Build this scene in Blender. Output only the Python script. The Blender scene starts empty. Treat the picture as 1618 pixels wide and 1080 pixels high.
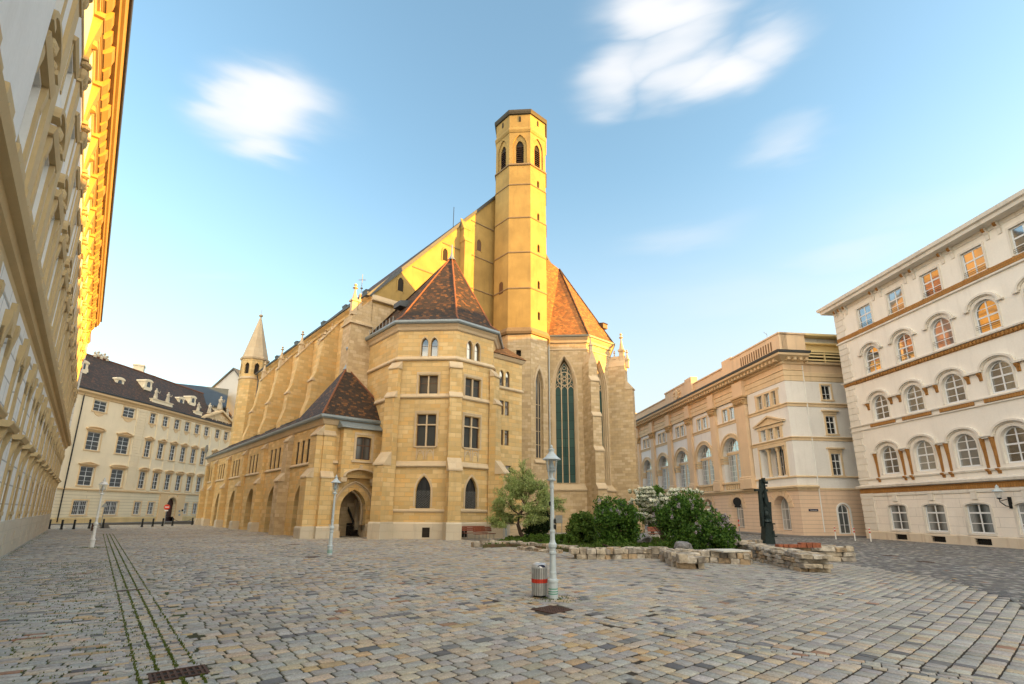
import bpy, math, random
import numpy as np
from mathutils import Vector, Matrix
from math import sin, cos, pi, radians, hypot, atan2, sqrt
random.seed(7); RNG = np.random.default_rng(7)
S = bpy.context.scene
# ---------------------------------------------------------------- camera
CH = 2.0; PT = radians(13.56); RO = radians(0.40)
cd = bpy.data.cameras.new('camera'); cam = bpy.data.objects.new('camera', cd); S.collection.objects.link(cam)
cd.sensor_width = 36; cd.lens = 780 / 1618 * 36; cd.shift_y = 80 / 1618; cd.clip_start = .1; cd.clip_end = 3000
_R = Vector((cos(RO), -sin(RO) * sin(PT), sin(RO) * cos(PT))); _U = Vector((-sin(RO), -cos(RO) * sin(PT), cos(RO) * cos(PT))); _F = Vector((0, cos(PT), sin(PT)))
cam.matrix_world = Matrix(((_R.x, _U.x, -_F.x, 0), (_R.y, _U.y, -_F.y, 0), (_R.z, _U.z, -_F.z, CH), (0, 0, 0, 1)))
S.camera = cam
S.render.resolution_x = 1024; S.render.resolution_y = 684
S.render.engine = 'CYCLES'; S.cycles.max_bounces = 6; S.cycles.transparent_max_bounces = 12
# ---------------------------------------------------------------- light
SUN_AZ, SUN_EL = 103.0, 7.0
W = bpy.data.worlds.new('World'); S.world = W; W.use_nodes = True
nt = W.node_tree; nt.nodes.clear()
def wn(t, **k):
    n = nt.nodes.new(t)
    for a, v in k.items(): setattr(n, a, v)
    return n
sky = wn('ShaderNodeTexSky', sky_type='NISHITA', sun_disc=False, sun_elevation=radians(SUN_EL), sun_rotation=radians(SUN_AZ), altitude=200, air_density=1.0, dust_density=1.1, ozone_density=1.6)
bg = wn('ShaderNodeBackground'); out = wn('ShaderNodeOutputWorld'); bg.inputs[1].default_value = 0.115
tc = wn('ShaderNodeTexCoord')
def wmath(op, a, b=None, c=None):
    n = wn('ShaderNodeMath', operation=op)
    for i, v in enumerate((a, b, c)):
        if v is None: continue
        if isinstance(v, (int, float)): n.inputs[i].default_value = v
        else: nt.links.new(v, n.inputs[i])
    return n.outputs[0]
def wdot(v):
    n = wn('ShaderNodeVectorMath', operation='DOT_PRODUCT'); n.inputs[1].default_value = v
    nt.links.new(WARP, n.inputs[0]); return n.outputs['Value']
# wind streaked clouds: noise stretched along the wind, gathered round a few directions of the sky
mp = wn('ShaderNodeMapping'); nt.links.new(tc.outputs['Generated'], mp.inputs[0]); mp.inputs['Rotation'].default_value = (0.0, radians(-14), radians(8)); mp.inputs['Scale'].default_value = (2.2, 3.0, 9.0)
nz = wn('ShaderNodeTexNoise'); nt.links.new(mp.outputs[0], nz.inputs[0]); nz.inputs['Scale'].default_value = 1.6; nz.inputs['Detail'].default_value = 3.0; nz.inputs['Roughness'].default_value = .45
def skydir(u, v):
    xr = (u - 809) / 780; zr = -(v - 620) / 780
    d = _R * xr + _U * zr + _F; return d.normalized()
def wvec(sc, rot, ns, amp, base):
    a = wn('ShaderNodeMapping'); nt.links.new(tc.outputs['Generated'], a.inputs[0]); a.inputs['Rotation'].default_value = rot; a.inputs['Scale'].default_value = sc
    b = wn('ShaderNodeTexNoise'); nt.links.new(a.outputs[0], b.inputs[0]); b.inputs['Scale'].default_value = ns; b.inputs['Detail'].default_value = 4.0; b.inputs['Roughness'].default_value = .5
    c = wn('ShaderNodeVectorMath', operation='SUBTRACT'); nt.links.new(b.outputs['Color'], c.inputs[0]); c.inputs[1].default_value = (.5, .5, .5)
    d = wn('ShaderNodeVectorMath', operation='SCALE'); nt.links.new(c.outputs[0], d.inputs[0]); d.inputs['Scale'].default_value = amp
    e = wn('ShaderNodeVectorMath', operation='ADD'); nt.links.new(base, e.inputs[0]); nt.links.new(d.outputs[0], e.inputs[1]); return e.outputs[0]
WARP = wvec((1.3, 2, 5.5), (0, radians(12), 0), 2.0, .15, tc.outputs['Generated']); WARP = wvec((1.2, 2, 9), (0, radians(12), 0), 5.0, .045, WARP)
cl = None
for (u, v, su, sv, tilt, amp) in ((440, 175, 112, 60, 0, 1.25), (390, 160, 90, 36, 0, .95), (420, 225, 80, 34, 0, .9), (1045, 15, 110, 34, 0, 1.0), (985, 105, 84, 50, 40, 1.05), (1045, 75, 100, 46, 30, 1.0), (1085, 110, 80, 44, 25, .95), (1130, 122, 88, 44, 18, 1.05), (1205, 80, 78, 42, 10, .85), (1255, 236, 80, 34, 12, .42), (1070, 385, 130, 30, 12, .36), (300, 425, 120, 20, 0, .26), (1330, 400, 150, 40, 12, .36), (1120, 480, 320, 60, 4, .30), (1450, 330, 200, 60, 20, .28)):
    d = skydir(u, v); e1 = (skydir(u + 4, v) - skydir(u - 4, v)); e2 = (skydir(u, v - 4) - skydir(u, v + 4))
    k = e1.length / 8; e1.normalize(); e2 = (e2 - e1 * e2.dot(e1)).normalized(); t = radians(tilt)
    a1 = e1 * cos(t) + e2 * sin(t); a2 = e2 * cos(t) - e1 * sin(t)
    x = wmath('DIVIDE', wdot(a1), su * k); x = wmath('SUBTRACT', x, d.dot(a1) / (su * k))
    y = wmath('DIVIDE', wdot(a2), sv * k); y = wmath('SUBTRACT', y, d.dot(a2) / (sv * k))
    q = wmath('ADD', wmath('MULTIPLY', x, x), wmath('MULTIPLY', y, y))
    f = wmath('POWER', 2.718, wmath('MULTIPLY', q, -1.0)); f = wmath('MULTIPLY', f, wmath('GREATER_THAN', wdot(d), 0.2)); f = wmath('MULTIPLY', f, amp)
    cl = f if cl is None else wmath('MAXIMUM', cl, f)
cl = wmath('MULTIPLY', cl, wmath('ADD', wmath('MULTIPLY', nz.outputs['Fac'], 1.5), .3))
cr = wn('ShaderNodeMapRange', interpolation_type='SMOOTHSTEP'); nt.links.new(cl, cr.inputs[0]); cr.inputs[1].default_value = .10; cr.inputs[2].default_value = 1.15; cr.inputs[4].default_value = .93
mx = wn('ShaderNodeMix', data_type='RGBA'); nt.links.new(cr.outputs[0], mx.inputs[0])
SKYGAIN = wn('ShaderNodeMix', data_type='RGBA', blend_type='MULTIPLY'); SKYGAIN.inputs[0].default_value = 1; nt.links.new(sky.outputs[0], SKYGAIN.inputs[6]); SKYGAIN.inputs[7].default_value = (1.0, 1.04, .94, 1)
sz = wn('ShaderNodeSeparateXYZ'); nt.links.new(tc.outputs['Generated'], sz.inputs[0])
hz = wn('ShaderNodeMapRange', interpolation_type='SMOOTHSTEP'); nt.links.new(sz.outputs[2], hz.inputs[0]); hz.inputs[1].default_value = .62; hz.inputs[2].default_value = .05; hz.inputs[4].default_value = 1.0
rx = wn('ShaderNodeMapRange', interpolation_type='SMOOTHSTEP'); nt.links.new(sz.outputs[0], rx.inputs[0]); rx.inputs[1].default_value = -.35; rx.inputs[2].default_value = .45; rx.inputs[3].default_value = .5; rx.inputs[4].default_value = 1
hm = wn('ShaderNodeMix', data_type='RGBA'); nt.links.new(wmath('MULTIPLY', hz.outputs[0], rx.outputs[0]), hm.inputs[0]); nt.links.new(SKYGAIN.outputs[2], hm.inputs[6]); hm.inputs[7].default_value = (1.32, 1.38, 1.42, 1)
nt.links.new(hm.outputs[2], mx.inputs[6]); mx.inputs[7].default_value = (1.62, 1.62, 1.64, 1)
# bright warm cloud banks added out of view behind the camera as fill light
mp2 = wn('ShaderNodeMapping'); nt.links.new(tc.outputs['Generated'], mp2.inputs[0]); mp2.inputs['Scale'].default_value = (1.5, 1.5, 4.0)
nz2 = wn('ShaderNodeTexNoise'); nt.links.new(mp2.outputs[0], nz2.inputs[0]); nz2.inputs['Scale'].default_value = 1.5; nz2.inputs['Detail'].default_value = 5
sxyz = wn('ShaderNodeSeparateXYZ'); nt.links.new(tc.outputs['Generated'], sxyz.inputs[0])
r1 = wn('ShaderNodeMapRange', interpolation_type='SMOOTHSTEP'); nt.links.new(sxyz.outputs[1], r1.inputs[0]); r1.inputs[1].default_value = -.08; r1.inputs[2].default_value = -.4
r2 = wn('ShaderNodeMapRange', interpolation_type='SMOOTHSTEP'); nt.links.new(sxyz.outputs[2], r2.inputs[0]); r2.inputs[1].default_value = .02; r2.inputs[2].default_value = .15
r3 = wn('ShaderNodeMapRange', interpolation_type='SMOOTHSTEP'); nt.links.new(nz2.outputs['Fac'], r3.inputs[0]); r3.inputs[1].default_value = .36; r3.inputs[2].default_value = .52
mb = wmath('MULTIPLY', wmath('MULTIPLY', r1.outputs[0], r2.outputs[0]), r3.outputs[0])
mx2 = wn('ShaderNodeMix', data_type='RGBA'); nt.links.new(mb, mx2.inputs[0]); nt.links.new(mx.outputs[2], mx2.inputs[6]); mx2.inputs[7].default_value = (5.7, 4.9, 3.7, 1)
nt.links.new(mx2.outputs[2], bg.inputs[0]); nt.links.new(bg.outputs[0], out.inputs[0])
sd = bpy.data.lights.new('sun', 'SUN'); sd.energy = 3.5; sd.angle = radians(.6); sd.color = (1.0, .48, .06)
sun = bpy.data.objects.new('sun', sd); S.collection.objects.link(sun)
sdir = Vector((sin(radians(SUN_AZ)) * cos(radians(SUN_EL)), cos(radians(SUN_AZ)) * cos(radians(SUN_EL)), sin(radians(SUN_EL))))
sun.rotation_euler = sdir.to_track_quat('Z', 'Y').to_euler(); sun.location = (60, -10, 40)
S.view_settings.view_transform = 'Standard'; S.view_settings.look = 'None'; S.view_settings.exposure = 2.5; S.view_settings.gamma = 1
# ---------------------------------------------------------------- helpers
class Fr:
    """wall frame: u runs right as seen from outside, n outward, z up"""
    def __init__(s, o, az):
        s.o = np.array([o[0], o[1]], float); s.az = az; a = radians(az)
        s.eu = np.array([sin(a), cos(a)]); s.en = np.array([cos(a), -sin(a)])
    def p(s, u, n, z):
        q = s.o + s.eu * u + s.en * n; return (q[0], q[1], z)
    def xy(s, u, n=0): q = s.o + s.eu * u + s.en * n; return (q[0], q[1])
    def at(s, u, n=0, daz=0): return Fr(s.xy(u, n), s.az + daz)
    def rot(s): return atan2(s.eu[1], s.eu[0])
LF = Fr((0, 0), 90)
WL = {}
def wloc(o): return WL.get(o.name, (0, 0, 0)) if o else (0, 0, 0)
def arch_pts(ua, ub, zs, rise, kind, N=10):
    c = (ua + ub) / 2; w = (ub - ua) / 2; P = []
    if kind == 'point':
        R = (w * w + rise * rise) / (2 * w); a1 = atan2(rise, R - w)
        for i in range(N // 2 + 1):
            t = a1 * i / (N // 2); P.append((ua + R - R * cos(t), zs + R * sin(t)))
        P += [(2 * c - x, z) for x, z in P[-2::-1]]
    else:
        for i in range(N + 1):
            t = pi * i / N; P.append((c - w * cos(t), zs + rise * sin(t)))
    P[0] = (ua, zs); P[-1] = (ub, zs); return P
SPLIT = {'cornice', 'string_course', 'window_dressing', 'corner_quoin', 'choir_moulding', 'annex_string_course', 'tower_string_course', 'gable_string_course', 'ground_floor_wall', 'plinth', 'annex_plinth', 'window_surround', 'belt_cornice', 'main_cornice', 'cross_bars', 'terracotta_frieze', 'stair_wing_trim', 'wall_plaque', 'ridge_tiles', 'arched_bay_trim', 'red_ring', 'aedicule', 'lower_window_frame', 'portal', 'attic_parapet', 'roof_storey', 'roof_railing', 'window_arch', 'pinnacle', 'modillions'}
class MB:
    def __init__(s): s.V = []; s.F = []; s.M = []; s.m = 0; s.G = []
    def face(s, pts):
        i = len(s.V); s.G.append((i, len(s.F))); s.V += [tuple(map(float, p)) for p in pts]; s.F.append(tuple(range(i, i + len(pts)))); s.M.append(s.m)
    def mesh(s, P, F):
        i = len(s.V); s.G.append((i, len(s.F))); s.V += [tuple(map(float, p)) for p in P]
        for f in F: s.F.append(tuple(i + k for k in f)); s.M.append(s.m)
    def box(s, fr, u0, u1, n0, n1, z0, z1, tu=0, tn=0):
        "tu,tn shrink the top"
        P = [fr.p(u0, n0, z0), fr.p(u1, n0, z0), fr.p(u1, n1, z0), fr.p(u0, n1, z0), fr.p(u0 + tu, n0, z1), fr.p(u1 - tu, n0, z1), fr.p(u1 - tu, n1 - tn, z1), fr.p(u0 + tu, n1 - tn, z1)]
        s.mesh(P, [(0, 1, 2, 3), (4, 7, 6, 5), (0, 4, 5, 1), (1, 5, 6, 2), (2, 6, 7, 3), (3, 7, 4, 0)])
    def ext(s, fr, pts, n0, n1):
        "polygon (u,z) extruded from n0 to n1"
        k = len(pts); P = [fr.p(u, n0, z) for u, z in pts] + [fr.p(u, n1, z) for u, z in pts]
        s.mesh(P, [tuple(range(k)), tuple(range(2 * k - 1, k - 1, -1))] + [(i, i + k, (i + 1) % k + k, (i + 1) % k) for i in range(k)])
    def prof(s, fr, pts, u0, u1):
        "polygon (n,z) extruded along u"
        k = len(pts); P = [fr.p(u0, n, z) for n, z in pts] + [fr.p(u1, n, z) for n, z in pts]
        s.mesh(P, [tuple(range(k)), tuple(range(2 * k - 1, k - 1, -1))] + [(i, i + k, (i + 1) % k + k, (i + 1) % k) for i in range(k)])
    def band(s, fr, outer, inner, n0, n1):
        "ring strip between two equal length (u,z) curves, n0 back n1 front"
        k = len(outer)
        P = [fr.p(u, n1, z) for u, z in outer] + [fr.p(u, n1, z) for u, z in inner] + [fr.p(u, n0, z) for u, z in outer] + [fr.p(u, n0, z) for u, z in inner]
        F = []
        for i in range(k - 1):
            F += [(i, i + 1, k + i + 1, k + i), (2 * k + i, 2 * k + i + 1, i + 1, i), (k + i, k + i + 1, 3 * k + i + 1, 3 * k + i)]
        F += [(0, k, 3 * k, 2 * k), (k - 1, 3 * k - 1, 4 * k - 1, 2 * k - 1)]
        s.mesh(P, F)
    def wall(s, fr, u0, u1, z0, z1, ops=(), n=0, depth=.3):
        us = sorted({u0, u1} | {min(max(o[i], u0), u1) for o in ops for i in (0, 1)}); zs = sorted({z0, z1} | {min(max(o[i], z0), z1) for o in ops for i in (2, 3)})
        for a, b in zip(us, us[1:]):
            run = None
            for c, d in zip(zs, zs[1:]):
                mu, mz = (a + b) / 2, (c + d) / 2
                hole = any(o[0] < mu < o[1] and o[2] < mz < o[3] for o in ops)
                if hole:
                    if run is not None: s.face([fr.p(a, n, run), fr.p(b, n, run), fr.p(b, n, c), fr.p(a, n, c)]); run = None
                elif run is None: run = c
            if run is not None: s.face([fr.p(a, n, run), fr.p(b, n, run), fr.p(b, n, z1), fr.p(a, n, z1)])
        for o in ops:
            ua, ub, za, zb = o[:4]; kind = o[4] if len(o) > 4 else None; rise = o[5] if len(o) > 5 else 0
            dp = o[6] if len(o) > 6 else depth; m = n - dp
            zs_ = zb - rise
            for (x, y) in ((ua, -1), (ub, 1)):
                q = [fr.p(x, n, za), fr.p(x, m, za), fr.p(x, m, zs_), fr.p(x, n, zs_)]
                s.face(q if y > 0 else q[::-1])
            s.face([fr.p(ua, n, za), fr.p(ub, n, za), fr.p(ub, m, za), fr.p(ua, m, za)])
            if kind:
                A = arch_pts(ua, ub, zs_, rise, kind)
                for i in range(len(A) - 1):
                    (x1, y1), (x2, y2) = A[i], A[i + 1]
                    s.face([fr.p(x1, n, y1), fr.p(x2, n, y2), fr.p(x2, n, zb), fr.p(x1, n, zb)])
                    s.face([fr.p(x1, n, y1), fr.p(x1, m, y1), fr.p(x2, m, y2), fr.p(x2, n, y2)])
            else: s.face([fr.p(ua, n, zb), fr.p(ua, m, zb), fr.p(ub, m, zb), fr.p(ub, n, zb)])
    def mold(s, pts, prof, closed=False, caps=True):
        "sweep a profile [(out,z)] along an xy path whose outward side is on its right"
        n = len(pts); P = [np.array(p, float) for p in pts]; rows = []
        for i in range(n):
            d = []
            if i > 0 or closed: v = P[i] - P[i - 1]; d.append(v / np.linalg.norm(v))
            if i < n - 1 or closed: v = P[(i + 1) % n] - P[i]; d.append(v / np.linalg.norm(v))
            ns = [np.array([v[1], -v[0]]) for v in d]
            if len(ns) == 2: m = ns[0] + ns[1]; m = m / max(1e-6, (m @ m) / 2) if m @ m > 1e-6 else ns[0]
            else: m = ns[0]
            rows.append([(P[i][0] + m[0] * o, P[i][1] + m[1] * o, z) for o, z in prof])
        k = len(prof); V = [p for r in rows for p in r]; F = []
        for i in range(n if closed else n - 1):
            j = (i + 1) % n
            for a in range(k - 1): F.append((i * k + a, j * k + a, j * k + a + 1, i * k + a + 1))
        if not closed and caps: F += [tuple(range(k)), tuple((n - 1) * k + a for a in range(k - 1, -1, -1))]
        s.mesh(V, F)
    def lathe(s, c, prof, seg=16, a0=0.0):
        k = len(prof); V = []; F = []
        for i in range(seg):
            t = 2 * pi * i / seg + a0
            V += [(c[0] + r * cos(t), c[1] + r * sin(t), c[2] + z) for r, z in prof]
        for i in range(seg):
            j = (i + 1) % seg
            for a in range(k - 1): F.append((i * k + a, j * k + a, j * k + a + 1, i * k + a + 1))
        F.append(tuple(i * k for i in range(seg - 1, -1, -1))); F.append(tuple(i * k + k - 1 for i in range(seg)))
        s.mesh(V, F)
    def tube(s, pts, rad, seg=6):
        P = [Vector(p) for p in pts]; R = rad if isinstance(rad, (list, tuple)) else [rad] * len(P); V = []; F = []
        for i, p in enumerate(P):
            d = (P[min(i + 1, len(P) - 1)] - P[max(i - 1, 0)]).normalized(); a = d.orthogonal().normalized() if abs(d.z) > .99 else d.cross(Vector((0, 0, 1))).normalized(); b = d.cross(a)
            for k in range(seg): t = 2 * pi * k / seg; V.append(tuple(p + (a * cos(t) + b * sin(t)) * R[i]))
        for i in range(len(P) - 1):
            for k in range(seg): F.append((i * seg + k, i * seg + (k + 1) % seg, (i + 1) * seg + (k + 1) % seg, (i + 1) * seg + k))
        F.append(tuple(range(seg - 1, -1, -1))); F.append(tuple((len(P) - 1) * seg + k for k in range(seg)))
        s.mesh(V, F)
    def data(s, name, mats, org=(0, 0, 0), smooth=False):
        me = bpy.data.meshes.new(name)
        V = np.array(s.V, float) - np.array(org, float)
        me.from_pydata(V.tolist(), [], s.F)
        for m in (mats if isinstance(mats, (list, tuple)) else [mats]): me.materials.append(m)
        me.polygons.foreach_set('material_index', s.M)
        if smooth: me.polygons.foreach_set('use_smooth', [True] * len(s.F))
        me.update()
        nl = len(me.loops); N = np.zeros(len(s.F) * 3); me.polygons.foreach_get('normal', N); N = N.reshape(-1, 3)
        tot = np.zeros(len(s.F), int); me.polygons.foreach_get('loop_total', tot); vi = np.zeros(nl, int); me.loops.foreach_get('vertex_index', vi)
        FN = np.repeat(N, tot, axis=0); C = V[vi] + np.array(org, float)
        h = np.hypot(FN[:, 0], FN[:, 1]); flat = np.abs(FN[:, 2]) > .9; h[h < 1e-6] = 1
        tx, ty = -FN[:, 1] / h, FN[:, 0] / h
        uu = np.where(flat, C[:, 0], C[:, 0] * tx + C[:, 1] * ty); sl = np.sqrt(np.maximum(1e-4, 1 - FN[:, 2] ** 2)); vv = np.where(flat, C[:, 1], C[:, 2] / np.where(flat, 1, sl))
        uv = me.uv_layers.new(name='UVMap'); uv.data.foreach_set('uv', np.stack([uu, vv], 1).ravel())
        return me
    def clusters(s, gap=.3):
        "groups of primitives that stand apart from each other"
        G = s.G + [(len(s.V), len(s.F))]; V = np.array(s.V); n = len(s.G)
        lo = np.array([V[G[i][0]:G[i + 1][0]].min(0) for i in range(n)]) - gap / 2; hi = np.array([V[G[i][0]:G[i + 1][0]].max(0) for i in range(n)]) + gap / 2
        lab = np.full(n, -1); k = 0
        for i in range(n):
            if lab[i] >= 0: continue
            lab[i] = k; st_ = [i]
            while st_:
                j = st_.pop(); t = np.nonzero((lab < 0) & (lo <= hi[j]).all(1) & (hi >= lo[j]).all(1))[0]; lab[t] = k; st_ += t.tolist()
            k += 1
        out_ = []
        for c in range(k):
            m = MB()
            for i in np.nonzero(lab == c)[0]:
                v0, f0 = G[i]; v1, f1 = G[i + 1]; d = len(m.V) - v0; m.G.append((len(m.V), len(m.F))); m.V += s.V[v0:v1]; m.F += [tuple(x + d for x in f) for f in s.F[f0:f1]]; m.M += s.M[f0:f1]
            out_.append(m)
        return out_
    def build(s, name, mats, parent=None, org=None, smooth=False, kind=None):
        if name in SPLIT and parent is not None:
            c = s.clusters()
            if len(c) > 1: return [m.build1(name, mats, parent, org, smooth, kind) for m in c][0]
        return s.build1(name, mats, parent, org, smooth, kind)
    def build1(s, name, mats, parent=None, org=None, smooth=False, kind=None):
        w = wloc(parent); o0 = w if parent is not None or org is None else org
        ob = bpy.data.objects.new(name, s.data(name, mats, o0, smooth)); S.collection.objects.link(ob)
        if parent is not None: ob.parent = parent; WL[ob.name] = w
        else: ob.location = o0; WL[ob.name] = o0
        if kind: ob['kind'] = kind
        return ob
def tag(o, label, cat, group=None):
    o['label'] = label; o['category'] = cat
    if group: o['group'] = group
    return o
def thing(name, label, cat, loc, group=None, rz=0):
    o = bpy.data.objects.new(name, None); S.collection.objects.link(o); o.empty_display_size = .3
    loc = (loc[0], loc[1], loc[2] if len(loc) > 2 else 0); o.location = loc; o.rotation_euler = (0, 0, rz); WL[o.name] = loc
    return tag(o, label, cat, group)
def dup(o, loc, rz=None, label=None, group=None, parent=None):
    c = o.copy(); S.collection.objects.link(c)
    if parent is not None: c.parent = parent
    else:
        c.location = loc; WL[c.name] = tuple(loc)
        if rz is not None: c.rotation_euler = (0, 0, rz)
        if label: c['label'] = label
        if group: c['group'] = group
    for ch in list(o.children): dup(ch, None, parent=c)
    return c
# ---------------------------------------------------------------- materials
def newmat(name):
    m = bpy.data.materials.new(name); m.use_nodes = True; t = m.node_tree; b = t.nodes['Principled BSDF']; return m, t, b
class NB:
    def __init__(s, t): s.t = t
    def n(s, ty, ins=None, **k):
        n = s.t.nodes.new(ty)
        for a, v in k.items(): setattr(n, a, v)
        for key, v in (ins or {}).items():
            if isinstance(v, bpy.types.NodeSocket): s.t.links.new(v, n.inputs[key])
            else: n.inputs[key].default_value = v
        return n
    def mix(s, f, a, b, bt='MIX'):
        n = s.n('ShaderNodeMix', data_type='RGBA', blend_type=bt)
        for i, v in ((0, f), (6, a), (7, b)):
            if isinstance(v, bpy.types.NodeSocket): s.t.links.new(v, n.inputs[i])
            else: n.inputs[i].default_value = v if i == 0 else (tuple(v) + (1,))[:4]
        return n.outputs[2]
    def rng(s, v, a, b, c=0, d=1): return s.n('ShaderNodeMapRange', {0: v, 1: a, 2: b, 3: c, 4: d}).outputs[0]
    def noise(s, vec, sc, det=3, ro=.55): return s.n('ShaderNodeTexNoise', {'Vector': vec, 'Scale': sc, 'Detail': det, 'Roughness': ro}).outputs['Fac']
    def math(s, op, a, b): return s.n('ShaderNodeMath', {0: a, 1: b}, operation=op).outputs[0]
def plaster(name, col, rough=.85, var=.12, stain=.25, bump=.15, grime=(.25, .2, .14), joints=None, jcol=.55):
    "painted plaster; joints=(width,height,mortar) draws rustication grooves"
    m, t, b = newmat(name); N = NB(t); tc_ = N.n('ShaderNodeTexCoord'); ob = tc_.outputs['Object']; ge = N.n('ShaderNodeNewGeometry').outputs['Position']
    n1 = N.noise(ge, .6, 4); n2 = N.noise(ge, 9, 4); n3 = N.noise(ge, .18, 2)
    c = N.mix(N.rng(n1, .3, .7, 0, 1), tuple(x * (1 - var) for x in col), tuple(min(1, x * (1 + var * .6)) for x in col))
    sp = N.n('ShaderNodeMapping', {0: ge, 'Scale': (1.6, 1.6, .22)}).outputs[0]; st = N.noise(sp, 1.3, 5, .65)
    c = N.mix(N.rng(st, .52, .8, 0, stain), c, grime)
    c = N.mix(N.rng(n2, .35, .75, 0, .12), c, tuple(x * .6 for x in col))
    hgt = N.math('MULTIPLY', n2, .3)
    if joints:
        br = N.n('ShaderNodeTexBrick', {'Vector': N.n('ShaderNodeUVMap').outputs[0], 'Scale': 1, 'Mortar Size': joints[2], 'Mortar Smooth': .2, 'Brick Width': joints[0], 'Row Height': joints[1], 'Bias': 0})
        c = N.mix(N.math('MULTIPLY', br.outputs['Fac'], .75), c, tuple(x * jcol for x in col)); hgt = N.math('SUBTRACT', hgt, N.math('MULTIPLY', br.outputs['Fac'], 2.0))
    t.links.new(c, b.inputs['Base Color']); b.inputs['Roughness'].default_value = rough
    bp = N.n('ShaderNodeBump', {'Strength': bump, 'Distance': .03, 'Height': hgt}); t.links.new(bp.outputs[0], b.inputs['Normal'])
    return m
def ashlar(name, c1, c2, c3, bw=.75, bh=.32, var=1.0, mortar=.012, stain=.3, grime=(.16, .12, .08), mcol=.8, big=.5):
    m, t, b = newmat(name); N = NB(t); uv = N.n('ShaderNodeUVMap').outputs[0]; ge = N.n('ShaderNodeNewGeometry').outputs['Position']
    wob = N.n('ShaderNodeTexNoise', {'Vector': ge, 'Scale': 1.1, 'Detail': 1}).outputs['Color']
    uvw = N.n('ShaderNodeVectorMath', {0: uv, 1: N.n('ShaderNodeVectorMath', {0: wob, 'Scale': .02}, operation='SCALE').outputs[0]}, operation='ADD').outputs[0]
    def brick(off):
        v = N.n('ShaderNodeMapping', {0: uvw, 'Location': off}).outputs[0]
        return N.n('ShaderNodeTexBrick', {'Vector': v, 'Color1': (0, 0, 0, 1), 'Color2': (1, 1, 1, 1), 'Mortar': (.5, .5, .5, 1), 'Scale': 1, 'Mortar Size': mortar, 'Mortar Smooth': .3, 'Brick Width': bw, 'Row Height': bh, 'Bias': 0}, offset=.5)
    br = brick((0, 0, 0)); r1 = br.outputs['Color']
    wh = N.n('ShaderNodeTexWhiteNoise', {'Vector': N.n('ShaderNodeVectorMath', {0: r1, 1: (1, 7, 3)}, operation='MULTIPLY').outputs[0]}, noise_dimensions='3D').outputs['Value']
    g1 = N.noise(ge, .35, 4, .6); g2 = N.noise(ge, 2.2, 5, .65); g3 = N.noise(ge, 22, 4, .7)
    c = N.mix(N.rng(wh, 0, 1, .5 - .5 * var, .5 + .5 * var), c1, c2)
    c = N.mix(N.math('MULTIPLY', N.rng(r1, .55, 1, 0, 1), .75 * var), c, c3)
    c = N.mix(N.rng(g1, .35, .7, 0, big), c, tuple(x * .78 for x in c2))
    c = N.mix(N.rng(g2, .4, .75, 0, .35), c, c3)
    sp = N.n('ShaderNodeMapping', {0: ge, 'Scale': (1.8, 1.8, .25)}).outputs[0]; st = N.noise(sp, 1.0, 5, .7)
    c = N.mix(N.rng(st, .54, .82, 0, stain), c, grime)
    c = N.mix(N.rng(g3, .3, .75, 0, .22), c, tuple(x * .55 for x in c1))
    c = N.mix(N.math('MULTIPLY', br.outputs['Fac'], mcol), c, tuple(x * .62 for x in c1))
    t.links.new(c, b.inputs['Base Color']); b.inputs['Roughness'].default_value = .9
    h = N.math('SUBTRACT', N.math('ADD', N.math('MULTIPLY', g3, .35), N.math('MULTIPLY', wh, .35)), N.math('MULTIPLY', br.outputs['Fac'], 1.2))
    bp = N.n('ShaderNodeBump', {'Strength': .6, 'Distance': .04, 'Height': h}); t.links.new(bp.outputs[0], b.inputs['Normal'])
    return m
def tiles(name, cols, w=.28, h=.2, dirt=.4):
    m, t, b = newmat(name); N = NB(t); uv = N.n('ShaderNodeUVMap').outputs[0]; ge = N.n('ShaderNodeNewGeometry').outputs['Position']
    br = N.n('ShaderNodeTexBrick', {'Vector': uv, 'Color1': (0, 0, 0, 1), 'Color2': (1, 1, 1, 1), 'Mortar': (0, 0, 0, 1), 'Scale': 1, 'Mortar Size': .012, 'Mortar Smooth': .5, 'Brick Width': w, 'Row Height': h})
    wh = N.n('ShaderNodeTexWhiteNoise', {'Vector': N.n('ShaderNodeVectorMath', {0: br.outputs['Color'], 1: (5, 9, 3)}, operation='MULTIPLY').outputs[0]}, noise_dimensions='3D').outputs['Value']
    rp = N.n('ShaderNodeValToRGB', {0: wh}); rp.color_ramp.interpolation = 'CONSTANT'; e = rp.color_ramp.elements
    for i, c in enumerate(cols):
        if i < 2: e[i].position = i / len(cols); e[i].color = c + (1,)
        else: e.new(i / len(cols)).color = c + (1,)
    g = N.noise(ge, .9, 4, .6); c = N.mix(N.rng(g, .35, .65, 0, dirt), rp.outputs[0], tuple(x * .5 for x in cols[0]))
    row = N.n('ShaderNodeSeparateXYZ', {0: uv}).outputs[1]; fr_ = N.math('FRACT', N.math('DIVIDE', row, h), 0.0)
    c = N.mix(N.math('MULTIPLY', br.outputs['Fac'], .8), c, tuple(x * .3 for x in cols[0]))
    t.links.new(c, b.inputs['Base Color']); b.inputs['Roughness'].default_value = .75
    hh = N.math('ADD', N.math('MULTIPLY', fr_, -1.0), N.math('ADD', N.math('MULTIPLY', wh, .5), N.math('MULTIPLY', br.outputs['Fac'], -.6)))
    bp = N.n('ShaderNodeBump', {'Strength': .6, 'Distance': .04, 'Height': hh}); t.links.new(bp.outputs[0], b.inputs['Normal'])
    return m
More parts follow.
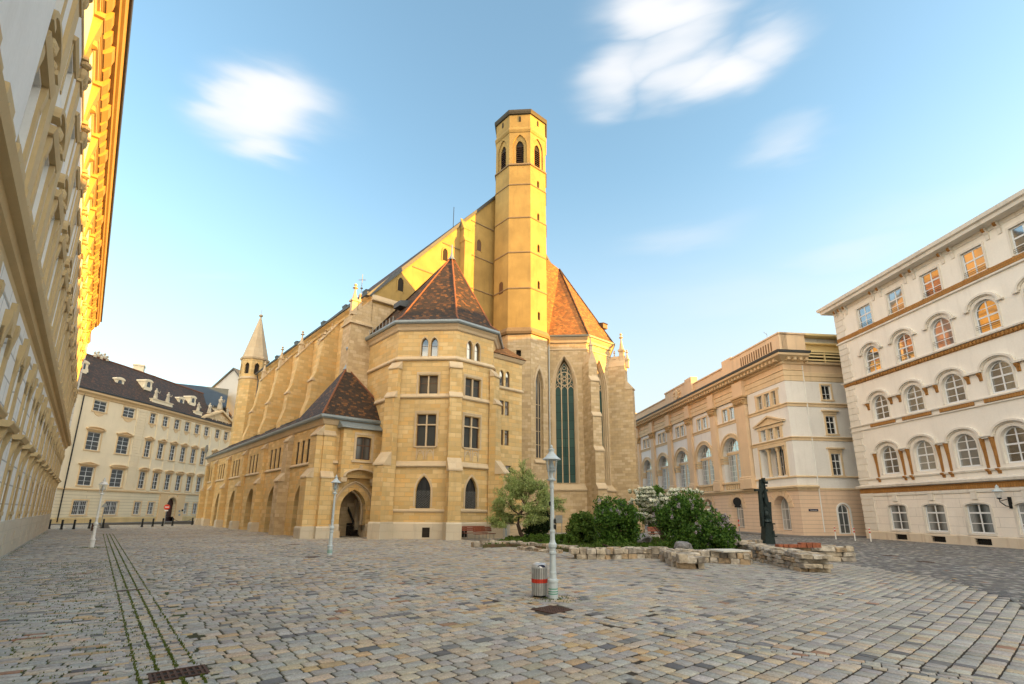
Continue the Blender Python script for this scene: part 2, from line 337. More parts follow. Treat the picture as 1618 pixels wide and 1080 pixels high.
def simple(name, col, rough=.6, metal=0, var=.15, bump=.05, sc=8, spec=.5):
    m, t, b = newmat(name); N = NB(t); ge = N.n('ShaderNodeNewGeometry').outputs['Position']
    n = N.noise(ge, sc, 4, .6); n2 = N.noise(ge, sc * .12, 3)
    c = N.mix(N.rng(n, .3, .7), tuple(x * (1 - var) for x in col), tuple(min(1, x * (1 + var)) for x in col)); c = N.mix(N.rng(n2, .45, .8, 0, var * 2), c, tuple(x * .55 for x in col))
    t.links.new(c, b.inputs['Base Color']); b.inputs['Roughness'].default_value = rough; b.inputs['Metallic'].default_value = metal; b.inputs['Specular IOR Level'].default_value = spec
    bp = N.n('ShaderNodeBump', {'Strength': bump * 4, 'Distance': .01, 'Height': n}); t.links.new(bp.outputs[0], b.inputs['Normal'])
    return m
def glassm(name, dark=(.02, .025, .03), light=(.16, .18, .19), refl=.24, rough=.03, curtain=.0, graze=.35):
    m, t, b = newmat(name); N = NB(t); oi = N.n('ShaderNodeObjectInfo'); ge = N.n('ShaderNodeNewGeometry').outputs['Position']; uv = N.n('ShaderNodeUVMap').outputs[0]
    c = N.mix(N.math('POWER', oi.outputs['Random'], 2.0), dark, light)
    # curtain folds hanging behind the pane
    wv = N.n('ShaderNodeTexWave', {'Vector': uv, 'Scale': 3.2, 'Distortion': 1.5, 'Detail': 1}, bands_direction='X').outputs['Fac']
    sx = N.n('ShaderNodeSeparateXYZ', {0: N.n('ShaderNodeTexCoord').outputs['Generated']}); side = N.math('ABSOLUTE', N.math('SUBTRACT', sx.outputs[0], .5), 0.0)
    cf = N.math('MULTIPLY', N.rng(side, .12, .3, 0, 1), curtain)
    c = N.mix(cf, c, N.mix(wv, tuple(x * 1.2 + .1 for x in light), tuple(x * 2 + .18 for x in light)))
    t.links.new(c, b.inputs['Base Color']); b.inputs['Roughness'].default_value = .5
    gl = N.n('ShaderNodeBsdfGlossy', {'Color': (.9, .93, .95, 1), 'Roughness': rough})
    nb = N.n('ShaderNodeBump', {'Strength': .10, 'Distance': .05, 'Height': N.noise(ge, .9, 1)}); t.links.new(nb.outputs[0], gl.inputs['Normal'])
    fz = N.n('ShaderNodeLayerWeight', {'Blend': .35}); k = N.math('ADD', N.math('MULTIPLY', fz.outputs['Facing'], graze), refl)
    ms = N.n('ShaderNodeMixShader', {0: k, 1: b.outputs[0], 2: gl.outputs[0]}); t.links.new(ms.outputs[0], t.nodes['Material Output'].inputs['Surface'])
    return m
M = {}
M['ash'] = ashlar('golden_ashlar', (.80, .61, .32), (.57, .41, .185), (.76, .48, .175), .82, .34, stain=.45, grime=(.24, .17, .1), mcol=.85, var=1.25, mortar=.016)
M['trim'] = ashlar('pale_dressed_stone', (.68, .57, .40), (.58, .46, .31), (.62, .46, .28), 1.3, .6, stain=.3, mcol=.4, var=.6)
M['plinth'] = ashlar('plinth_limestone', (.70, .64, .52), (.58, .52, .41), (.66, .54, .40), 1.4, .55, stain=.35, mcol=.5, var=.6)
M['old'] = ashlar('weathered_stone', (.62, .47, .27), (.46, .34, .20), (.74, .61, .42), .6, .29, stain=.35, grime=(.2, .16, .11), mcol=.6, var=1.2)
M['render'] = plaster('ochre_render', (.385, .265, .088), var=.2, stain=.6, grime=(.2, .14, .06), bump=.3)
M['rstr'] = simple('dark_string_course', (.22, .16, .09), .8)
M['tile'] = tiles('brown_roof_tiles', [(.028, .018, .012), (.045, .024, .013), (.022, .016, .012), (.085, .038, .015), (.034, .022, .014), (.16, .07, .022)])
M['tile2'] = tiles('orange_roof_tiles', [(.30, .125, .035), (.36, .15, .04), (.24, .11, .035), (.40, .19, .05), (.18, .09, .03)], dirt=.3)
M['tileF'] = tiles('dark_roof_tiles', [(.07, .046, .034), (.05, .036, .029), (.085, .05, .035), (.04, .032, .028), (.13, .062, .036)])
M['ridge'] = simple('ridge_tiles', (.22, .085, .04), .8, var=.3)
M['zinc'] = simple('zinc_sheet', (.26, .31, .34), .45, .4, .12)
M['lead'] = simple('dark_lead', (.07, .08, .09), .5, .3, .2)
M['dark'] = simple('dark_void', (.018, .014, .01), .9)
M['woodb'] = simple('brown_window_wood', (.09, .045, .025), .5)
M['iron'] = simple('black_iron', (.02, .022, .024), .45, .6)
M['white'] = simple('white_window_paint', (.72, .74, .76), .5, var=.06)
M['glass'] = glassm('window_glass', curtain=.0)
M['glassc'] = glassm('window_glass_with_curtains', refl=.09, curtain=.28, light=(.07, .08, .085), graze=.25)
M['glassp'] = glassm('grey_hall_glass', dark=(.16, .18, .20), light=(.34, .37, .39), refl=.04, curtain=.35, graze=.10)
M['glassf'] = glassm('dim_window_glass', dark=(.015, .02, .02), light=(.03, .035, .035), refl=.02, graze=.07)
M['glassd'] = glassm('leaded_dark_glass', dark=(.008, .01, .012), light=(.02, .025, .03), refl=.03, rough=.15, graze=.15)
def churchglass():
    m, t, b = newmat('green_church_glass'); N = NB(t); uv = N.n('ShaderNodeUVMap').outputs[0]; ge = N.n('ShaderNodeNewGeometry').outputs['Position']
    br = N.n('ShaderNodeTexBrick', {'Vector': uv, 'Color1': (.02, .065, .055, 1), 'Color2': (.045, .105, .085, 1), 'Mortar': (.01, .015, .012, 1), 'Scale': 1, 'Mortar Size': .02, 'Brick Width': 2.6, 'Row Height': .95}, offset=0)
    t.links.new(N.mix(N.rng(N.noise(ge, .5, 3), .3, .7, 0, .5), br.outputs[0], (.03, .06, .075)), b.inputs['Base Color']); b.inputs['Roughness'].default_value = .4; b.inputs['Specular IOR Level'].default_value = .15; return m
M['glassg'] = churchglass()
M['F'] = plaster('cream_plaster', (.88, .77, .57), var=.05, stain=.12, grime=(.45, .36, .22))
M['Fr'] = plaster('cream_rusticated_plaster', (.80, .71, .52), var=.05, stain=.15, grime=(.45, .36, .22), joints=(40, .42, .03), jcol=.55, bump=.35)
M['Ft'] = plaster('peach_window_trim', (.78, .58, .34), var=.06, stain=.1)
M['Fp'] = plaster('yellow_plinth_plaster', (.62, .47, .24), var=.15, stain=.4)
M['L'] = plaster('pale_palace_plaster', (.80, .79, .76), var=.05, stain=.12)
M['Lr'] = plaster('pale_rusticated_blocks', (.82, .81, .77), var=.05, stain=.12, joints=(1.9, .72, .03), jcol=.4, bump=.4)
M['Lt'] = plaster('ochre_palace_trim', (.56, .42, .22), var=.08, stain=.2, bump=.2)
M['Pk'] = plaster('carved_capital_stucco', (.55, .38, .20), var=.1, stain=.3, bump=.3)
M['Lc'] = plaster('golden_cornice_stucco', (.42, .27, .10), var=.1, stain=.2, bump=.2)
M['glassr'] = glassm('net_curtained_glass', dark=(.03, .035, .04), light=(.10, .12, .13), refl=.07, curtain=.75, graze=.2)
M['Pp'] = plaster('peach_palace_plaster', (.73, .55, .37), var=.07, stain=.28)
M['Pr'] = plaster('peach_rusticated_plaster', (.77, .58, .43), var=.05, stain=.2, joints=(60, .36, .025), jcol=.6, bump=.35)
M['Pw'] = plaster('pale_grey_wall_paint', (.78, .78, .77), var=.05, stain=.16)
M['Pt'] = plaster('sand_palace_trim', (.72, .56, .36), var=.08, stain=.3)
M['R'] = plaster('off_white_plaster', (.83, .79, .72), var=.05, stain=.22, grime=(.42, .37, .3))
M['Rr'] = plaster('off_white_rusticated_plaster', (.84, .78, .70), var=.06, stain=.28, joints=(2.4, .62, .018), jcol=.62, bump=.3)
M['Rt'] = plaster('off_white_moulding', (.72, .68, .61), var=.08, stain=.45)
M['Ro'] = ashlar('ochre_terracotta_frieze', (.42, .20, .05), (.36, .165, .04), (.5, .26, .08), .16, .5, stain=.2, mortar=.02, mcol=.7)
M['steelgold'] = simple('champagne_metal_cladding', (.85, .68, .36), .45, 0, .06)
M['lamp'] = simple('pale_blue_grey_paint', (.50, .58, .62), .4, 0, .08)
M['lampw'] = simple('white_lamp_paint', (.74, .74, .72), .4, 0, .08)
M['bench'] = simple('red_brown_bench_wood', (.24, .07, .035), .5, var=.25)
M['steel'] = simple('grey_steel', (.30, .32, .33), .4, .6, .15)
M['green'] = simple('green_stripe_paint', (.03, .28, .18), .5)
M['red'] = simple('red_paint', (.62, .045, .02), .5)
M['rust'] = simple('rusty_iron', (.10, .055, .04), .8, .3, .35)
M['bronze'] = simple('dark_patinated_bronze', (.02, .035, .036), .5, .3, .35, .25)
M['bark'] = simple('dark_bark', (.06, .04, .028), .9, var=.4, bump=.3)
def ruinstone():
    m, t, b = newmat('ruin_stone'); N = NB(t); ge = N.n('ShaderNodeNewGeometry'); P = ge.outputs['Position']; r = ge.outputs['Random Per Island']
    rp = N.n('ShaderNodeValToRGB', {0: r}); e = rp.color_ramp.elements; rp.color_ramp.interpolation = 'CONSTANT'
    for i, c in enumerate([(.52, .45, .35), (.40, .35, .28), (.62, .57, .49), (.52, .39, .25), (.34, .31, .27), (.56, .49, .38)]):
        if i < 2: e[i].position = i / 6; e[i].color = c + (1,)
        else: e.new(i / 6).color = c + (1,)
    n1 = N.noise(P, 3.5, 5, .65); n2 = N.noise(P, 16, 5, .7)
    c = N.mix(N.rng(n1, .45, .68, 0, .85), rp.outputs[0], (.085, .075, .06)); c = N.mix(N.rng(n2, .4, .75, 0, .4), c, (.25, .2, .14)); t.links.new(c, b.inputs['Base Color']); b.inputs['Roughness'].default_value = .95
    bp = N.n('ShaderNodeBump', {'Strength': .9, 'Distance': .03, 'Height': N.math('ADD', n1, n2)}); t.links.new(bp.outputs[0], b.inputs['Normal']); return m
M['stonew'] = ruinstone()
M['brick'] = simple('red_brick', (.30, .10, .05), .85, var=.3)
M['marble'] = simple('pale_stone_slab', (.62, .60, .54), .6, var=.12)
M['navy'] = simple('navy_enamel', (.01, .015, .06), .3)
M['wht'] = simple('white_enamel', (.8, .8, .78), .4, var=.03)
# ---------------------------------------------------------------- windows (local frame: x right, -y outward)
CACHE = {}
def win_mesh(w, h, arch, rise, cols, rows, fw, bw, d, mat, gl):
    key = (round(w, 3), round(h, 3), arch, round(rise, 3), cols, tuple(rows), fw, bw, d, mat.name, gl.name)
    if key in CACHE: return CACHE[key]
    f = MB(); zs = h - rise; x0, x1 = -w / 2, w / 2
    def top(x):
        if not arch: return h
        if arch == 'point':
            R = (w * w / 4 + rise * rise) / w; q = R - (x1 - abs(x)); return zs + sqrt(max(0, R * R - q * q))
        return zs + rise * sqrt(max(0, 1 - (x / x1) ** 2))
    if arch:
        o = [(x0, 0)] + arch_pts(x0, x1, zs, rise, arch) + [(x1, 0)]
        i_ = [(x0 + fw, 0)] + arch_pts(x0 + fw, x1 - fw, zs, rise - fw * .9, arch) + [(x1 - fw, 0)]
    else: o = [(x0, 0), (x0, h), (x1, h), (x1, 0)]; i_ = [(x0 + fw, 0), (x0 + fw, h - fw), (x1 - fw, h - fw), (x1 - fw, 0)]
    f.band(LF, o, i_, -.03, d)
    f.box(LF, x0 + fw, x1 - fw, -.03, d - .004, 0, fw)
    for k in range(1, cols):
        x = x0 + w * k / cols; b = bw * (1.5 if (cols == 2 or (cols % 2 == 0 and k == cols // 2)) else 1); f.box(LF, x - b / 2, x + b / 2, -.02, d - .012, fw, top(x) - fw * .5)
    for r in rows:
        big = r < 0; r = abs(r); z = h * r; b = bw * (1.8 if big else .8); xx = x1 - fw
        if arch and z > zs:
            while top(xx) < z + .02 and xx > 0: xx -= .02
        f.box(LF, -xx, xx, -.02, d - (.006 if big else .02), z - b / 2, z + b / 2)
    g = MB(); P = ([(x0 + .01, .01)] + arch_pts(x0 + .01, x1 - .01, zs, rise - .01, arch) + [(x1 - .01, .01)]) if arch else [(x0 + .01, .01), (x0 + .01, h - .01), (x1 - .01, h - .01), (x1 - .01, .01)]
    g.ext(LF, P[::-1], -.035, 0.0)
    CACHE[key] = (f.data('window', mat), g.data('pane', gl)); return CACHE[key]
EXM = {}
def win(parent, fr, uc, z0, w, h, arch=None, rise=0, cols=2, rows=(.5,), n=-.14, fw=.07, bw=.045, d=.03, mat=None, gl=None, ex=None, name='window', label=None):
    """window part with its pane and trim as sub-parts"""
    a, b = win_mesh(w, h, arch, rise, cols, rows, fw, bw, d, mat or M['white'], gl or M['glass'])
    q = fr.p(uc, n, z0); pw = wloc(parent)
    o = bpy.data.objects.new(name, a); S.collection.objects.link(o); o.parent = parent; o.location = [q[i] - pw[i] for i in range(3)]; o.rotation_euler = (0, 0, fr.rot())
    p = bpy.data.objects.new('pane', b); S.collection.objects.link(p); p.parent = o
    for e in (ex or ()):
        if e[0] not in EXM:
            m = MB(); e[2](m); EXM[e[0]] = m.data(e[1], e[3])
        c = bpy.data.objects.new(e[1], EXM[e[0]]); S.collection.objects.link(c); c.parent = o; c.location = (0, n, 0)
    if label: o['label'] = label
    return o
# trim builders work in local frame, y=0 is the wall face (n=0)
def surround(w, h, t, d=.06, bottom=True):
    def f(m):
        m.box(LF, -w / 2 - t, -w / 2, 0, d, 0, h + t); m.box(LF, w / 2, w / 2 + t, 0, d, 0, h + t); m.box(LF, -w / 2, w / 2, 0, d - .003, h, h + t)
        if bottom: m.box(LF, -w / 2 - t - .05, w / 2 + t + .05, 0, d + .06, -.14, -.004)
    return f
def hood(w, z, kind, d=.28, r=.38, t=.12):
    def f(m):
        a = w / 2; m.box(LF, -a * .86, a * .86, 0, d * .45, z - t * 1.6, z - .003)
        m.box(LF, -a, a, 0, d, z, z + t)
        if kind == 'tri':
            m.ext(LF, [(-a, z + t + .003), (0, z + r + t), (a, z + t + .003)], 0, d * .35); m.ext(LF, [(-a - .02, z + t), (0, z + r + t), (0, z + r), (-a + .28, z + t)], 0, d); m.ext(LF, [(a + .02, z + t), (a - .28, z + t), (0, z + r), (0, z + r + t)], 0, d)
        elif kind == 'seg':
            A = arch_pts(-a, a, z + t, r, 'round', 12); B = arch_pts(-a + .22, a - .22, z + t, r - t, 'round', 12); m.band(LF, A, B, 0, d); m.ext(LF, B[::-1], 0, d * .3)
    return f
def moldprof(z, h, o, n=4):
    "cornice profile: bottom z, height h, overhang o"
    return [(0, z), (o * .25, z), (o * .3, z + h * .25), (o * .55, z + h * .35), (o * .6, z + h * .55), (o * .95, z + h * .65), (o, z + h), (o * .0, z + h + .05)]
def grille(w, h, nx, nz, t=.02):
    def f(m):
        for i in range(nx + 1): x = -w / 2 + w * i / nx; m.box(LF, x - t / 2, x + t / 2, .0, .02, 0, h)
        for i in range(nz + 1): z = h * i / nz; m.box(LF, -w / 2, w / 2, .001, .018, z - t / 2, z + t / 2)
    return f
# ================================================================= CHURCH
C0 = (-14.3, 37.3); c1 = (-9.26, 38.13); c2 = (-4.5, 37.8); c3 = (-1.62, 40.31); g0 = (-12.83, 42.24)
CHX = thing('gothic_church', 'golden stone gothic church with buttressed nave, eight-sided tower and steep tiled roofs', 'church', (-6, 44, 0))
AF = Fr(C0, 49)                     # annex end wall with the portal
AS = Fr(C0, 139)                    # arcade side, u negative going away
AL = 43.0; AE = 8.85
# --- annex end wall
bd = MB(); st = MB(); pl = MB()
UW = 5.75
bd.wall(AF, 0, UW, .9, AE, [(1.75, 3.85, .9, 3.6, 'point', 1.5, .9)], depth=.9)
pl.wall(AF, 0, UW, 0, .9, [(1.75, 3.85, 0, .9, None, 0, 1.0)], n=.1); pl.face([AF.p(0, .1, .9), AF.p(1.75, .1, .9), AF.p(1.75, 0, 1.0), AF.p(0, 0, 1.0)]); pl.face([AF.p(3.85, .1, .9), AF.p(UW, .1, .9), AF.p(UW, 0, 1.0), AF.p(3.85, 0, 1.0)])
# stepped portal arch: concentric pointed orders
o = MB()
for k in range(6):
    e = .13 * k; n1 = .16 - .15 * k
    A = [(1.75 - .62 + e, .12)] + arch_pts(1.75 - .62 + e, 3.85 + .62 - e, 2.1, 2.15 - e * 1.05, 'point', 16) + [(3.85 + .62 - e, .12)]
    B = [(1.75 - .62 + e + .1, .12)] + arch_pts(1.75 - .62 + e + .1, 3.85 + .62 - e - .1, 2.1, 2.15 - e * 1.05 - .105, 'point', 16) + [(3.85 + .62 - e - .1, .12)]
    o.band(AF, A, B, n1 - .22, n1)
o.box(AF, 1.13, 1.82, -.5, .2, 0, .5); o.box(AF, 3.78, 4.47, -.5, .2, 0, .5)
portal = o.build('portal_arch', M['trim'], CHX)
# oriel bay over the portal
bay = MB(); BN = .75
bay.wall(AF.at(0, BN), 1.25, 4.45, 5.25, 8.25, [(2.32, 3.55, 5.85, 7.65, 'seg', .12)], depth=.25)
for u, s_ in ((1.25, 1), (4.45, -1)):
    q = [AF.p(u, 0, 5.0), AF.p(u, BN, 5.0), AF.p(u, BN, 8.25), AF.p(u, 0, 8.25)]; bay.face(q if s_ < 0 else q[::-1])
Bq = arch_pts(1.25, 4.45, 4.6, .62, 'round', 12)
bay.ext(AF, [(1.25, 4.45), (1.25, 5.26)] + [(4.45, 5.26), (4.45, 4.45), (4.1, 4.35)] + arch_pts(1.6, 4.1, 4.45, .62, 'round', 12)[::-1] + [(1.6, 4.35)], BN - .35, BN - .001)
bay.ext(AF, [(1.25, 4.45), (1.25, 5.26), (4.45, 5.26), (4.45, 4.45)], 0, BN - .36)
bayo = bay.build('oriel_bay', M['ash'], CHX)
m = MB(); A = arch_pts(1.45, 4.25, 4.5, .68, 'round', 14); B = arch_pts(1.62, 4.08, 4.5, .56, 'round', 14); m.band(AF, A, B, BN - .05, BN + .12)
m.box(AF, 3.85, 4.4, .3, BN + .08, 4.12, 4.45); m.box(AF, 3.95, 4.3, .25, BN + .02, 3.9, 4.12); m.box(AF, 1.3, 1.75, .3, BN + .08, 4.12, 4.45)
m.box(AF, 2.0, 3.87, BN, BN + .1, 5.62, 5.76)
fq = [(2.12, 5.78), (2.12, 7.95), (3.75, 7.95), (3.75, 5.78)]; fi = [(2.3, 5.78), (2.3, 7.76), (3.57, 7.76), (3.57, 5.78)]; m.band(AF, fq, fi, BN - .02, BN + .05)
m.ext(AF, [(2.75, 5.45), (2.95, 5.45), (2.97, 5.2), (2.85, 5.08), (2.73, 5.2)], BN, BN + .06)
m.build('oriel_moulding', M['trim'], bayo)
win(bayo, AF, 2.935, 5.85, 1.23, 1.8, 'seg', .12, 2, (-.62,), n=BN - .2, mat=M['woodb'], gl=M['glassc'], fw=.08)
z_ = MB(); z_.prof(AF, [(0, 9.0), (BN + .25, 8.3), (BN + .25, 8.22), (0, 8.22)], 1.0, 4.7)
z_.face([AF.p(1.0, BN + .25, 8.3), AF.p(1.0, 0, 8.3), AF.p(1.5, 0, 9.0)]); z_.build('oriel_roof', M['zinc'], bayo)
# --- arcade side wall
ops = []; wins = []
ac = [-3.75, -11.2, -18.6, -26.0, -33.4]; bt = [-7.55, -14.95, -22.35, -29.75, -37.1, -42.2]
for i, c in enumerate(ac): ops.append((c - 1.5, c + 1.5, .0, 4.15, 'point', 1.9, .8))
bd.wall(AS, -AL, 0, 0, AE, ops + [(c + d_ - .3, c + d_ + .3, 5.72, 7.6, None, 0, .12) for c in ac + [-39.6] for d_ in (-1.9, -.65, .6)], depth=.3)
for i, c in enumerate(ac + [-39.6]):
    for d_ in (-1.9, -.65, .6): win(CHX, AS, c + d_, 5.72, .6, 1.88, None, 0, 1, (.55,), n=-.1, mat=M['woodb'], gl=M['glassd'], fw=.04)
bd.face([AF.p(0, -AL, 0), AF.p(0, -AL, AE), AF.p(4.35, -AL, AE), AF.p(4.35, -AL, 0)])
# inner passage: back wall, floor, vault ceiling
bd.face([AF.p(4.3, -.8, 0), AF.p(4.3, -AL, 0), AF.p(4.3, -AL, 4.7), AF.p(4.3, -.8, 4.7)]); bd.face([AF.p(0, 0, 4.7), AF.p(UW, 0, 4.7), AF.p(UW, -AL, 4.7), AF.p(0, -AL, 4.7)])
annex = bd.build('annex_wall', M['ash'], CHX)
pl.mold([AS.xy(-AL), AS.xy(-37.5)], [(.12, 0), (.12, .85), (0, .95)])
def buttress(fr, u, w, levels, cap=M['trim'], name='buttress', m1=None, parent=CHX, foot=.75, slope=.45):
    "levels [(z_top, projection)] from the ground up; sloped set-offs"
    a = MB(); z0 = 0; prev = None
    a.m = 0
    for i, (zt, pj) in enumerate(levels):
        a.box(fr, u - w / 2, u + w / 2, -.02, pj, z0, zt); nxt = levels[i + 1][1] if i + 1 < len(levels) else 0
        sl = (pj - nxt) * 1.1 + .25; a.m = 1
        a.prof(fr, [(nxt - .02, zt), (pj + .07, zt), (pj + .07, zt + .1), (nxt + .0, zt + sl)], u - w / 2 - .06, u + w / 2 + .06); a.m = 0
        z0 = zt + .001
    if foot:
        a.m = 2; pj = levels[0][1] + .09; a.box(fr, u - w / 2 - .09, u + w / 2 + .09, -.02, pj, -.05, foot); a.prof(fr, [(0, foot), (pj, foot), (pj - .09, foot + .12), (0, foot + .12)], u - w / 2 - .09, u + w / 2 + .09)
    return a.build(name, [m1 or M['ash'], cap, M['plinth']], parent)
for i, u in enumerate(bt):
    if i == 0: buttress(AS, u, 1.2, [(4.35, .85), (7.75, .42)], name='buttress', m1=M['old'], foot=0)
    else: buttress(AS, u, .9, [(4.45, .62), (7.8, .34)])
# corner buttress faces both ways
buttress(AS, -.62, 1.25, [(4.35, .95), (7.55, .5)]); buttress(AF, .42, .85, [(4.35, .0001 + .4), (7.55, .15)])
m = MB()
for a_, b_ in zip([-.1] + [b - .6 for b in bt], [b + .6 for b in bt]): m.prof(AS, [(0, 5.5), (.14, 5.5), (.14, 5.58), (0, 5.72)], b_, a_)
m.prof(AF, [(0, 5.5), (.14, 5.5), (.14, 5.58), (0, 5.72)], .85, 1.25)
m.mold([AS.xy(-AL - .2), C0, AF.xy(UW)], [(0, AE - .45), (.1, AE - .4), (.22, AE - .12), (.3, AE), (0, AE + .01)])
m.build('annex_string_course', M['trim'], annex)
pl.build('annex_plinth', M['plinth'], CHX)
# annex roofs
gt = [(.0, AE + .02), (.42, AE), (.5, AE + .12), (.5, AE + .25), (.42, AE + .3), (.1, AE + .34)]
z_ = MB(); z_.mold([AS.xy(-AL - .3), C0, AF.xy(UW)], gt); z_.build('annex_gutter', M['zinc'], annex)
rf = MB(); apx = (-14.16, 41.26, 13.9); e = .38; zE = AE + .3
PA = AF.p(-e, e, zE); PB = AF.p(UW + .1, e, zE); PC = AF.p(UW + .1, -5.9, zE + .2); PD = AF.p(-e, -6.2, zE)
apx = AF.p(2.5, -3.0, 14.1)
rf.face([PA, PB, apx]); rf.face([PD, PA, apx]); rf.face([PB, PC, apx])
rf.face([AF.p(-e, -AL, zE), PD, AF.p(4.35, -6.2, 12.3), AF.p(4.35, -AL, 12.3)]); rf.face([PD, apx, AF.p(4.35, -6.2, 12.6), AF.p(4.35, -6.2, 12.3)])
rfo = rf.build('annex_roof', M['tile'], CHX)
m = MB()
for p in (PA, PB): m.tube([p, apx], .08, 6)
m.build('ridge_tiles', M['ridge'], rfo)
m = MB(); m.tube([(apx[0], apx[1], apx[2] - .25), (apx[0], apx[1], apx[2] + .25)], [.3, .1], 8); m.tube([apx, (apx[0], apx[1], apx[2] + 1.5)], .05, 6); m.lathe((apx[0], apx[1], apx[2] + 1.45), [(.03, 0), (.17, .08), (.22, .22), (.17, .36), (.03, .44)], 10); m.build('roof_finial', M['zinc'], rfo)
for u in (-4.6, -10, -14.6, -20, -26, -31.5, -37):   # low shed dormers
    m = MB(); m.m = 0; m.prof(AS, [(-1.15, 9.75), (-1.15, 10.35), (-1.25, 10.42), (-3.1, 11.25), (-3.1, 10.2)], u - .9, u + .9); m.m = 1; m.box(AS, u - .75, u + .75, -1.2, -1.12, 9.85, 10.3); m.build('roof_hatch', [M['lead'], M['glassd']], rfo)
# portal interior: notice board, spiral stair
m = MB(); m.box(AF, 4.0, 4.28, -7.5, -2.2, 0, 2.9); m.build('passage_wall', M['trim'], annex)
m = MB()
for k in range(12): m.box(AF, 3.55 - k * .02, 4.25, -2.0 - k * .3, -1.7 - k * .3, 0, .2 + k * .27)
m.ext(Fr(AF.xy(3.5, -1.4), 139 + 180), [(0, .9), (0, 1.2), (3.6, 4.4), (3.6, 4.1)], 0, .08); m.build('passage_stair', M['dark'], annex)
m = MB(); m.box(AF, 2.0, 2.45, -3.3, -3.25, 1.3, 2.0); m.build('notice_frame', M['woodb'], annex)
m = MB(); m.face([AF.p(0, -7.6, 0), AF.p(4.3, -7.6, 0), AF.p(4.3, -7.6, 4.7), AF.p(0, -7.6, 4.7)]); m.build('passage_back', M['old'], annex)
# --- polygonal chapel
CE = 16.75; F2 = Fr(c1, math.degrees(atan2(c2[0] - c1[0], c2[1] - c1[1]))); L2 = hypot(c2[0] - c1[0], c2[1] - c1[1]); F3 = Fr(c2, 49); L3 = hypot(c3[0] - c2[0], c3[1] - c2[1])
FL = Fr(c1, 139); F4 = Fr(c3, 4); c4 = F4.xy(4.8); gL = FL.xy(-5.5)
bd = MB(); CHP = []
def chap_face(fr, L, uc, c_lo):
    o = [(c_lo - .56, c_lo + .56, 2.2, 4.6, 'point', 1.15, .35), (uc - .75, uc + .75, 6.85, 9.35, None, 0, .3), (uc - .75, uc + .75, 10.85, 12.5, None, 0, .3), (uc - .72, uc - .16, 14.0, 15.7, 'point', .5, .3), (uc + .06, uc + .62, 14.0, 15.7, 'point', .5, .3)]
    bd.wall(fr, 0, L, 1.15, CE, o)
    return o
chap_face(F2, L2, 2.62, 2.62); chap_face(F3, L3, 1.75, 1.85)
bd.wall(FL, -5.6, 0, 0, CE); bd.wall(F4, 0, 4.8, 0, CE); bd.wall(F4.at(4.8, 0, -45), 0, 5.4, 0, CE)
chapel = bd.build('chapel_wall', M['ash'], CHX)
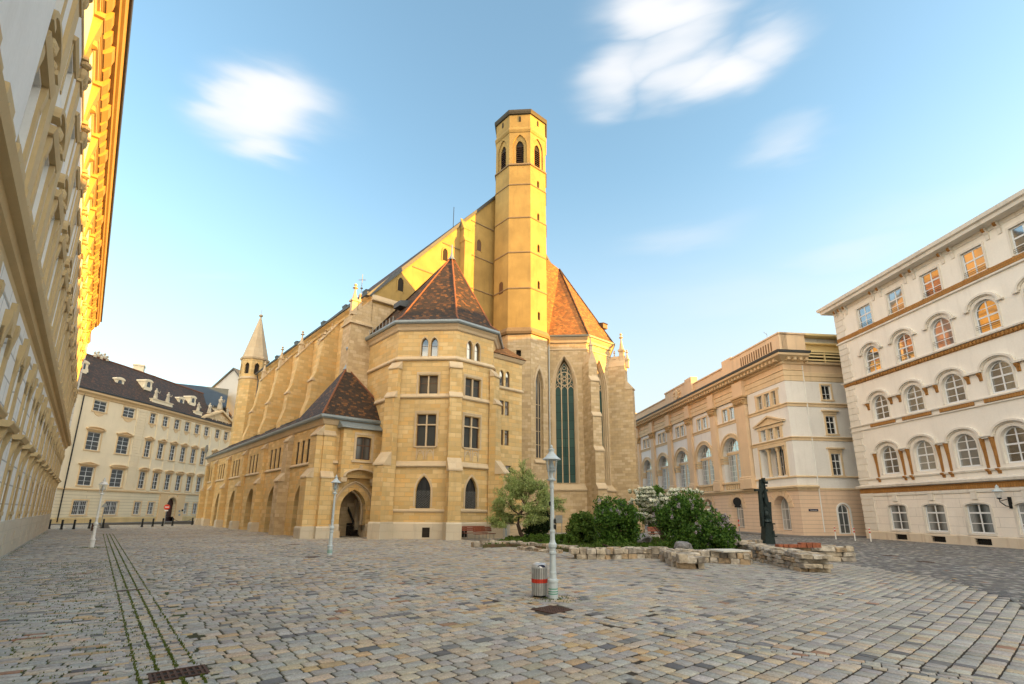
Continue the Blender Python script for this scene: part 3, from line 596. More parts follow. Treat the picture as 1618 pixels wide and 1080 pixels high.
for fr, uc, lo in ((F2, 2.62, 2.62), (F3, 1.75, 1.85)):
    def lead(m, W_=1.12, H_=2.4):
        for k in range(-12, 22):
            for s_ in (1, -1):
                pts = []
                for t_ in range(0, 2): pts.append(t_)
            x0 = -W_ / 2; zz = k * .17
            for s_ in (1, -1):
                P0 = (-W_ / 2, zz) if s_ > 0 else (W_ / 2, zz); P1 = (W_ / 2, zz + W_ * 1.4) if s_ > 0 else (-W_ / 2, zz + W_ * 1.4)
                # clip to the light's height
                def cl_(P, Q, lo_, hi_):
                    if max(P[1], Q[1]) < lo_ or min(P[1], Q[1]) > hi_: return None
                    def ip(z): t = (z - P[1]) / (Q[1] - P[1]); return (P[0] + t * (Q[0] - P[0]), z)
                    a = P if P[1] >= lo_ else ip(lo_); b = Q if Q[1] <= hi_ else ip(hi_); return a, b
                r_ = cl_(P0, P1, .03, 1.3)
                if r_: m.tube([(r_[0][0], .03, r_[0][1]), (r_[1][0], .03, r_[1][1])], .008, 3)
    win(CHX, fr, lo, 2.2, 1.12, 2.4, 'point', 1.15, 3, (-.34, .62), n=-.25, mat=M['iron'], gl=M['glassd'], fw=.05, bw=.035, ex=[('lead', 'lead_lattice', lead, M['steel'])], label='pointed window with a leaded diamond lattice')
    win(CHX, fr, uc, 6.85, 1.5, 2.5, None, 0, 2, (-.68,), n=-.2, mat=M['woodb'], gl=M['glassf'], fw=.07, bw=.07, d=.04)
    win(CHX, fr, uc, 10.85, 1.5, 1.65, None, 0, 2, (.63,), n=-.2, mat=M['woodb'], gl=M['glassf'], fw=.07, bw=.07, d=.04)
    for q in (-.44, .34): win(CHX, fr, uc + q, 14.0, .56, 1.7, 'point', .5, 1, (.6,), n=-.2, mat=M['woodb'], gl=M['glass'], fw=.05)
    m = MB()
    for z0, z1, w_ in ((6.85, 9.35, 1.5), (10.85, 12.5, 1.5)):
        a = w_ / 2
        for t_, n_ in ((.0, .04), (.14, .0)):
            O = [(uc - a - .2 + t_ * .5, z0 - (.0)), (uc - a - .2 + t_ * .5, z1 + .3 - t_), (uc + a + .2 - t_ * .5, z1 + .3 - t_), (uc + a + .2 - t_ * .5, z0)]
            I = [(uc - a - .12 + t_ * .5, z0), (uc - a - .12 + t_ * .5, z1 + .2 - t_), (uc + a + .12 - t_ * .5, z1 + .2 - t_), (uc + a + .12 - t_ * .5, z0)]
            m.band(fr, O, I, -.1, .07 - n_)
    m.box(fr, uc - .055, uc + .055, -.2, -.04, 6.87, 9.34); m.box(fr, uc - .055, uc + .055, -.2, -.04, 10.86, 12.49); m.box(fr, uc - .74, uc - .057, -.2, -.05, 8.5, 8.6); m.box(fr, uc + .057, uc + .74, -.2, -.05, 8.5, 8.6)
    # blind tracery panel under the big window
    for s_ in (-.375, .375):
        O = [(uc + s_ - .32, 5.85), (uc + s_ - .32, 6.75), (uc + s_ + .32, 6.75), (uc + s_ + .32, 5.85)]; I = [(uc + s_ - .25, 5.85), (uc + s_ - .25, 6.68), (uc + s_ + .25, 6.68), (uc + s_ + .25, 5.85)]; m.band(fr, O, I, 0, .07)
        A = arch_pts(uc + s_ - .25, uc + s_ + .25, 6.2, .42, 'round', 10); B = arch_pts(uc + s_ - .18, uc + s_ + .18, 6.2, .32, 'round', 10); m.band(fr, A, B, 0, .055)
        for q in (-.12, .12):
            A = arch_pts(uc + s_ + q - .1, uc + s_ + q + .1, 6.28, .14, 'round', 6); B = arch_pts(uc + s_ + q - .06, uc + s_ + q + .06, 6.28, .09, 'round', 6); m.band(fr, A, B, 0, .04)
    m.box(fr, uc - .85, uc + .85, 0, .12, 6.76, 6.86)
    A = [(lo - .72, 2.3)] + arch_pts(lo - .72, lo + .72, 3.45, 1.38, 'point', 12) + [(lo + .72, 2.3)]; B = [(lo - .6, 2.3)] + arch_pts(lo - .6, lo + .6, 3.45, 1.22, 'point', 12) + [(lo + .6, 2.3)]; m.band(fr, A, B, -.08, .035)
    m.prof(fr, [(0, 2.2), (.1, 2.02), (.1, 1.97), (0, 1.97)], lo - .95, lo + .95)
    for q in (-.44, .34):
        A = [(uc + q - .36, 14.0)] + arch_pts(uc + q - .36, uc + q + .36, 15.2, .62, 'point', 10) + [(uc + q + .36, 14.0)]; B = [(uc + q - .29, 14.0)] + arch_pts(uc + q - .29, uc + q + .29, 15.2, .52, 'point', 10) + [(uc + q + .29, 14.0)]; m.band(fr, A, B, -.02, .05)
    m.build('window_dressing', M['trim'], CHX)
PTH = [gL, c1, c2, c3, c4]
m = MB()
def sc(z, o=.16, h=.28): return [(0, z - .1), (o * .6, z - .1), (o, z - .02), (o, z + .04), (0, z + h)]
m.mold(PTH, sc(13.85, .17)); m.mold(PTH, sc(10.75, .15)); m.mold(PTH, sc(5.35, .2, .36)); m.mold([c1, c2, c3], sc(2.0, .09, .14)); m.mold(PTH, [(0, CE - .5), (.12, CE - .42), (.2, CE - .2), (.36, CE - .02), (.36, CE + .02), (0, CE + .05)])
m.build('string_course', M['trim'], chapel)
m = MB(); m.mold(PTH, [(.14, -.05), (.14, .85), (.14, 1.08), (0, 1.2)]); m.build('chapel_plinth', M['plinth'], CHX)
z_ = MB(); z_.mold(PTH, [(.3, CE + .02), (.5, CE + .04), (.56, CE + .15), (.56, CE + .3), (.45, CE + .36), (.1, CE + .4)]); z_.build('chapel_gutter', M['zinc'], chapel)
def corner_buttress(c, azn, lv, w=.95, **k): return buttress(Fr(c, azn - 90), 0, w, lv, **k)
corner_buttress(c1, 206.5, [(5.3, 1.35), (10.6, .62), (13.0, .38)], w=.95, foot=1.1)
corner_buttress(c2, 161.5, [(4.9, 1.25), (10.6, .55), (13.0, .35)], w=.95, foot=1.1)
corner_buttress(c3, 116.5, [(4.9, 1.35), (10.6, .6), (13.0, .38)], w=.95, foot=1.1)
# vents and wall fittings
for fr, u in ((F2, 3.0), (F3, 1.15)):
    m = MB(); m.box(fr, u - .28, u + .28, .142, .16, .12, .82); m.build('cellar_grating', M['dark'], chapel)
# chapel roof
ap = (-5.79, 42.5, 25.5); rf = MB()
def off(path, o, z):
    mm = MB(); mm.mold(path, [(o, z), (o, z + .01)], caps=False); return [mm.V[i * 2] for i in range(len(path))]
EV = off(PTH, .42, CE + .36); fl = off(PTH, -.25, CE + .95)
gb = Fr(g0, 49); e5 = gb.p(11.6, 0, CE + .36)
for i in range(4):
    rf.face([EV[i], EV[i + 1], fl[i + 1], fl[i]]); rf.face([fl[i], fl[i + 1], ap])
rf.face([EV[4], e5, ap]); rf.face([e5, EV[0], ap])
cro = rf.build('chapel_roof', M['tile'], CHX)
m = MB()
for i in (1, 2, 3): m.tube([EV[i], fl[i], ap], .08, 6)
m.build('ridge_tiles', M['ridge'], cro)
m = MB(); m.lathe((ap[0], ap[1], ap[2] - .45), [(.45, 0), (.2, .35), (.09, .8), (.06, 1.6), (.04, 1.7)], 8); m.tube([(ap[0] - .25, ap[1] - .1, ap[2] + 1.0), (ap[0] + .25, ap[1] + .1, ap[2] + 1.0)], .04, 5); m.build('roof_finial', M['zinc'], cro)
m = MB()
for u in np.arange(-5.0, -.2, .62): m.tube([FL.p(u, .3, CE + .5), FL.p(u, .3, CE + 1.0)], .025, 4)
m.build('snow_guard', M['steel'], cro)
mid = [(EV[0][i] + EV[1][i]) / 2 for i in range(3)]; q = [mid[i] * .72 + ap[i] * .28 for i in range(3)]
m = MB(); m.prof(Fr((q[0], q[1]), 139), [(.5, q[2] - .1), (.5, q[2] + .35), (-.9, q[2] + .75), (-.9, q[2] - .1)], -.55, .55); m.build('skylight_dormer', M['lead'], cro)
# --- stair wing between chapel and tower
SW = Fr(F4.xy(.75), 49); SE = 15.35; bd = MB(); SR = 3.25
bd.wall(SW, -.4, SR, 0, SE, [(.62, 1.12, 12.65, 14.1, 'point', .42), (1.32, 1.82, 12.65, 14.1, 'point', .42), (.66, 1.14, 10.1, 11.35), (1.28, 1.76, 10.1, 11.35), (.66, 1.14, 7.5, 8.8), (1.28, 1.76, 7.5, 8.8), (1.4, 2.05, 4.55, 5.8), (.75, 1.7, 1.0, 3.3, 'point', .7, .5)], depth=.22)
bd.wall(SW.at(SR, 0, -90), 0, 7, 0, SE)
wing = bd.build('stair_wing_wall', M['ash'], CHX)
for a_, b_, c_, d_, k_ in ((.62, 1.12, 12.65, 14.1, 'point'), (1.32, 1.82, 12.65, 14.1, 'point'), (.66, 1.14, 10.1, 11.35, None), (1.28, 1.76, 10.1, 11.35, None), (.66, 1.14, 7.5, 8.8, None), (1.28, 1.76, 7.5, 8.8, None), (1.4, 2.05, 4.55, 5.8, None)):
    win(CHX, SW, (a_ + b_) / 2, c_, b_ - a_, d_ - c_, k_, .42 if k_ else 0, 1, (.55,), n=-.15, mat=M['woodb'], gl=M['glass'], fw=.05)
m = MB(); m.ext(SW, [(.75, 1.0)] + arch_pts(.75, 1.7, 2.6, .7, 'point') + [(1.7, 1.0)], -.5, -.42); m.build('side_door', M['dark'], CHX)
m = MB(); P5 = [SW.xy(-.2), SW.xy(SR), SW.at(SR, 0, -90).xy(4)]
m.mold(P5, sc(12.45, .14, .2)); m.mold(P5, [(0, SE - .35), (.1, SE - .3), (.28, SE), (0, SE + .05)]); m.mold(P5[:2], [(.12, 0), (.12, 1.0), (0, 1.1)])
for k in range(6): m.box(SW, .3 - .0, 2.3 - .0, 0, 1.9 - k * .3, .17 * k, .17 * (k + 1) - .003)
m.build('stair_wing_trim', M['trim'], wing)
rf = MB(); rf.face([SW.p(-.4, .35, SE + .05), SW.p(SR + .3, .35, SE + .05), SW.p(SR + .3, -3.6, SE + 2.7), SW.p(-.4, -3.6, SE + 2.7)]); rf.face([SW.p(SR + .3, .35, SE + .05), SW.p(SR + .3, -3.6, SE + .05), SW.p(SR + .3, -3.6, SE + 2.7)]); rf.build('stair_wing_roof', M['tile2'], CHX)
# --- gable wall of the nave
GF = gb; pk = 16.3; bd = MB()
bd.face([GF.p(-.1, 0, 20.6), GF.p(33, 0, 20.6), GF.p(33, 0, 21.4), GF.p(pk, 0, 40.6), GF.p(-.1, 0, 21.4)])
gable = bd.build('gable_wall', M['render'], CHX)
m = MB(); m.wall(GF, -.1, 33, 0, 20.6); m.build('gable_base_wall', M['old'], CHX)
m = MB()
for z in (25.6, 29.55, 33.75, 37.9): m.prof(GF, [(0, z - .06), (.06, z - .06), (.06, z + .02), (0, z + .1)], max((z - 21.4) / 1.177 + .25, 0), 14.0)
m.build('gable_string_course', M['rstr'], gable)
m = MB(); m.mold([GF.xy(-.2), GF.xy(12)], [(0, 20.75), (.3, 20.8), (.3, 20.95), (0, 21.45)]); m.build('gable_ledge', M['trim'], gable)
for u, z in ((2.62, 22.6), (7.5, 27.6), (11.9, 30.4)):
    m = MB(); m.ext(GF, [(u - .3, z)] + arch_pts(u - .3, u + .3, z + .9, .5, 'point', 8) + [(u + .3, z)], .0, .02); m.build('gable_opening', M['dark'] if u < 10 else M['woodb'], gable)
    m = MB(); m.band(GF, [(u - .42, z - .1)] + arch_pts(u - .42, u + .42, z + .9, .68, 'point', 8) + [(u + .42, z - .1)], [(u - .3, z - .1)] + arch_pts(u - .3, u + .3, z + .9, .5, 'point', 8) + [(u + .3, z - .1)], 0, .07); m.build('opening_frame', M['render'], gable)
m = MB(); m.box(GF, 9.35, 10.25, 0, .95, 20.7, 30.3); m.prof(GF, [(0, 30.3), (1.0, 30.3), (.7, 31.0), (0, 31.0)], 9.3, 10.3); m.box(GF, 9.38, 10.22, 0, .66, 31.0, 31.9); m.prof(GF, [(0, 31.9), (.7, 31.9), (0, 33.4)], 9.33, 10.27); m.build('gable_buttress', M['render'], gable)
m = MB(); sl = atan2(19.2, 16.4)
m.ext(GF, [(-.3, 21.15), (pk, 40.65), (pk, 41.05), (-.75, 21.15)], -.5, .14); m.ext(GF, [(pk, 40.65), (33.2, 21.2), (33.6, 21.2), (pk, 41.05)], -.5, .14); m.build('verge', M['lead'], gable)
# nave roof
rf = MB(); NL = 37.5
rf.face([GF.p(-.45, .1, 21.3), GF.p(-.45, -NL, 21.3), GF.p(pk, -NL, 40.9), GF.p(pk, .1, 40.9)]); rf.face([GF.p(33, .1, 21.3), GF.p(pk, .1, 40.9), GF.p(pk, -NL, 40.9), GF.p(33, -NL, 21.3)]); nro = rf.build('nave_roof', M['tileF'], CHX)
for a_, zz in ((2.2, 22.3), (7, 22.3), (13, 22.3), (22, 22.3), (30, 22.3)):
    m = MB(); u = (zz - 21.4) / 1.19 - .35; m.prof(Fr(GF.xy(0, -a_), 139), [(u * -1 + .35, zz), (u * -1 + .45, zz + .3), (-u - 1.2, zz + .4), (-u - 1.2, zz)], -.45, .45); m.build('roof_hatch', M['lead'], nro)
m = MB(); p_ = GF.p(8.6, -.3, 31.5); m.tube([p_, (p_[0], p_[1], 34.6)], .035, 5); m.build('lightning_rod', M['iron'], nro)
p_ = GF.p(-.3, -2.2, 21.6); m = MB(); m.tube([p_, (p_[0], p_[1], 24.2)], .04, 5); m.tube([(p_[0] - .35, p_[1], 23.6), (p_[0] + .35, p_[1], 23.6)], .035, 5); m.lathe((p_[0], p_[1], 22.6), [(.02, 0), (.14, .12), (.02, .26)], 8); m.build('roof_cross', M['steel'], nro)
# nave side wall
NS = Fr(g0, 139); bd = MB(); nb = [-1.0, -8.3, -15.6, -22.9, -30.2]
ops = [(a_ - 1.5, a_ + 1.5, 12.8, 19.6, 'point', 2.9, .7) for a_ in (-4.7, -12, -19.3, -26.6, -33.5)]
bd.wall(NS, -NL, 0, 0, 21.3, ops, depth=.7); bd.face([NS.p(-NL, 0, 0), NS.p(-NL, 0, 21.3), NS.p(-NL, -33, 21.3), NS.p(-NL, -33, 0)])
nave = bd.build('nave_wall', M['ash'], CHX)
for a_ in (-4.7, -12, -19.3, -26.6, -33.5):
    win(CHX, NS, a_, 12.8, 3.0, 6.8, 'point', 2.9, 3, (.3, .5), n=-.6, mat=M['trim'], gl=M['glassd'], fw=.12, bw=.12, d=.1)
    m = MB(); m.band(NS, arch_pts(a_ - 1.75, a_ + 1.75, 16.6, 3.3, 'point', 14), arch_pts(a_ - 1.52, a_ + 1.52, 16.6, 2.95, 'point', 14), -.1, .08)
    for q in (-1.3, 1.3):
        O = [(a_ + q + .28 * cos(t), 20.3 + .42 * sin(t)) for t in np.linspace(0, 2 * pi, 13)]; I = [(a_ + q + .17 * cos(t), 20.3 + .28 * sin(t)) for t in np.linspace(0, 2 * pi, 13)]; m.band(NS, O, I, 0, .08)
    m.build('window_arch', M['trim'], CHX)
m = MB(); m.mold([NS.xy(-NL), NS.xy(0)], [(0, 20.75), (.12, 20.8), (.2, 21.0), (.5, 21.25), (.5, 21.32), (0, 21.35)]); m.build('nave_cornice', M['ash'], nave)
m = MB(); m.mold([NS.xy(-NL), NS.xy(0)], [(.3, 21.32), (.62, 21.34), (.66, 21.52), (.4, 21.6)]); m.build('nave_gutter', M['lead'], nave)
def pinnacle(mb, fr, u, n, z, h=2.6, w=.42):
    c = fr.xy(u, n); k = Fr(c, fr.az); mb.box(k, -w / 2, w / 2, -w / 2, w / 2, z, z + h * .42); mb.box(k, -w * .7, w * .7, -w * .7, w * .7, z + h * .42, z + h * .47)
    mb.lathe((c[0], c[1], z + h * .47), [(w * .55, 0), (w * .16, h * .3), (w * .14, h * .36), (w * .5, h * .39), (w * .22, h * .43), (w * .13, h * .46), (w * .32, h * .49), (w * .2, h * .53), (.02, h * .54)], 8)
for i, a_ in enumerate(nb):
    m = MB(); w_ = 1.15; pj = 2.15 if i else 1.75
    m.prof(NS, [(0, 5), (pj + .5, 5), (pj + .5, 11.2), (pj + .1, 12.6), (pj, 14.6), (pj - .3, 15.3), (pj - .75, 18.9), (0, 20.9)] if i else [(0, 4), (pj + .35, 4), (pj + .35, 13.0), (pj, 13.8), (pj - .1, 18.6), (0, 20.9)], a_ - w_ / 2, a_ + w_ / 2)
    bo = m.build('nave_buttress', M['ash'], CHX)
    m = MB(); nn = (pj - .75) if i else pj - .1
    m.prof(NS, [(nn + .12, 18.8), (nn + .12, 18.95), (0, 21.05), (0, 20.9)], a_ - w_ / 2 - .08, a_ + w_ / 2 + .08); m.prof(NS, [(pj - .1 * (i > 0), 14.75 if i else 13.2), (pj + .12 + (.25 if not i else 0), 14.5 if i else 13.0), (pj + .12 + (.25 if not i else 0), 14.35 if i else 12.85), (pj - .3, 14.35 if i else 12.85)], a_ - w_ / 2 - .06, a_ + w_ / 2 + .06)
    pinnacle(m, NS, a_, nn - .25, 19.0, (1.8, 1.0, 2.9, 2.9, 2.6)[i], .46); pinnacle(m, NS, a_ + .35, nn - .75, 19.4, 1.3, .3)
    m.build('pinnacle', M['trim'], bo)
# nave corner pier facing the square
m = MB(); m.box(GF, -1.95, .0, -1.6, .12, 0, 18.2); m.prof(Fr(GF.xy(0, 0), 49), [(-1.6, 18.2), (.12, 18.2), (-.1, 18.9), (-1.6, 18.9)], -1.95, 0); m.ext(GF, [(-1.95, 18.2), (-1.7, 19.2), (0, 20.9), (0, 18.2)], -1.5, .0)
m.box(GF, -2.35, -1.95, -1.5, .05, 0, 12.6); m.ext(GF, [(-2.35, 12.6), (-1.95, 13.4), (-1.95, 12.6)], -1.5, .05)
cp = m.build('corner_pier', M['old'], CHX)
m = MB(); pinnacle(m, GF, -1.7, -.2, 19.0, 3.0, .5); pinnacle(m, GF, -1.2, -.2, 19.6, 1.6, .35); m.box(GF, -2.1, .05, -1.7, .3, 18.1, 18.25); m.build('pinnacle', M['trim'], cp)
# --- tower
T1 = (-.5, 48.78); w8 = 2.42; TF = Fr(T1, 94)
def octo(o=0.0):
    cx, cy = TF.xy(w8 / 2, -w8 / 2 * (1 + sqrt(2))); R = w8 / 2 / sin(pi / 8) + o / cos(pi / 8)
    # clockwise seen from above gives outward on the right when walking rightwards
    return [(cx + R * sin(radians(94 + 90 + 22.5 - 45 * k)), cy + R * cos(radians(94 + 90 + 22.5 - 45 * k))) for k in range(8)]
OC = octo(); TFR = []
for k in range(8):
    a_, b_ = OC[k], OC[(k + 1) % 8]; TFR.append(Fr(a_, math.degrees(atan2(b_[0] - a_[0], b_[1] - a_[1]))))
bd = MB()
for k, fr in enumerate(TFR): bd.wall(fr, 0, w8, 20.4, 47.5, [(w8 / 2 - .8, w8 / 2 + .8, 40.75, 44.6, 'point', 1.5, .3)] + ([(w8 / 2 - .17, w8 / 2 + .17, z, z + .95, 'point', .25, .25) for z in (21.9, 25.5, 29.9, 33.8, 38.0)] if k == 1 else []), depth=.3)
tower = bd.build('tower_shaft', M['render'], CHX)
bd = MB()
for k, fr in enumerate(TFR):
    o = [(w8 / 2 - .62, w8 / 2 + .52, 7.2, 16.4, 'point', 1.9, .45)] if k == 1 else ([(w8 / 2 - .3, w8 / 2 + .2, 17.6, 18.3, None, 0, .4)] if k == 0 else [])
    bd.wall(fr, -.0, w8, 0, 20.4, o, n=.02)
tb = bd.build('tower_base', M['old'], CHX)
k1 = TFR[1]; win(CHX, k1, w8 / 2 - .05, 7.2, 1.14, 9.2, 'point', 1.9, 3, (.15, .3, .45, .6), n=-.38, mat=M['trim'], gl=M['glassd'], fw=.08, bw=.07, d=.07)
m = MB(); A = arch_pts(w8 / 2 - .85, w8 / 2 + .75, 14.4, 2.6, 'point', 14); B = arch_pts(w8 / 2 - .66, w8 / 2 + .56, 14.4, 2.1, 'point', 14); m.band(k1, A, B, -.2, .1); m.prof(k1, [(0, 7.1), (.18, 6.8), (.18, 6.7), (0, 6.7)], w8 / 2 - .8, w8 / 2 + .7); m.build('window_arch', M['trim'], CHX)
m = MB(); fr = TFR[0]; m.box(fr, w8 / 2 - .3, w8 / 2 + .2, -.4, -.3, 17.6, 18.3); m.build('tower_opening', M['dark'], CHX)
for k in range(8):
    fr = TFR[k]
    if k in (0, 1, 7, 2):
        # louvred bell openings
        m = MB(); m.ext(fr, [(w8 / 2 - .44, 40.9)] + arch_pts(w8 / 2 - .44, w8 / 2 + .44, 43.1, .75, 'point', 10) + [(w8 / 2 + .44, 40.9)], -.32, -.28); lo_ = m.build('bell_opening', M['dark'], CHX)
        m = MB(); m.band(fr, [(w8 / 2 - .78, 40.77)] + arch_pts(w8 / 2 - .78, w8 / 2 + .78, 43.15, 1.42, 'point', 12) + [(w8 / 2 + .78, 40.77)], [(w8 / 2 - .44, 40.77)] + arch_pts(w8 / 2 - .44, w8 / 2 + .44, 43.1, .75, 'point', 12) + [(w8 / 2 + .44, 40.77)], -.3, -.14); m.build('opening_jamb', M['render'], lo_)
        m = MB()
        for z in np.arange(41.05, 43.2, .27): m.prof(fr, [(-.27, z + .12), (-.1, z), (-.1, z + .03), (-.27, z + .16)], w8 / 2 - .43, w8 / 2 + .43)
        m.build('louvre', M['woodb'], lo_)
        m = MB(); m.ext(fr, [(w8 / 2 - .12, 46.35)] + arch_pts(w8 / 2 - .12, w8 / 2 + .12, 46.85, .28, 'point', 6) + [(w8 / 2 + .12, 46.35)], .005, .03); m.build('slit_opening', M['dark'], CHX)
    if k == 1:
        for z in (21.9, 25.5, 29.9, 33.8, 38.0): m = MB(); m.box(fr, w8 / 2 - .16, w8 / 2 + .16, -.24, -.2, z, z + .92); m.build('slit_opening', M['dark'], CHX)
fr = TFR[7]; m = MB(); m.ext(fr, [(w8 / 2 - .35 + .1, 25.0)] + arch_pts(w8 / 2 - .25, w8 / 2 + .35, 26.1, .3, 'seg', 8) + [(w8 / 2 + .35, 25.0)], .005, .04); m.build('tower_door', M['woodb'], CHX)
m = MB()
for z in (25.25, 29.5, 33.75, 37.95): m.mold(OC, [(0, z - .07), (.06, z - .07), (.06, z + .02), (0, z + .1)], True)
m.mold(OC, [(0, 40.4), (.12, 40.45), (.12, 40.58), (0, 40.75)], True); m.build('tower_string_course', M['rstr'], tower)
m = MB(); m.mold(OC, [(0, 20.0), (.2, 20.05), (.28, 20.3), (.05, 20.75), (0, 20.8)], True); m.build('tower_ledge', M['rstr'], tower)
m = MB(); m.mold(OC, [(0, 44.85), (.06, 44.9), (.14, 45.15), (.14, 45.3), (0, 45.6)], True); m.build('tower_cornice', M['render'], tower)
rf = MB(); cx = sum(p[0] for p in OC) / 8; cy = sum(p[1] for p in OC) / 8; rf.mold(OC, [(0, 47.3), (.16, 47.35), (.24, 47.6), (.24, 47.85)], True)
O2 = octo(.24)
for k in range(8): rf.face([(O2[k][0], O2[k][1], 47.85), (O2[(k + 1) % 8][0], O2[(k + 1) % 8][1], 47.85), (cx, cy, 48.7)])
rf.build('tower_roof', simple('dark_capping', (.055, .05, .035), .7, .1, .3), CHX)
# --- choir
V1 = (4.0, 52.0); HF = Fr(V1, 94); HL = 4.18; V2 = HF.xy(HL); H2 = Fr(V2, 49); V3 = H2.xy(4.15); H3 = Fr(V3, 4); V4 = H3.xy(4.2); HE = 20.7
bd = MB()
bd.wall(HF, -3, HL, 4.4, HE, [(.42, 3.0, 4.85, 18.7, 'point', 3.6, .7)]); bd.wall(H2, 0, 4.15, 4.4, HE, [(.85, 3.3, 4.85, 18.7, 'point', 3.6, .7)]); bd.wall(H3, 0, 4.2, 4.4, HE); bd.wall(H3.at(4.2, 0, -45), 0, 12, 4.4, HE); bd.wall(HF.at(-3, 0, 45), -12, 0, 0, HE)
choir = bd.build('choir_wall', M['old'], CHX)
bd = MB(); PH = [HF.xy(-3), V1, V2, V3, V4, H3.at(4.2, 0, -45).xy(12)]
bd.mold(PH, [(.3, 0), (.3, 4.15)], caps=False); bd.build('choir_base', M['old'], CHX)
m = MB(); m.mold(PH, [(.3, 4.1), (.42, 4.15), (.42, 4.28), (.05, 4.75), (0, 4.8)]); m.mold(PH, [(0, HE - .55), (.15, HE - .5), (.2, HE - .25), (.45, HE), (.45, HE + .06), (0, HE + .1)]); m.mold(PH, [(0, 19.35), (.08, 19.38), (.08, 19.5), (0, 19.55)]); m.build('choir_moulding', M['trim'], choir)
z_ = MB(); z_.mold(PH, [(.3, HE + .07), (.6, HE + .09), (.66, HE + .24), (.4, HE + .3)]); z_.build('choir_gutter', M['zinc'], choir)
m = MB(); m.tube([HF.p(.05, .55, HE + .1), HF.p(.05, .15, HE - .9), HF.p(.05, .15, 4.4), HF.p(.05, .5, 4.0), HF.p(.05, .5, 0)], .07, 8); m.build('drainpipe', M['lamp'], choir)
for fr, a_, b_ in ((HF, .42, 3.0), (H2, .85, 3.3)):
    c_ = (a_ + b_) / 2; w_ = b_ - a_ - .5
    m = MB()
    for e, n1 in ((0, .03), (.13, -.12), (.22, -.3)):
        m.band(fr, [(a_ - .12 + e, 4.85)] + arch_pts(a_ - .12 + e, b_ + .12 - e, 15.1, 3.8 - e, 'point', 18) + [(b_ + .12 - e, 4.85)], [(a_ + .04 + e, 4.85)] + arch_pts(a_ + .04 + e, b_ - .04 - e, 15.1, 3.6 - e, 'point', 18) + [(b_ - .04 - e, 4.85)], -.5, n1)
    m.build('window_arch', M['trim'], CHX)
    wo = win(CHX, fr, c_, 4.9, w_, 13.2, 'point', 2.9, 3, (), n=-.55, mat=M['trim'], gl=M['glassg'], fw=.06, bw=.1, d=.1, label='tall three-light window of green glass with stone tracery')
    tr = MB(); zc = 16.0
    def ring(cx_, cz_, r, t, n0=.02, n1=.10, k=14):
        O = [(cx_ + r * cos(q), cz_ + r * sin(q)) for q in np.linspace(0, 2 * pi, k)]; I = [(cx_ + (r - t) * cos(q), cz_ + (r - t) * sin(q)) for q in np.linspace(0, 2 * pi, k)]; tr.band(LF, O, I, n0, n1)
    R_ = w_ / 2 * .78; ring(0, zc - 4.9 + .25, R_, .07)
    for k in range(6): ring(R_ * .55 * cos(k * pi / 3 + pi / 6), zc - 4.9 + .25 + R_ * .55 * sin(k * pi / 3 + pi / 6), R_ * .4, .05, .02, .09, 10)
    ring(0, zc - 4.9 + .25, R_ * .32, .05, .02, .09, 10)
    for k in (-1, 0, 1):
        x = k * w_ / 3; A = arch_pts(x - w_ / 6, x + w_ / 6, 10.0, .55, 'point', 8); B = arch_pts(x - w_ / 6 + .05, x + w_ / 6 - .05, 10.0, .47, 'point', 8); tr.band(LF, A, B, .02, .09)
    ring(0, zc - 4.9 + 1.45, .22, .05, .02, .08, 9); ring(-w_ * .36, zc - 4.9 - .45, .17, .04, .02, .08, 9); ring(w_ * .36, zc - 4.9 - .45, .17, .04, .02, .08, 9)
    tm = tr.data('tracery', M['trim']); t_ = bpy.data.objects.new('tracery', tm); S.collection.objects.link(t_); t_.parent = wo
def hb(c, az, lv, w=1.0):
    fr = Fr(c, az - 90); a = MB(); z0 = 0
    for i, (zt, pj) in enumerate(lv):
        a.m = 0; a.box(fr, -w / 2, w / 2, -.3, pj, z0, zt); nxt = lv[i + 1][1] if i + 1 < len(lv) else .1; a.m = 1
        if i + 1 < len(lv): a.prof(fr, [(nxt, zt), (pj + .1, zt), (pj + .1, zt + .12), (nxt, zt + (pj - nxt) * 1.3 + .2)], -w / 2 - .05, w / 2 + .05)
        z0 = zt + .001
    a.m = 1; pj = lv[-1][1]; zt = lv[-1][0]; a.ext(fr, [(-w / 2, zt), (0, zt + 1.3), (w / 2, zt)], -.3, pj)
    return a.build('choir_buttress', [M['old'], M['trim']], CHX), fr
b1, f1 = hb(V2, 161.5, [(4.2, 2.5), (8.0, 2.15), (11.6, 1.9), (15.4, 1.65), (17.6, 1.3)])
b2, f2 = hb(V3, 116.5, [(4.2, 2.8), (15.3, 2.45), (18.1, 1.75)], 1.0)
b3, f3 = hb(V4, 71.5, [(4.2, 2.2), (14.9, 1.9), (18.3, 1.3)], 1.0)
m = MB(); pinnacle(m, f2, 0, 1.35, 18.3, 3.8, .5); pinnacle(m, f2, 0, 1.95, 17.9, 2.1, .34); pinnacle(m, f2, 0, .5, 18.2, 1.9, .3); m.build('pinnacle', M['trim'], b2)
m = MB(); pinnacle(m, f1, 0, .95, 18.6, 2.2, .3); m.build('pinnacle', M['trim'], b1)
rf = MB(); EH = off(PH, .45, HE + .25); r1 = (3.4, 54.5, 32.4); r2 = (5.75, 55.6, 31.1)
rf.face([EH[0], EH[1], r1]); rf.face([EH[1], EH[2], r2, r1]); fl2 = [(EH[i][0] * .93 + r2[0] * .07, EH[i][1] * .93 + r2[1] * .07, HE + 1.0) for i in range(6)]
rf.face([EH[2], EH[3], r2]); rf.face([EH[3], EH[4], r2]); rf.face([EH[4], EH[5], r1, r2]); rf.face([r1, EH[5], EH[0]])
hro = rf.build('choir_roof', M['tile2'], CHX)
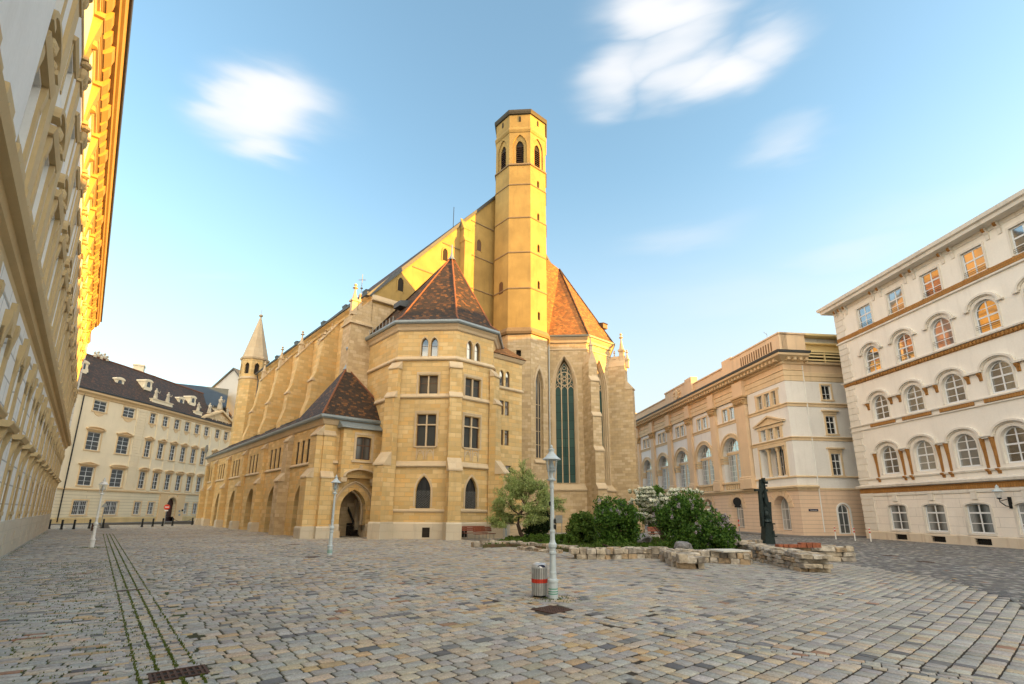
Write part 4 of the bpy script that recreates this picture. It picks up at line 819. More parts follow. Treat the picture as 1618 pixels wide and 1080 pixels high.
m = MB(); m.tube([EH[2], r2], .12, 6); m.tube([EH[3], r2], .1, 6); m.build('ridge_tiles', M['tile'], hro)
m = MB(); q = [(EH[3][i] * .72 + EH[4][i] * .08 + r2[i] * .2) for i in range(3)]; m.prof(Fr((q[0], q[1]), 49), [(.5, q[2]), (.5, q[2] + .5), (.6, q[2] + .6), (-.8, q[2] + .9), (-.8, q[2])], -.4, .4); m.build('roof_hatch', M['woodb'], hro)
# --- slender stair turret at the far end of the nave
tc_ = (-38.95, 71.6); R_ = 1.85; OT = [(tc_[0] + R_ * sin(radians(184 + 22.5 - 45 * k)), tc_[1] + R_ * cos(radians(184 + 22.5 - 45 * k))) for k in range(8)]; bd = MB()
for k in range(8):
    a_, b_ = OT[k], OT[(k + 1) % 8]; L_ = hypot(b_[0] - a_[0], b_[1] - a_[1]); fr = Fr(a_, math.degrees(atan2(b_[0] - a_[0], b_[1] - a_[1])))
    bd.wall(fr, 0, L_, 0, 24, [(L_ / 2 - .32, L_ / 2 + .32, 21.5, 23.2, 'point', .5, .2)] + ([(L_ / 2 - .15, L_ / 2 + .15, z, z + .6, None, 0, .2) for z in (12.8, 16.0, 19.4)] if k == 7 else []), depth=.2)
tu = bd.build('stair_turret', M['ash'], CHX)
for k in (6, 7, 0, 1):
    a_, b_ = OT[k], OT[(k + 1) % 8]; L_ = hypot(b_[0] - a_[0], b_[1] - a_[1]); fr = Fr(a_, math.degrees(atan2(b_[0] - a_[0], b_[1] - a_[1])))
    m = MB(); m.ext(fr, [(L_ / 2 - .2, 21.5)] + arch_pts(L_ / 2 - .2, L_ / 2 + .2, 22.7, .35, 'point', 6) + [(L_ / 2 + .2, 21.5)], -.19, -.15)
    if k == 7:
        for z in (12.8, 16.0, 19.4): m.box(fr, L_ / 2 - .15, L_ / 2 + .15, -.19, -.15, z, z + .6)
    m.build('turret_opening', M['dark'], tu)
m = MB(); m.mold(OT, [(0, 20.7), (.1, 20.75), (.1, 20.9), (0, 21.1)], True); m.mold(OT, [(0, 23.75), (.15, 23.85), (.2, 24.1), (0, 24.2)], True)
for k in range(8): m.face([(OT[k][0] * 1.0, OT[k][1], 24.15), (OT[(k + 1) % 8][0], OT[(k + 1) % 8][1], 24.15), (tc_[0], tc_[1], 31.4)])
m.lathe((tc_[0], tc_[1], 31.0), [(.1, 0), (.3, .15), (.3, .3), (.08, .45)], 8); m.tube([(tc_[0], tc_[1], 31.3), (tc_[0], tc_[1], 32.4)], .03, 5); m.build('turret_spire', M['trim'], tu)
m = MB(); m.tube([NS.p(-NL + 1.0, .6, 21.3), NS.p(-NL + 1.0, .3, 20.3), NS.p(-NL + 1.0, .3, 9)], .09, 6); m.build('drainpipe', M['lead'], nave)
# ================================================================= RIGHT BUILDING (arched windows, ochre bands)
RX = thing('apartment_palace', 'off-white four-storey building with arched windows and ochre terracotta bands', 'building', (30.2, 43.3, 0))
RF = Fr((30.2, 43.3), 176); RU = 62.0; RH = 20.4; RC = [3.43 + 3.2 * k for k in range(10)]
bd = MB(); gr = MB()
ops = []
for c in RC:
    ops += [(c - .82, c + .82, 5.15, 7.4, 'round', .82, .22), (c - .8, c + .8, 9.6, 11.65, 'round', .8, .22), (c - .8, c + .8, 13.65, 15.85, 'round', .8, .2), (c - .75, c + .75, 17.7, 19.55, None, 0, .15)]
bd.wall(RF, 0, RU, 4.2, RH, ops)
bd.wall(RF.at(RU, 0, -90), 0, 16, 0, RH)
gr.wall(RF, -.05, RU, .62, 4.2, [(c - .84, c + .84, .8, 2.78, 'seg', .18, .22) for c in RC], n=.05)
bk = RF.xy(0, -16); S2 = Fr(bk, 86); bd.wall(S2, 0, 16, 4.2, RH); gr.wall(S2.at(0, .05), 0, 16.0, 0, 4.2); bd.face([RF.p(0, -16, 0), RF.p(0, -16, RH), RF.p(RU, -16, RH), RF.p(RU, -16, 0)])
rw = bd.build('wall', M['R'], RX); rg = gr.build('ground_floor_wall', M['Rr'], RX)
m = MB(); m.wall(RF, -.1, RU, 0, .6, [(c - .55, c + .55, .1, .5, None, 0, .2) for c in RC], n=.12); m.mold([S2.xy(10), RF.xy(-.1), RF.xy(RU)], [(.12, .6), (.05, .68)]); m.box(RF, -.12, -.02, -16, .11, 0, .6); m.build('plinth', plaster('stained_plinth_plaster', (.66, .57, .45), var=.1, stain=.75, grime=(.34, .22, .13), bump=.5), RX)
for c in RC:
    m = MB(); m.box(RF, c - .55, c + .55, -.12, -.08, .1, .5); vg = m.build('cellar_vent', M['dark'], RX); m = MB()
    for i in range(8): m.box(RF, c - .5 + i * .14, c - .48 + i * .14, .02, .04, .1, .5)
    m.box(RF, c - .55, c + .55, .021, .039, .28, .31); m.build('vent_grille', M['iron'], vg)
def eyebrow(w, zt, ret, big):
    def f(m):
        a = w / 2; A = arch_pts(-a, a, zt, .62 * big, 'round', 16); B = arch_pts(-a + .14, a - .14, zt, .62 * big - .13, 'round', 16); m.band(LF, A, B, 0, .2)
        A2 = arch_pts(-a + .14, a - .14, zt, .62 * big - .13, 'round', 16); B2 = arch_pts(-a + .22, a - .22, zt, .62 * big - .2, 'round', 16); m.band(LF, A2, B2, 0, .1)
        m.box(LF, -a - ret, -a + .14, 0, .2, zt - .12, zt); m.box(LF, a - .14, a + ret, 0, .2, zt - .12, zt)
    return f
def ring_trim(w, h, r, t=.12):
    def f(m):
        a = w / 2; m.band(LF, [(-a - t, 0)] + arch_pts(-a - t, a + t, h - r, r + t, 'round', 14) + [(a + t, 0)], [(-a, 0)] + arch_pts(-a, a, h - r, r, 'round', 14) + [(a, 0)], 0, .05)
    return f
def con1(x, z0, z1, w=.2):
    def f(m):
        for s_ in (x,):
            m.prof(LF, [(0, z0), (.05, z0), (.09, z0 + (z1 - z0) * .5), (.2, z1 - .12), (.24, z1), (0, z1)], s_ - w / 2, s_ + w / 2)
            m.prof(LF, [(.04, z0 + .05), (.08, z0 + .05), (.12, z0 + (z1 - z0) * .5), (.23, z1 - .13), (.1, z1 - .13)], s_ - w / 4, s_ + w / 4)
    return f
def rail(w, z):
    def f(m):
        for k in range(3): m.box(LF, -w / 2, w / 2, .03, .05, z + .12 * k, z + .12 * k + .018)
    return f
sill = lambda w, t=.12: (lambda m: m.box(LF, -w / 2, w / 2, 0, .14, -t, -.004))
for c in RC:
    win(RX, RF, c, .82, 1.64, 1.93, 'seg', .17, 2, (.33, -.68), n=-.1, fw=.09, bw=.06, gl=M['glassr'], ex=[('r1', 'window_trim', lambda m: (m.box(LF, -.95, .95, 0, .1, -.12, -.004), m.band(LF, [(-.98, 0)] + arch_pts(-.98, .98, 1.75, .3, 'seg', 10) + [(.98, 0)], [(-.83, 0)] + arch_pts(-.83, .83, 1.75, .18, 'seg', 10) + [(.83, 0)], 0, .085), m.box(LF, -.2, .2, 0, .16, 2.2, 2.68), m.box(LF, -.24, .24, 0, .19, 2.68, 2.76)), M['Rt'])])
    win(RX, RF, c, 5.17, 1.6, 2.21, 'round', .8, 2, (.26, -.52, .78), n=-.2, fw=.09, bw=.06, ex=[('r2a', 'window_trim', ring_trim(1.64, 2.23, .82), M['Rt']), ('r2b', 'window_hood', eyebrow(2.5, 1.85, .36, 1.35), M['Rt']), ('r2c', 'terracotta_strip', lambda m: (con1(-1.28, -.2, 1.73, .17)(m), con1(-1.28, -.6, -.27, .2)(m)), M['Ro']), ('r2d', 'terracotta_strip', lambda m: (con1(1.28, -.2, 1.73, .17)(m), con1(1.28, -.6, -.27, .2)(m)), M['Ro'])])
    win(RX, RF, c, 9.62, 1.56, 2.0, 'round', .78, 2, (.26, -.52, .76), n=-.2, gl=M['glass'], fw=.09, bw=.06, ex=[('r3a', 'window_trim', ring_trim(1.6, 2.02, .8), M['Rt']), ('r3b', 'window_hood', eyebrow(2.3, 1.66, .46, 1.3), M['Rt']), ('r3c', 'terracotta_console', con1(-1.18, .98, 1.5, .2), M['Ro']), ('r3e', 'terracotta_console', con1(1.18, .98, 1.5, .2), M['Ro']), ('r3d', 'terracotta_panel', lambda m: m.box(LF, -1.25, 1.25, .02, .1, -.5, -.2), M['Ro'])])
    win(RX, RF, c, 13.67, 1.56, 2.15, 'round', .78, 2, (.26, -.5, .76), n=-.18, fw=.09, bw=.06, ex=[('r4a', 'window_trim', ring_trim(1.6, 2.17, .8), M['Rt']), ('r4b', 'window_hood', eyebrow(2.2, 1.82, .2, 1.25), M['Rt']), ('rl4', 'window_rail', rail(1.5, .3), M['iron'])])
    win(RX, RF, c, 17.72, 1.46, 1.8, None, 0, 2, (.3, -.6), n=-.12, fw=.08, bw=.06, ex=[('r5', 'window_trim', surround(1.5, 1.82, .14, .06, False), M['Rt']), ('rl5', 'window_rail', rail(1.45, .12), M['iron'])])
m = MB(); RP = [S2.xy(12), RF.xy(0), RF.xy(RU)]
m.mold(RP, [(0, 4.1), (.3, 4.14), (.34, 4.3), (.1, 4.38), (0, 4.42)]); m.mold(RP, [(.05, 3.42), (.12, 3.46), (.12, 3.62), (.05, 3.68)]); m.mold(RP, [(0, 4.78), (.1, 4.8), (.12, 4.9), (0, 4.95)]); m.mold(RP, [(0, 9.35), (.13, 9.38), (.15, 9.46), (0, 9.5)]); m.mold(RP, [(0, 8.98), (.1, 9.0), (.1, 9.08), (0, 9.1)])
m.mold(RP, [(0, 13.36), (.18, 13.4), (.2, 13.5), (0, 13.56)]); m.mold(RP, [(0, 17.1), (.14, 17.14), (.14, 17.26), (0, 17.3)])
m.mold([S2.xy(16), RF.xy(0), RF.xy(RU + .5)], [(0, 20.05), (.06, 20.1), (.1, 20.35), (.75, 20.4), (.8, 20.62), (.95, 20.7), (1.0, 20.95), (0, 21.0)])
for c0, c1_ in zip(RC, RC[1:]): m.box(RF, c0 + 1.24, c1_ - 1.24, 0, .2, 6.85, 6.97)
m.build('cornice', M['Rt'], rw)
m = MB(); m.mold(RP, [(.05, 3.7), (.09, 3.7), (.09, 4.08), (.05, 4.08)]); m.mold(RP, [(0, 13.06), (.06, 13.08), (.1, 13.34), (0, 13.36)]); m.mold(RP, [(0, 17.32), (.06, 17.34), (.06, 17.68), (0, 17.7)])
for u in np.arange(.3, RU, .26): m.box(RF, u, u + .13, .06, .15, 13.12, 13.33)
for c0, c1_ in zip([RC[0] - 3.2] + RC, RC + [RU + .3]):
    mid = (c0 + c1_) / 2
m.build('terracotta_frieze', M['Ro'], rw)
for k, c in enumerate([.35] + [(a + b) / 2 for a, b in zip(RC, RC[1:])]):
    for d_ in (-.38, .38) if k else (0, .55, 1.15):
        m = MB(); m.m = 0; m.prof(RF, [(0, 19.55), (.06, 19.55), (.1, 19.9), (.3, 20.2), (.34, 20.38), (0, 20.38)], c + d_ - .12, c + d_ + .12); m.m = 1; m.prof(RF, [(.1, 20.0), (.33, 20.15), (.36, 20.32), (.1, 20.32)], c + d_ - .09, c + d_ + .09); m.build('cornice_bracket', [M['Rt'], M['Ro']], RX)
m = MB()
z = 4.5
while z < 20: m.box(RF, -.04, (1.15 if int(z / .55) % 2 else .95), -1.0, .05, z, z + .5); z += .55
z = .75
while z < 3.3: m.box(RF, -.09, 1.25, -1.0, .1, z, z + .45); z += .5
m.build('corner_quoin', M['Rt'], RX)
m = MB(); m.face([RF.p(-.9, .9, 21.0), RF.p(RU + .5, .9, 21.0), RF.p(RU + .5, -6, 24.0), RF.p(-.9, -6, 24.0)]); m.face([RF.p(-.9, -6, 24.0), RF.p(RU + .5, -6, 24.0), RF.p(RU + .5, -16.5, 21), RF.p(-.9, -16.5, 21)]); m.face([RF.p(-.9, .9, 21.0), RF.p(-.9, -6, 24), RF.p(-.9, -16.5, 21)]); m.face([RF.p(RU + .5, .9, 21.0), RF.p(RU + .5, -16.5, 21), RF.p(RU + .5, -6, 24)]); m.build('roof', M['tileF'], RX)
m = MB(); m.box(RF, .2, RU - .2, -15.8, -.5, .0, 20.3); m.build('sun_block_core', M['dark'], RX)  # dark box added inside so sun cannot leak through to the windows
# ================================================================= PEACH PALACE
PX = thing('peach_palace', 'peach and grey palace with giant pilasters, round-arched hall windows and a gold roof storey', 'building', (26, 45.5, 0))
PF = Fr((26.0, 45.5), 173.7); PS = Fr((26.0, 45.5), 83.7); PLN = 50.0
PC = [-10.4 - 6.33 * k for k in range(6)]; PG = [-2.65, -10.3] + [-10.3 - 6.33 * k for k in range(1, 6)]
bd = MB(); bd.wall(PF, -PLN, .0, 0, 4.3, [(c - 1.1, c + 1.1, .45, 3.65, 'round', 1.1, .75) for c in PG]); bd.wall(PS, 0, 16, 0, 4.25, [(u - .55, u + .55, .25, 2.85, 'round', .55, .2) for u in (4.15, 7.1, 10.1, 13.1)]); pg = bd.build('ground_floor_wall', M['Pr'], PX)
bd = MB()
bd.wall(PF, -6.3, 0, 4.3, 14.35, [(-5.1, -1.1, 5.5, 8.3, None, 0, .9), (-4.55, -1.35, 9.1, 10.2, None, 0, .25), (-4.75, -1.15, 12.35, 13.75, None, 0, .25)])
bd.wall(PF, -PLN, -6.3, 4.3, 14.35, [(c - 1.95, c + 1.95, 5.4, 10.35, 'round', 1.95, .75) for c in PC] + [(c + d_ - .5, c + d_ + .5, 12.35, 13.75, None, 0, .2) for c in PC for d_ in (-.72, .72)], n=-.12)
bd.wall(PS, 0, 16, 4.25, 14.35, [(u - .48, u + .48, a_, b_, None, 0, .18) for u in (4.15, 7.1, 10.1, 13.1) for a_, b_ in ((5.45, 7.45), (9.3, 11.0), (12.6, 14.0))])
pw = bd.build('wall', M['Pw'], PX)
bd = MB(); bd.wall(PF, -PLN, 0, 14.35, 17.0); bd.wall(PS, 0, 16, 14.35, 16.2); bd.face([PF.p(-PLN, 0, 0), PF.p(-PLN, 0, 18), PF.p(-PLN, -14, 18), PF.p(-PLN, -14, 0)]); bd.face([PF.p(-PLN, -14, 0), PF.p(-PLN, -14, 18), PS.p(16, -40, 18), PS.p(16, -40, 0)])
pe = bd.build('entablature', M['Pp'], PX)
for c in PG:
    win(PX, PF, c - .0, .5, 2.1, 3.1, 'round', 1.05, 4, (.3, -.62), n=-.7, fw=.08, bw=.04, gl=M['glassp'], ex=[('pg', 'arch_voussoirs', lambda m: [m.ext(LF, [(1.12 * cos(t), 2.05 + 1.12 * sin(t)), (1.75 * cos(t), 2.05 + 1.75 * sin(t)), (1.75 * cos(t + .3), 2.05 + 1.75 * sin(t + .3)), (1.12 * cos(t + .3), 2.05 + 1.12 * sin(t + .3))], 0, .05) for t in np.arange(.02, 3.0, .345)], M['Pp'])])
for u in (4.15, 7.1, 10.1, 13.1):
    win(PX, PS, u, .27, 1.06, 2.56, 'round', .53, 2, (.3, -.72), n=-.15, fw=.08, gl=M['glass'], ex=[('psg', 'window_trim', lambda m: (m.band(LF, [(-.72, 0)] + arch_pts(-.72, .72, 2.03, .72, 'round', 12) + [(.72, 0)], [(-.56, 0)] + arch_pts(-.56, .56, 2.03, .56, 'round', 12) + [(.56, 0)], 0, .05)), M['Pw'])])
    for i_, (a_, b_, cap) in enumerate(((5.45, 7.45, 1), (9.3, 11.0, 1), (12.6, 14.0, 0))):
        h_ = b_ - a_
        win(PX, PS, u, a_, .92, h_, None, 0, 2, (.33, -.66) if i_ < 2 else (.4,), n=-.12, fw=.06, gl=M['glass'], ex=[('ps%d' % i_, 'window_trim', (lambda h_, cap: (lambda m: (surround(.95, h_, .17, .05)(m), (m.box(LF, -.68, .68, 0, .1, h_ + .18, h_ + .42), m.box(LF, -.85, .85, 0, .25, h_ + .42, h_ + .55)) if cap else 0)))(h_, cap), M['Pt'])])
for d_ in (-1.25, 0, 1.25):
    win(PX, PF, -2.95 + d_ * .97, 12.37, .95, 1.36, None, 0, 2 if d_ else 3, (.5,), n=-.2, gl=M['glass']); win(PX, PF, -2.95 + d_ * .92, 9.12, .8, 1.06, None, 0, 2, (.35, .7), n=-.2, gl=M['glass'])
for d_ in (-.55, .85): win(PX, PF, -3.1 + d_ + .3, 5.5, 1.1 if d_ < 0 else .8, 2.75, None, 0, 3, (.35, .7), n=-.85, gl=M['glassd'])
m = MB()
m.box(PF, -4.9, -4.0, -.88, -.84, 5.5, 8.3); m.build('loggia_back_wall', M['Pw'], PX)
for d_ in (-4.05, -2.6, -1.55):
    m = MB(); q = PF.xy(d_, -.25); m.lathe((q[0], q[1], 5.5), [(.2, 0), (.2, .1), (.15, .16), (.13, 2.35), (.15, 2.4), (.2, 2.5), (.24, 2.7), (.24, 2.8)], 12); m.build('loggia_column', M['Pt'], PX)
m = MB()
for a_, b_ in ((-5.3, -5.1), (-1.1, -.9)): m.box(PF, a_, b_, 0, .08, 5.4, 8.35)
m.box(PF, -5.3, -.9, 0, .1, 8.3, 8.6)
for x in (-4.75, -3.55, -2.35, -1.35): m.box(PF, x - .18, x + .18, -.2, .06, 9.1, 10.2); m.box(PF, x - .18, x + .18, -.2, .05, 12.35, 13.75)
m.box(PF, -5.0, -.95, 0, .1, 10.2, 10.5); m.box(PF, -4.95, -.95, 0, .06, 13.75, 13.95); m.box(PF, -5.0, -.95, 0, .12, 12.2, 12.35)
m.box(PF, -5.5, -.55, 0, .22, 10.55, 10.68); m.ext(PF, [(-5.5, 10.69), (-3.02, 11.42), (-.55, 10.69)], 0, .08); m.ext(PF, [(-5.55, 10.69), (-3.02, 11.5), (-3.02, 11.34), (-5.0, 10.69)], 0, .25); m.ext(PF, [(-.5, 10.69), (-1.05, 10.69), (-3.02, 11.34), (-3.02, 11.5)], 0, .25)
m.build('window_surround', M['Pt'], PX)
m = MB(); PP = [PF.xy(-6.35), PF.xy(0), PS.xy(16)]
for z in (4.05,): m.mold([PF.xy(-PLN), PF.xy(0), PS.xy(1.9)], [(0, z), (.1, z + .04), (.14, z + .2), (.32, z + .26), (.34, z + .4), (0, z + .5)])
m.mold([PS.xy(1.9), PS.xy(16)], [(0, 4.12), (.06, 4.14), (.06, 4.28), (0, 4.3)])
m.mold(PP, [(0, 5.22), (.12, 5.26), (.12, 5.36), (0, 5.4)]); m.mold(PP, [(0, 8.62), (.06, 8.64), (.06, 8.86), (.16, 8.9), (.16, 8.98), (0, 9.02)]); m.mold(PP, [(0, 11.85), (.06, 11.87), (.06, 12.1), (.15, 12.14), (.15, 12.22), (0, 12.26)])
m.mold([PF.xy(-PLN, -.12), PF.xy(-6.4, -.12)], [(0, 11.85), (.06, 11.87), (.06, 12.1), (.15, 12.14), (.15, 12.22), (0, 12.26)])
m.mold([PF.xy(-PLN), PF.xy(0), PS.xy(2)], [(0, 14.35), (.05, 14.37), (.05, 14.85), (.1, 14.88), (.1, 15.35), (.18, 15.4), (.0, 15.5)])
m.mold([PS.xy(2), PS.xy(16)], [(0, 14.35), (.04, 14.4), (.04, 14.8), (.1, 14.85), (.1, 15.2), (.0, 15.25)])
m.mold([PF.xy(-PLN), PF.xy(0), PS.xy(2.2)], [(0, 16.0), (.1, 16.02), (.12, 16.25), (.8, 16.6), (.95, 16.65), (1.0, 16.85), (0, 16.9)])
m.mold([PS.xy(2.2), PS.xy(16)], [(0, 16.0), (.25, 16.05), (.3, 16.25), (0, 16.3)])
m.build('cornice', M['Pt'], pe)
m = MB()
for u in np.arange(-PLN, 0, .62): m.box(PF, u, u + .28, .1, .72, 16.28, 16.56)
for u in np.arange(.1, 2.2, .62): m.box(PS, u, u + .28, .1, .72, 16.28, 16.56)
for u in np.arange(-PLN, 0, .24): m.box(PF, u, u + .12, .1, .2, 16.05, 16.2)
m.build('modillions', M['Pt'], pe)
m = MB(); m.mold([PF.xy(-PLN), PF.xy(0), PS.xy(2.3)], [(.3, 16.9), (1.05, 16.88), (1.12, 17.1), (.1, 17.35), (.0, 17.4)]); m.build('cornice_flashing', M['lead'], pe)
for u in [-7.35] + [-13.56 - 6.33 * k for k in range(6)]:
    w_ = 1.9 if u > -8 else 1.25; n_ = .35 if u > -8 else .22
    m = MB(); m.box(PF, u - w_ / 2, u + w_ / 2, -.2, n_, 5.75, 13.45, .04); m.prof(PF, [(-.2, 4.5), (n_ + .18, 4.5), (n_ + .18, 5.5), (n_ + .08, 5.58), (n_ + .1, 5.7), (n_, 5.8), (-.2, 5.8)], u - w_ / 2 - .14, u + w_ / 2 + .14); m.box(PF, u - w_ / 2, u + w_ / 2, -.2, n_ + .12, 14.36, 16.0)
    po = m.build('pilaster', M['Pp'], PX)
    m = MB(); m.box(PF, u - w_ / 2 + .02, u + w_ / 2 - .02, -.1, n_ + .01, 13.45, 14.2); m.box(PF, u - w_ / 2 - .2, u + w_ / 2 + .2, -.1, n_ + .3, 14.2, 14.35); m.box(PF, u - w_ / 2 - .04, u + w_ / 2 + .04, -.1, n_ + .05, 13.4, 13.5)
    k = 6 if w_ > 1.5 else 4
    for r_ in range(2):
        for i in range(k + r_):
            x = u - w_ / 2 + w_ * (i + .5) / (k + r_); q = PF.p(x, n_ + .12, 13.62 + .3 * r_); m.lathe(q, [(.03, -.14), (.11, 0), (.19, .15), (.06, .24)], 6)
    for s_ in (-1, 1): q = PF.p(u + s_ * (w_ / 2 + .02), n_ + .1, 14.05); m.lathe((q[0], q[1], q[2] - .1), [(.02, -.08), (.16, 0), (.16, .12), (.02, .2)], 8)
    m.build('capital', M['Pk'], po)
for c in PC:
    win(PX, PF, c - .9, 5.4, 1.6, 3.1, None, 0, 3, (.2, .4, .6, .8), n=-.6, fw=.09, bw=.045, gl=M['glassp']); win(PX, PF, c + .9, 5.4, 1.6, 3.1, None, 0, 3, (.2, .4, .6, .8), n=-.6, fw=.09, bw=.045, gl=M['glassp'])
    win(PX, PF, c, 8.8, 3.4, 1.55, 'round', 1.5, 6, (.4,), n=-.6, fw=.1, bw=.05, gl=M['glass'], name='fanlight')
    m = MB(); m.box(PF, c - 1.9, c + 1.9, -.8, -.5, 8.5, 8.78); m.box(PF, c - .1, c + .1, -.8, -.52, 5.4, 8.5)
    m.band(PF, arch_pts(c - 2.35, c + 2.35, 8.4, 2.35, 'round', 22), arch_pts(c - 1.96, c + 1.96, 8.4, 1.96, 'round', 22), -.2, .02); m.band(PF, arch_pts(c - 2.45, c + 2.45, 8.4, 2.45, 'round', 22), arch_pts(c - 2.3, c + 2.3, 8.4, 2.3, 'round', 22), -.2, .09)
    for s_ in (-1, 1): m.box(PF, c + s_ * 2.22 - .35, c + s_ * 2.22 + .35, -1.0, .06, 8.1, 8.4); m.box(PF, c + s_ * 2.22 - .28, c + s_ * 2.22 + .28, -1.0, .0, 7.5, 7.8); m.box(PF, c + s_ * 2.22 - .3, c + s_ * 2.22 + .3, -1.0, .03, 7.85, 8.05)
    m.box(PF, c - 2.5, c + 2.5, -.2, .12, 5.18, 5.4)
    for q in np.arange(-1.7, 1.8, .42): m.box(PF, c + q - .08, c + q + .08, -.1, .03, 4.6, 5.15)
    m.build('arched_bay_trim', M['Pt'], PX)
    for d_ in (-.72, .72): win(PX, PF, c + d_, 12.37, .95, 1.36, None, 0, 2, (.5,), n=-.25, gl=M['glass'])
    m = MB(); m.box(PF, c - 1.42, c + 1.42, -.14, -.05, 13.75, 13.95); m.box(PF, c - .2, c + .2, -.14, -.06, 12.3, 13.75)
    for s_ in (-1, 1): m.box(PF, c + s_ * 1.32 - .1, c + s_ * 1.32 + .1, -.14, -.06, 12.3, 13.75)
    m.build('window_surround', M['Pt'], PX)
m = MB(); m.box(PF, -8.5, .1, -.7, .12, 17.35, 19.05); m.box(PF, -8.6, .2, -.8, .2, 19.05, 19.2); m.box(PF, -PLN, -8.5, -.7, -.25, 17.35, 18.7); m.box(PF, -PLN, -8.5, -.8, -.15, 18.7, 18.85)
m.box(PF, -27.0, -18.6, -.8, .0, 17.35, 19.3); m.prof(PF, [(-.8, 19.3), (.08, 19.3), (.08, 19.5), (-.8, 19.6)], -27.1, -18.5); m.box(PF, -20.3, -18.4, -.85, .06, 17.35, 19.75); m.box(PF, -43.2, -41.0, -.75, .02, 17.35, 19.3); m.box(PF, -10.6, -8.5, -.75, .05, 17.35, 19.4)
pa = m.build('attic_parapet', M['Pp'], PX)
m = MB(); m.mesh([PS.p(0, 0, 17.35), PS.p(2.2, 0, 17.35), PS.p(2.2, -7, 17.35), PS.p(0, -7, 17.35)], [(0, 1, 2, 3)]); m.box(PS, .1, 2.6, -8, .1, 17.35, 19.05); m.box(PS, .0, 2.7, -8, .2, 19.05, 19.2); m.build('attic_block', M['Pp'], pa)
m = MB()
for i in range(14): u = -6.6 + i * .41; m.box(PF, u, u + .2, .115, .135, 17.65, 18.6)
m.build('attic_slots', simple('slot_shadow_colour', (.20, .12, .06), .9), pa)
m = MB(); random.seed(3)
for i in range(46):
    a_ = random.uniform(0, 2 * pi); r_ = random.uniform(.1, 1.0); q = PF.p(-22.8 + r_ * 1.1 * cos(a_), .06, 18.35 + r_ * .85 * sin(a_)); m.lathe((q[0], q[1], q[2] - .12), [(.02, 0), (.17, .08), (.14, .2), (.02, .26)], 6)
m.ext(PF, [(-23.2, 17.9), (-23.2, 18.7), (-22.8, 18.95), (-22.4, 18.7), (-22.4, 17.9), (-22.8, 17.6)], .0, .22); m.build('relief_emblem', M['Pt'], pa)
# modern roof storey along the side street
m = MB(); m.box(PS, 2.65, 16, -9, -.6, 17.3, 18.3); m.box(PS, 2.4, 16.3, -9.2, .1, 19.05, 19.25); m.box(PS, 2.4, 16.2, -1.6, -.2, 18.3, 18.42); m.box(PS, 2.3, 16, -.9, .05, 17.35, 17.5); m.box(PS, 2.65, 16, -9, -.75, 18.42, 19.05); gm = m.build('roof_storey', M['steelgold'], PX)
m = MB()
for u in (2.75, 4.6, 6.5): m.box(PS, u, u + 1.8, -.72, -.66, 18.46, 19.0)
m.build('white_panel', M['wht'], gm)
m = MB()
for u in np.arange(8.4, 15.8, 1.9): m.box(PS, u, u + 1.75, -.72, -.68, 18.46, 19.0)
m.build('roof_storey_glazing', M['glass'], gm)
m = MB(); m.box(PS, 2.4, 16, -1.2, -.7, 16.3, 17.3); m.build('terrace_wall', M['glass'], gm)
m = MB()
for u in np.arange(2.6, 16, 1.9): m.box(PS, u - .04, u + .04, -.05, .1, 16.3, 17.3)
for z in (16.45, 16.8, 17.1): m.box(PS, 2.4, 16, -.02, .12, z, z + .13)
m.build('roof_railing', M['steelgold'], gm)
m = MB(); m.tube([PS.p(1.95, .1, 15.9), PS.p(1.95, .1, .4)], .05, 8); m.build('drainpipe', M['Pw'], pw)
m = MB(); m.face([PF.p(-PLN, -.3, 17.3), PF.p(0, -.3, 17.3), PS.p(16, 0, 17.3), PS.p(16, -40, 17.3), PF.p(-PLN, -14, 17.3)]); m.build('flat_roof', M['lead'], PX)
p_ = PF.p(-2.2, -.3, 19.2); m = MB(); m.tube([p_, (p_[0], p_[1], 20.0)], .02, 5); m.tube([(p_[0], p_[1], 19.8), (p_[0] - .3, p_[1], 20.1)], .02, 5); m.build('roof_camera', M['steel'], pa)
ns = MB(); ns.m = 0; ns.box(PS, .75, 1.65, .0, .04, 2.22, 2.42); ns.m = 1
for i, wd in enumerate((.05, .02, .04, .05, .03, .05, .04, .02, .05, .04, .03, .05, .04, .05)): ns.box(PS, .82 + i * .055, .82 + i * .055 + wd * .8, .041, .044, 2.29, 2.35)
# street name in small white capitals
sg = ns.build('street_name_sign', [M['navy'], M['navy']], None, org=PS.p(1.2, 0, 2.3)); tag(sg, 'small dark blue street name sign on the corner of the peach palace', 'sign')
def text(txt, fr, u, n, z, size, mat, parent, name='lettering'):
    cu = bpy.data.curves.new(name, 'FONT'); cu.body = txt; cu.size = size; cu.align_x = 'CENTER'; cu.extrude = .003; tmp = bpy.data.objects.new('tmp', cu); S.collection.objects.link(tmp)
    dg = bpy.context.evaluated_depsgraph_get(); me = bpy.data.meshes.new_from_object(tmp.evaluated_get(dg)); bpy.data.objects.remove(tmp); me.materials.clear(); me.materials.append(mat)
    for v in me.vertices: x, y, z_ = v.co; v.co = (x, -z_, y)
    o = bpy.data.objects.new(name, me); S.collection.objects.link(o); o.parent = parent; q = fr.p(u, n, z); w_ = wloc(parent); o.location = [q[i] - w_[i] for i in range(3)]; o.rotation_euler = (0, 0, fr.rot()); return o
text('Minoritenplatz', PS, 1.2, .05, 2.275, .115, M['wht'], sg)
m = MB(); m.box(PF, -PLN + .2, -.3, -13.8, -1.35, 0, 17.2); m.box(PS, 1.75, 15.8, -30, -.5, 0, 17.2); m.build('sun_block_core', M['dark'], PX)  # added dark boxes, block sun leaking in from the open back
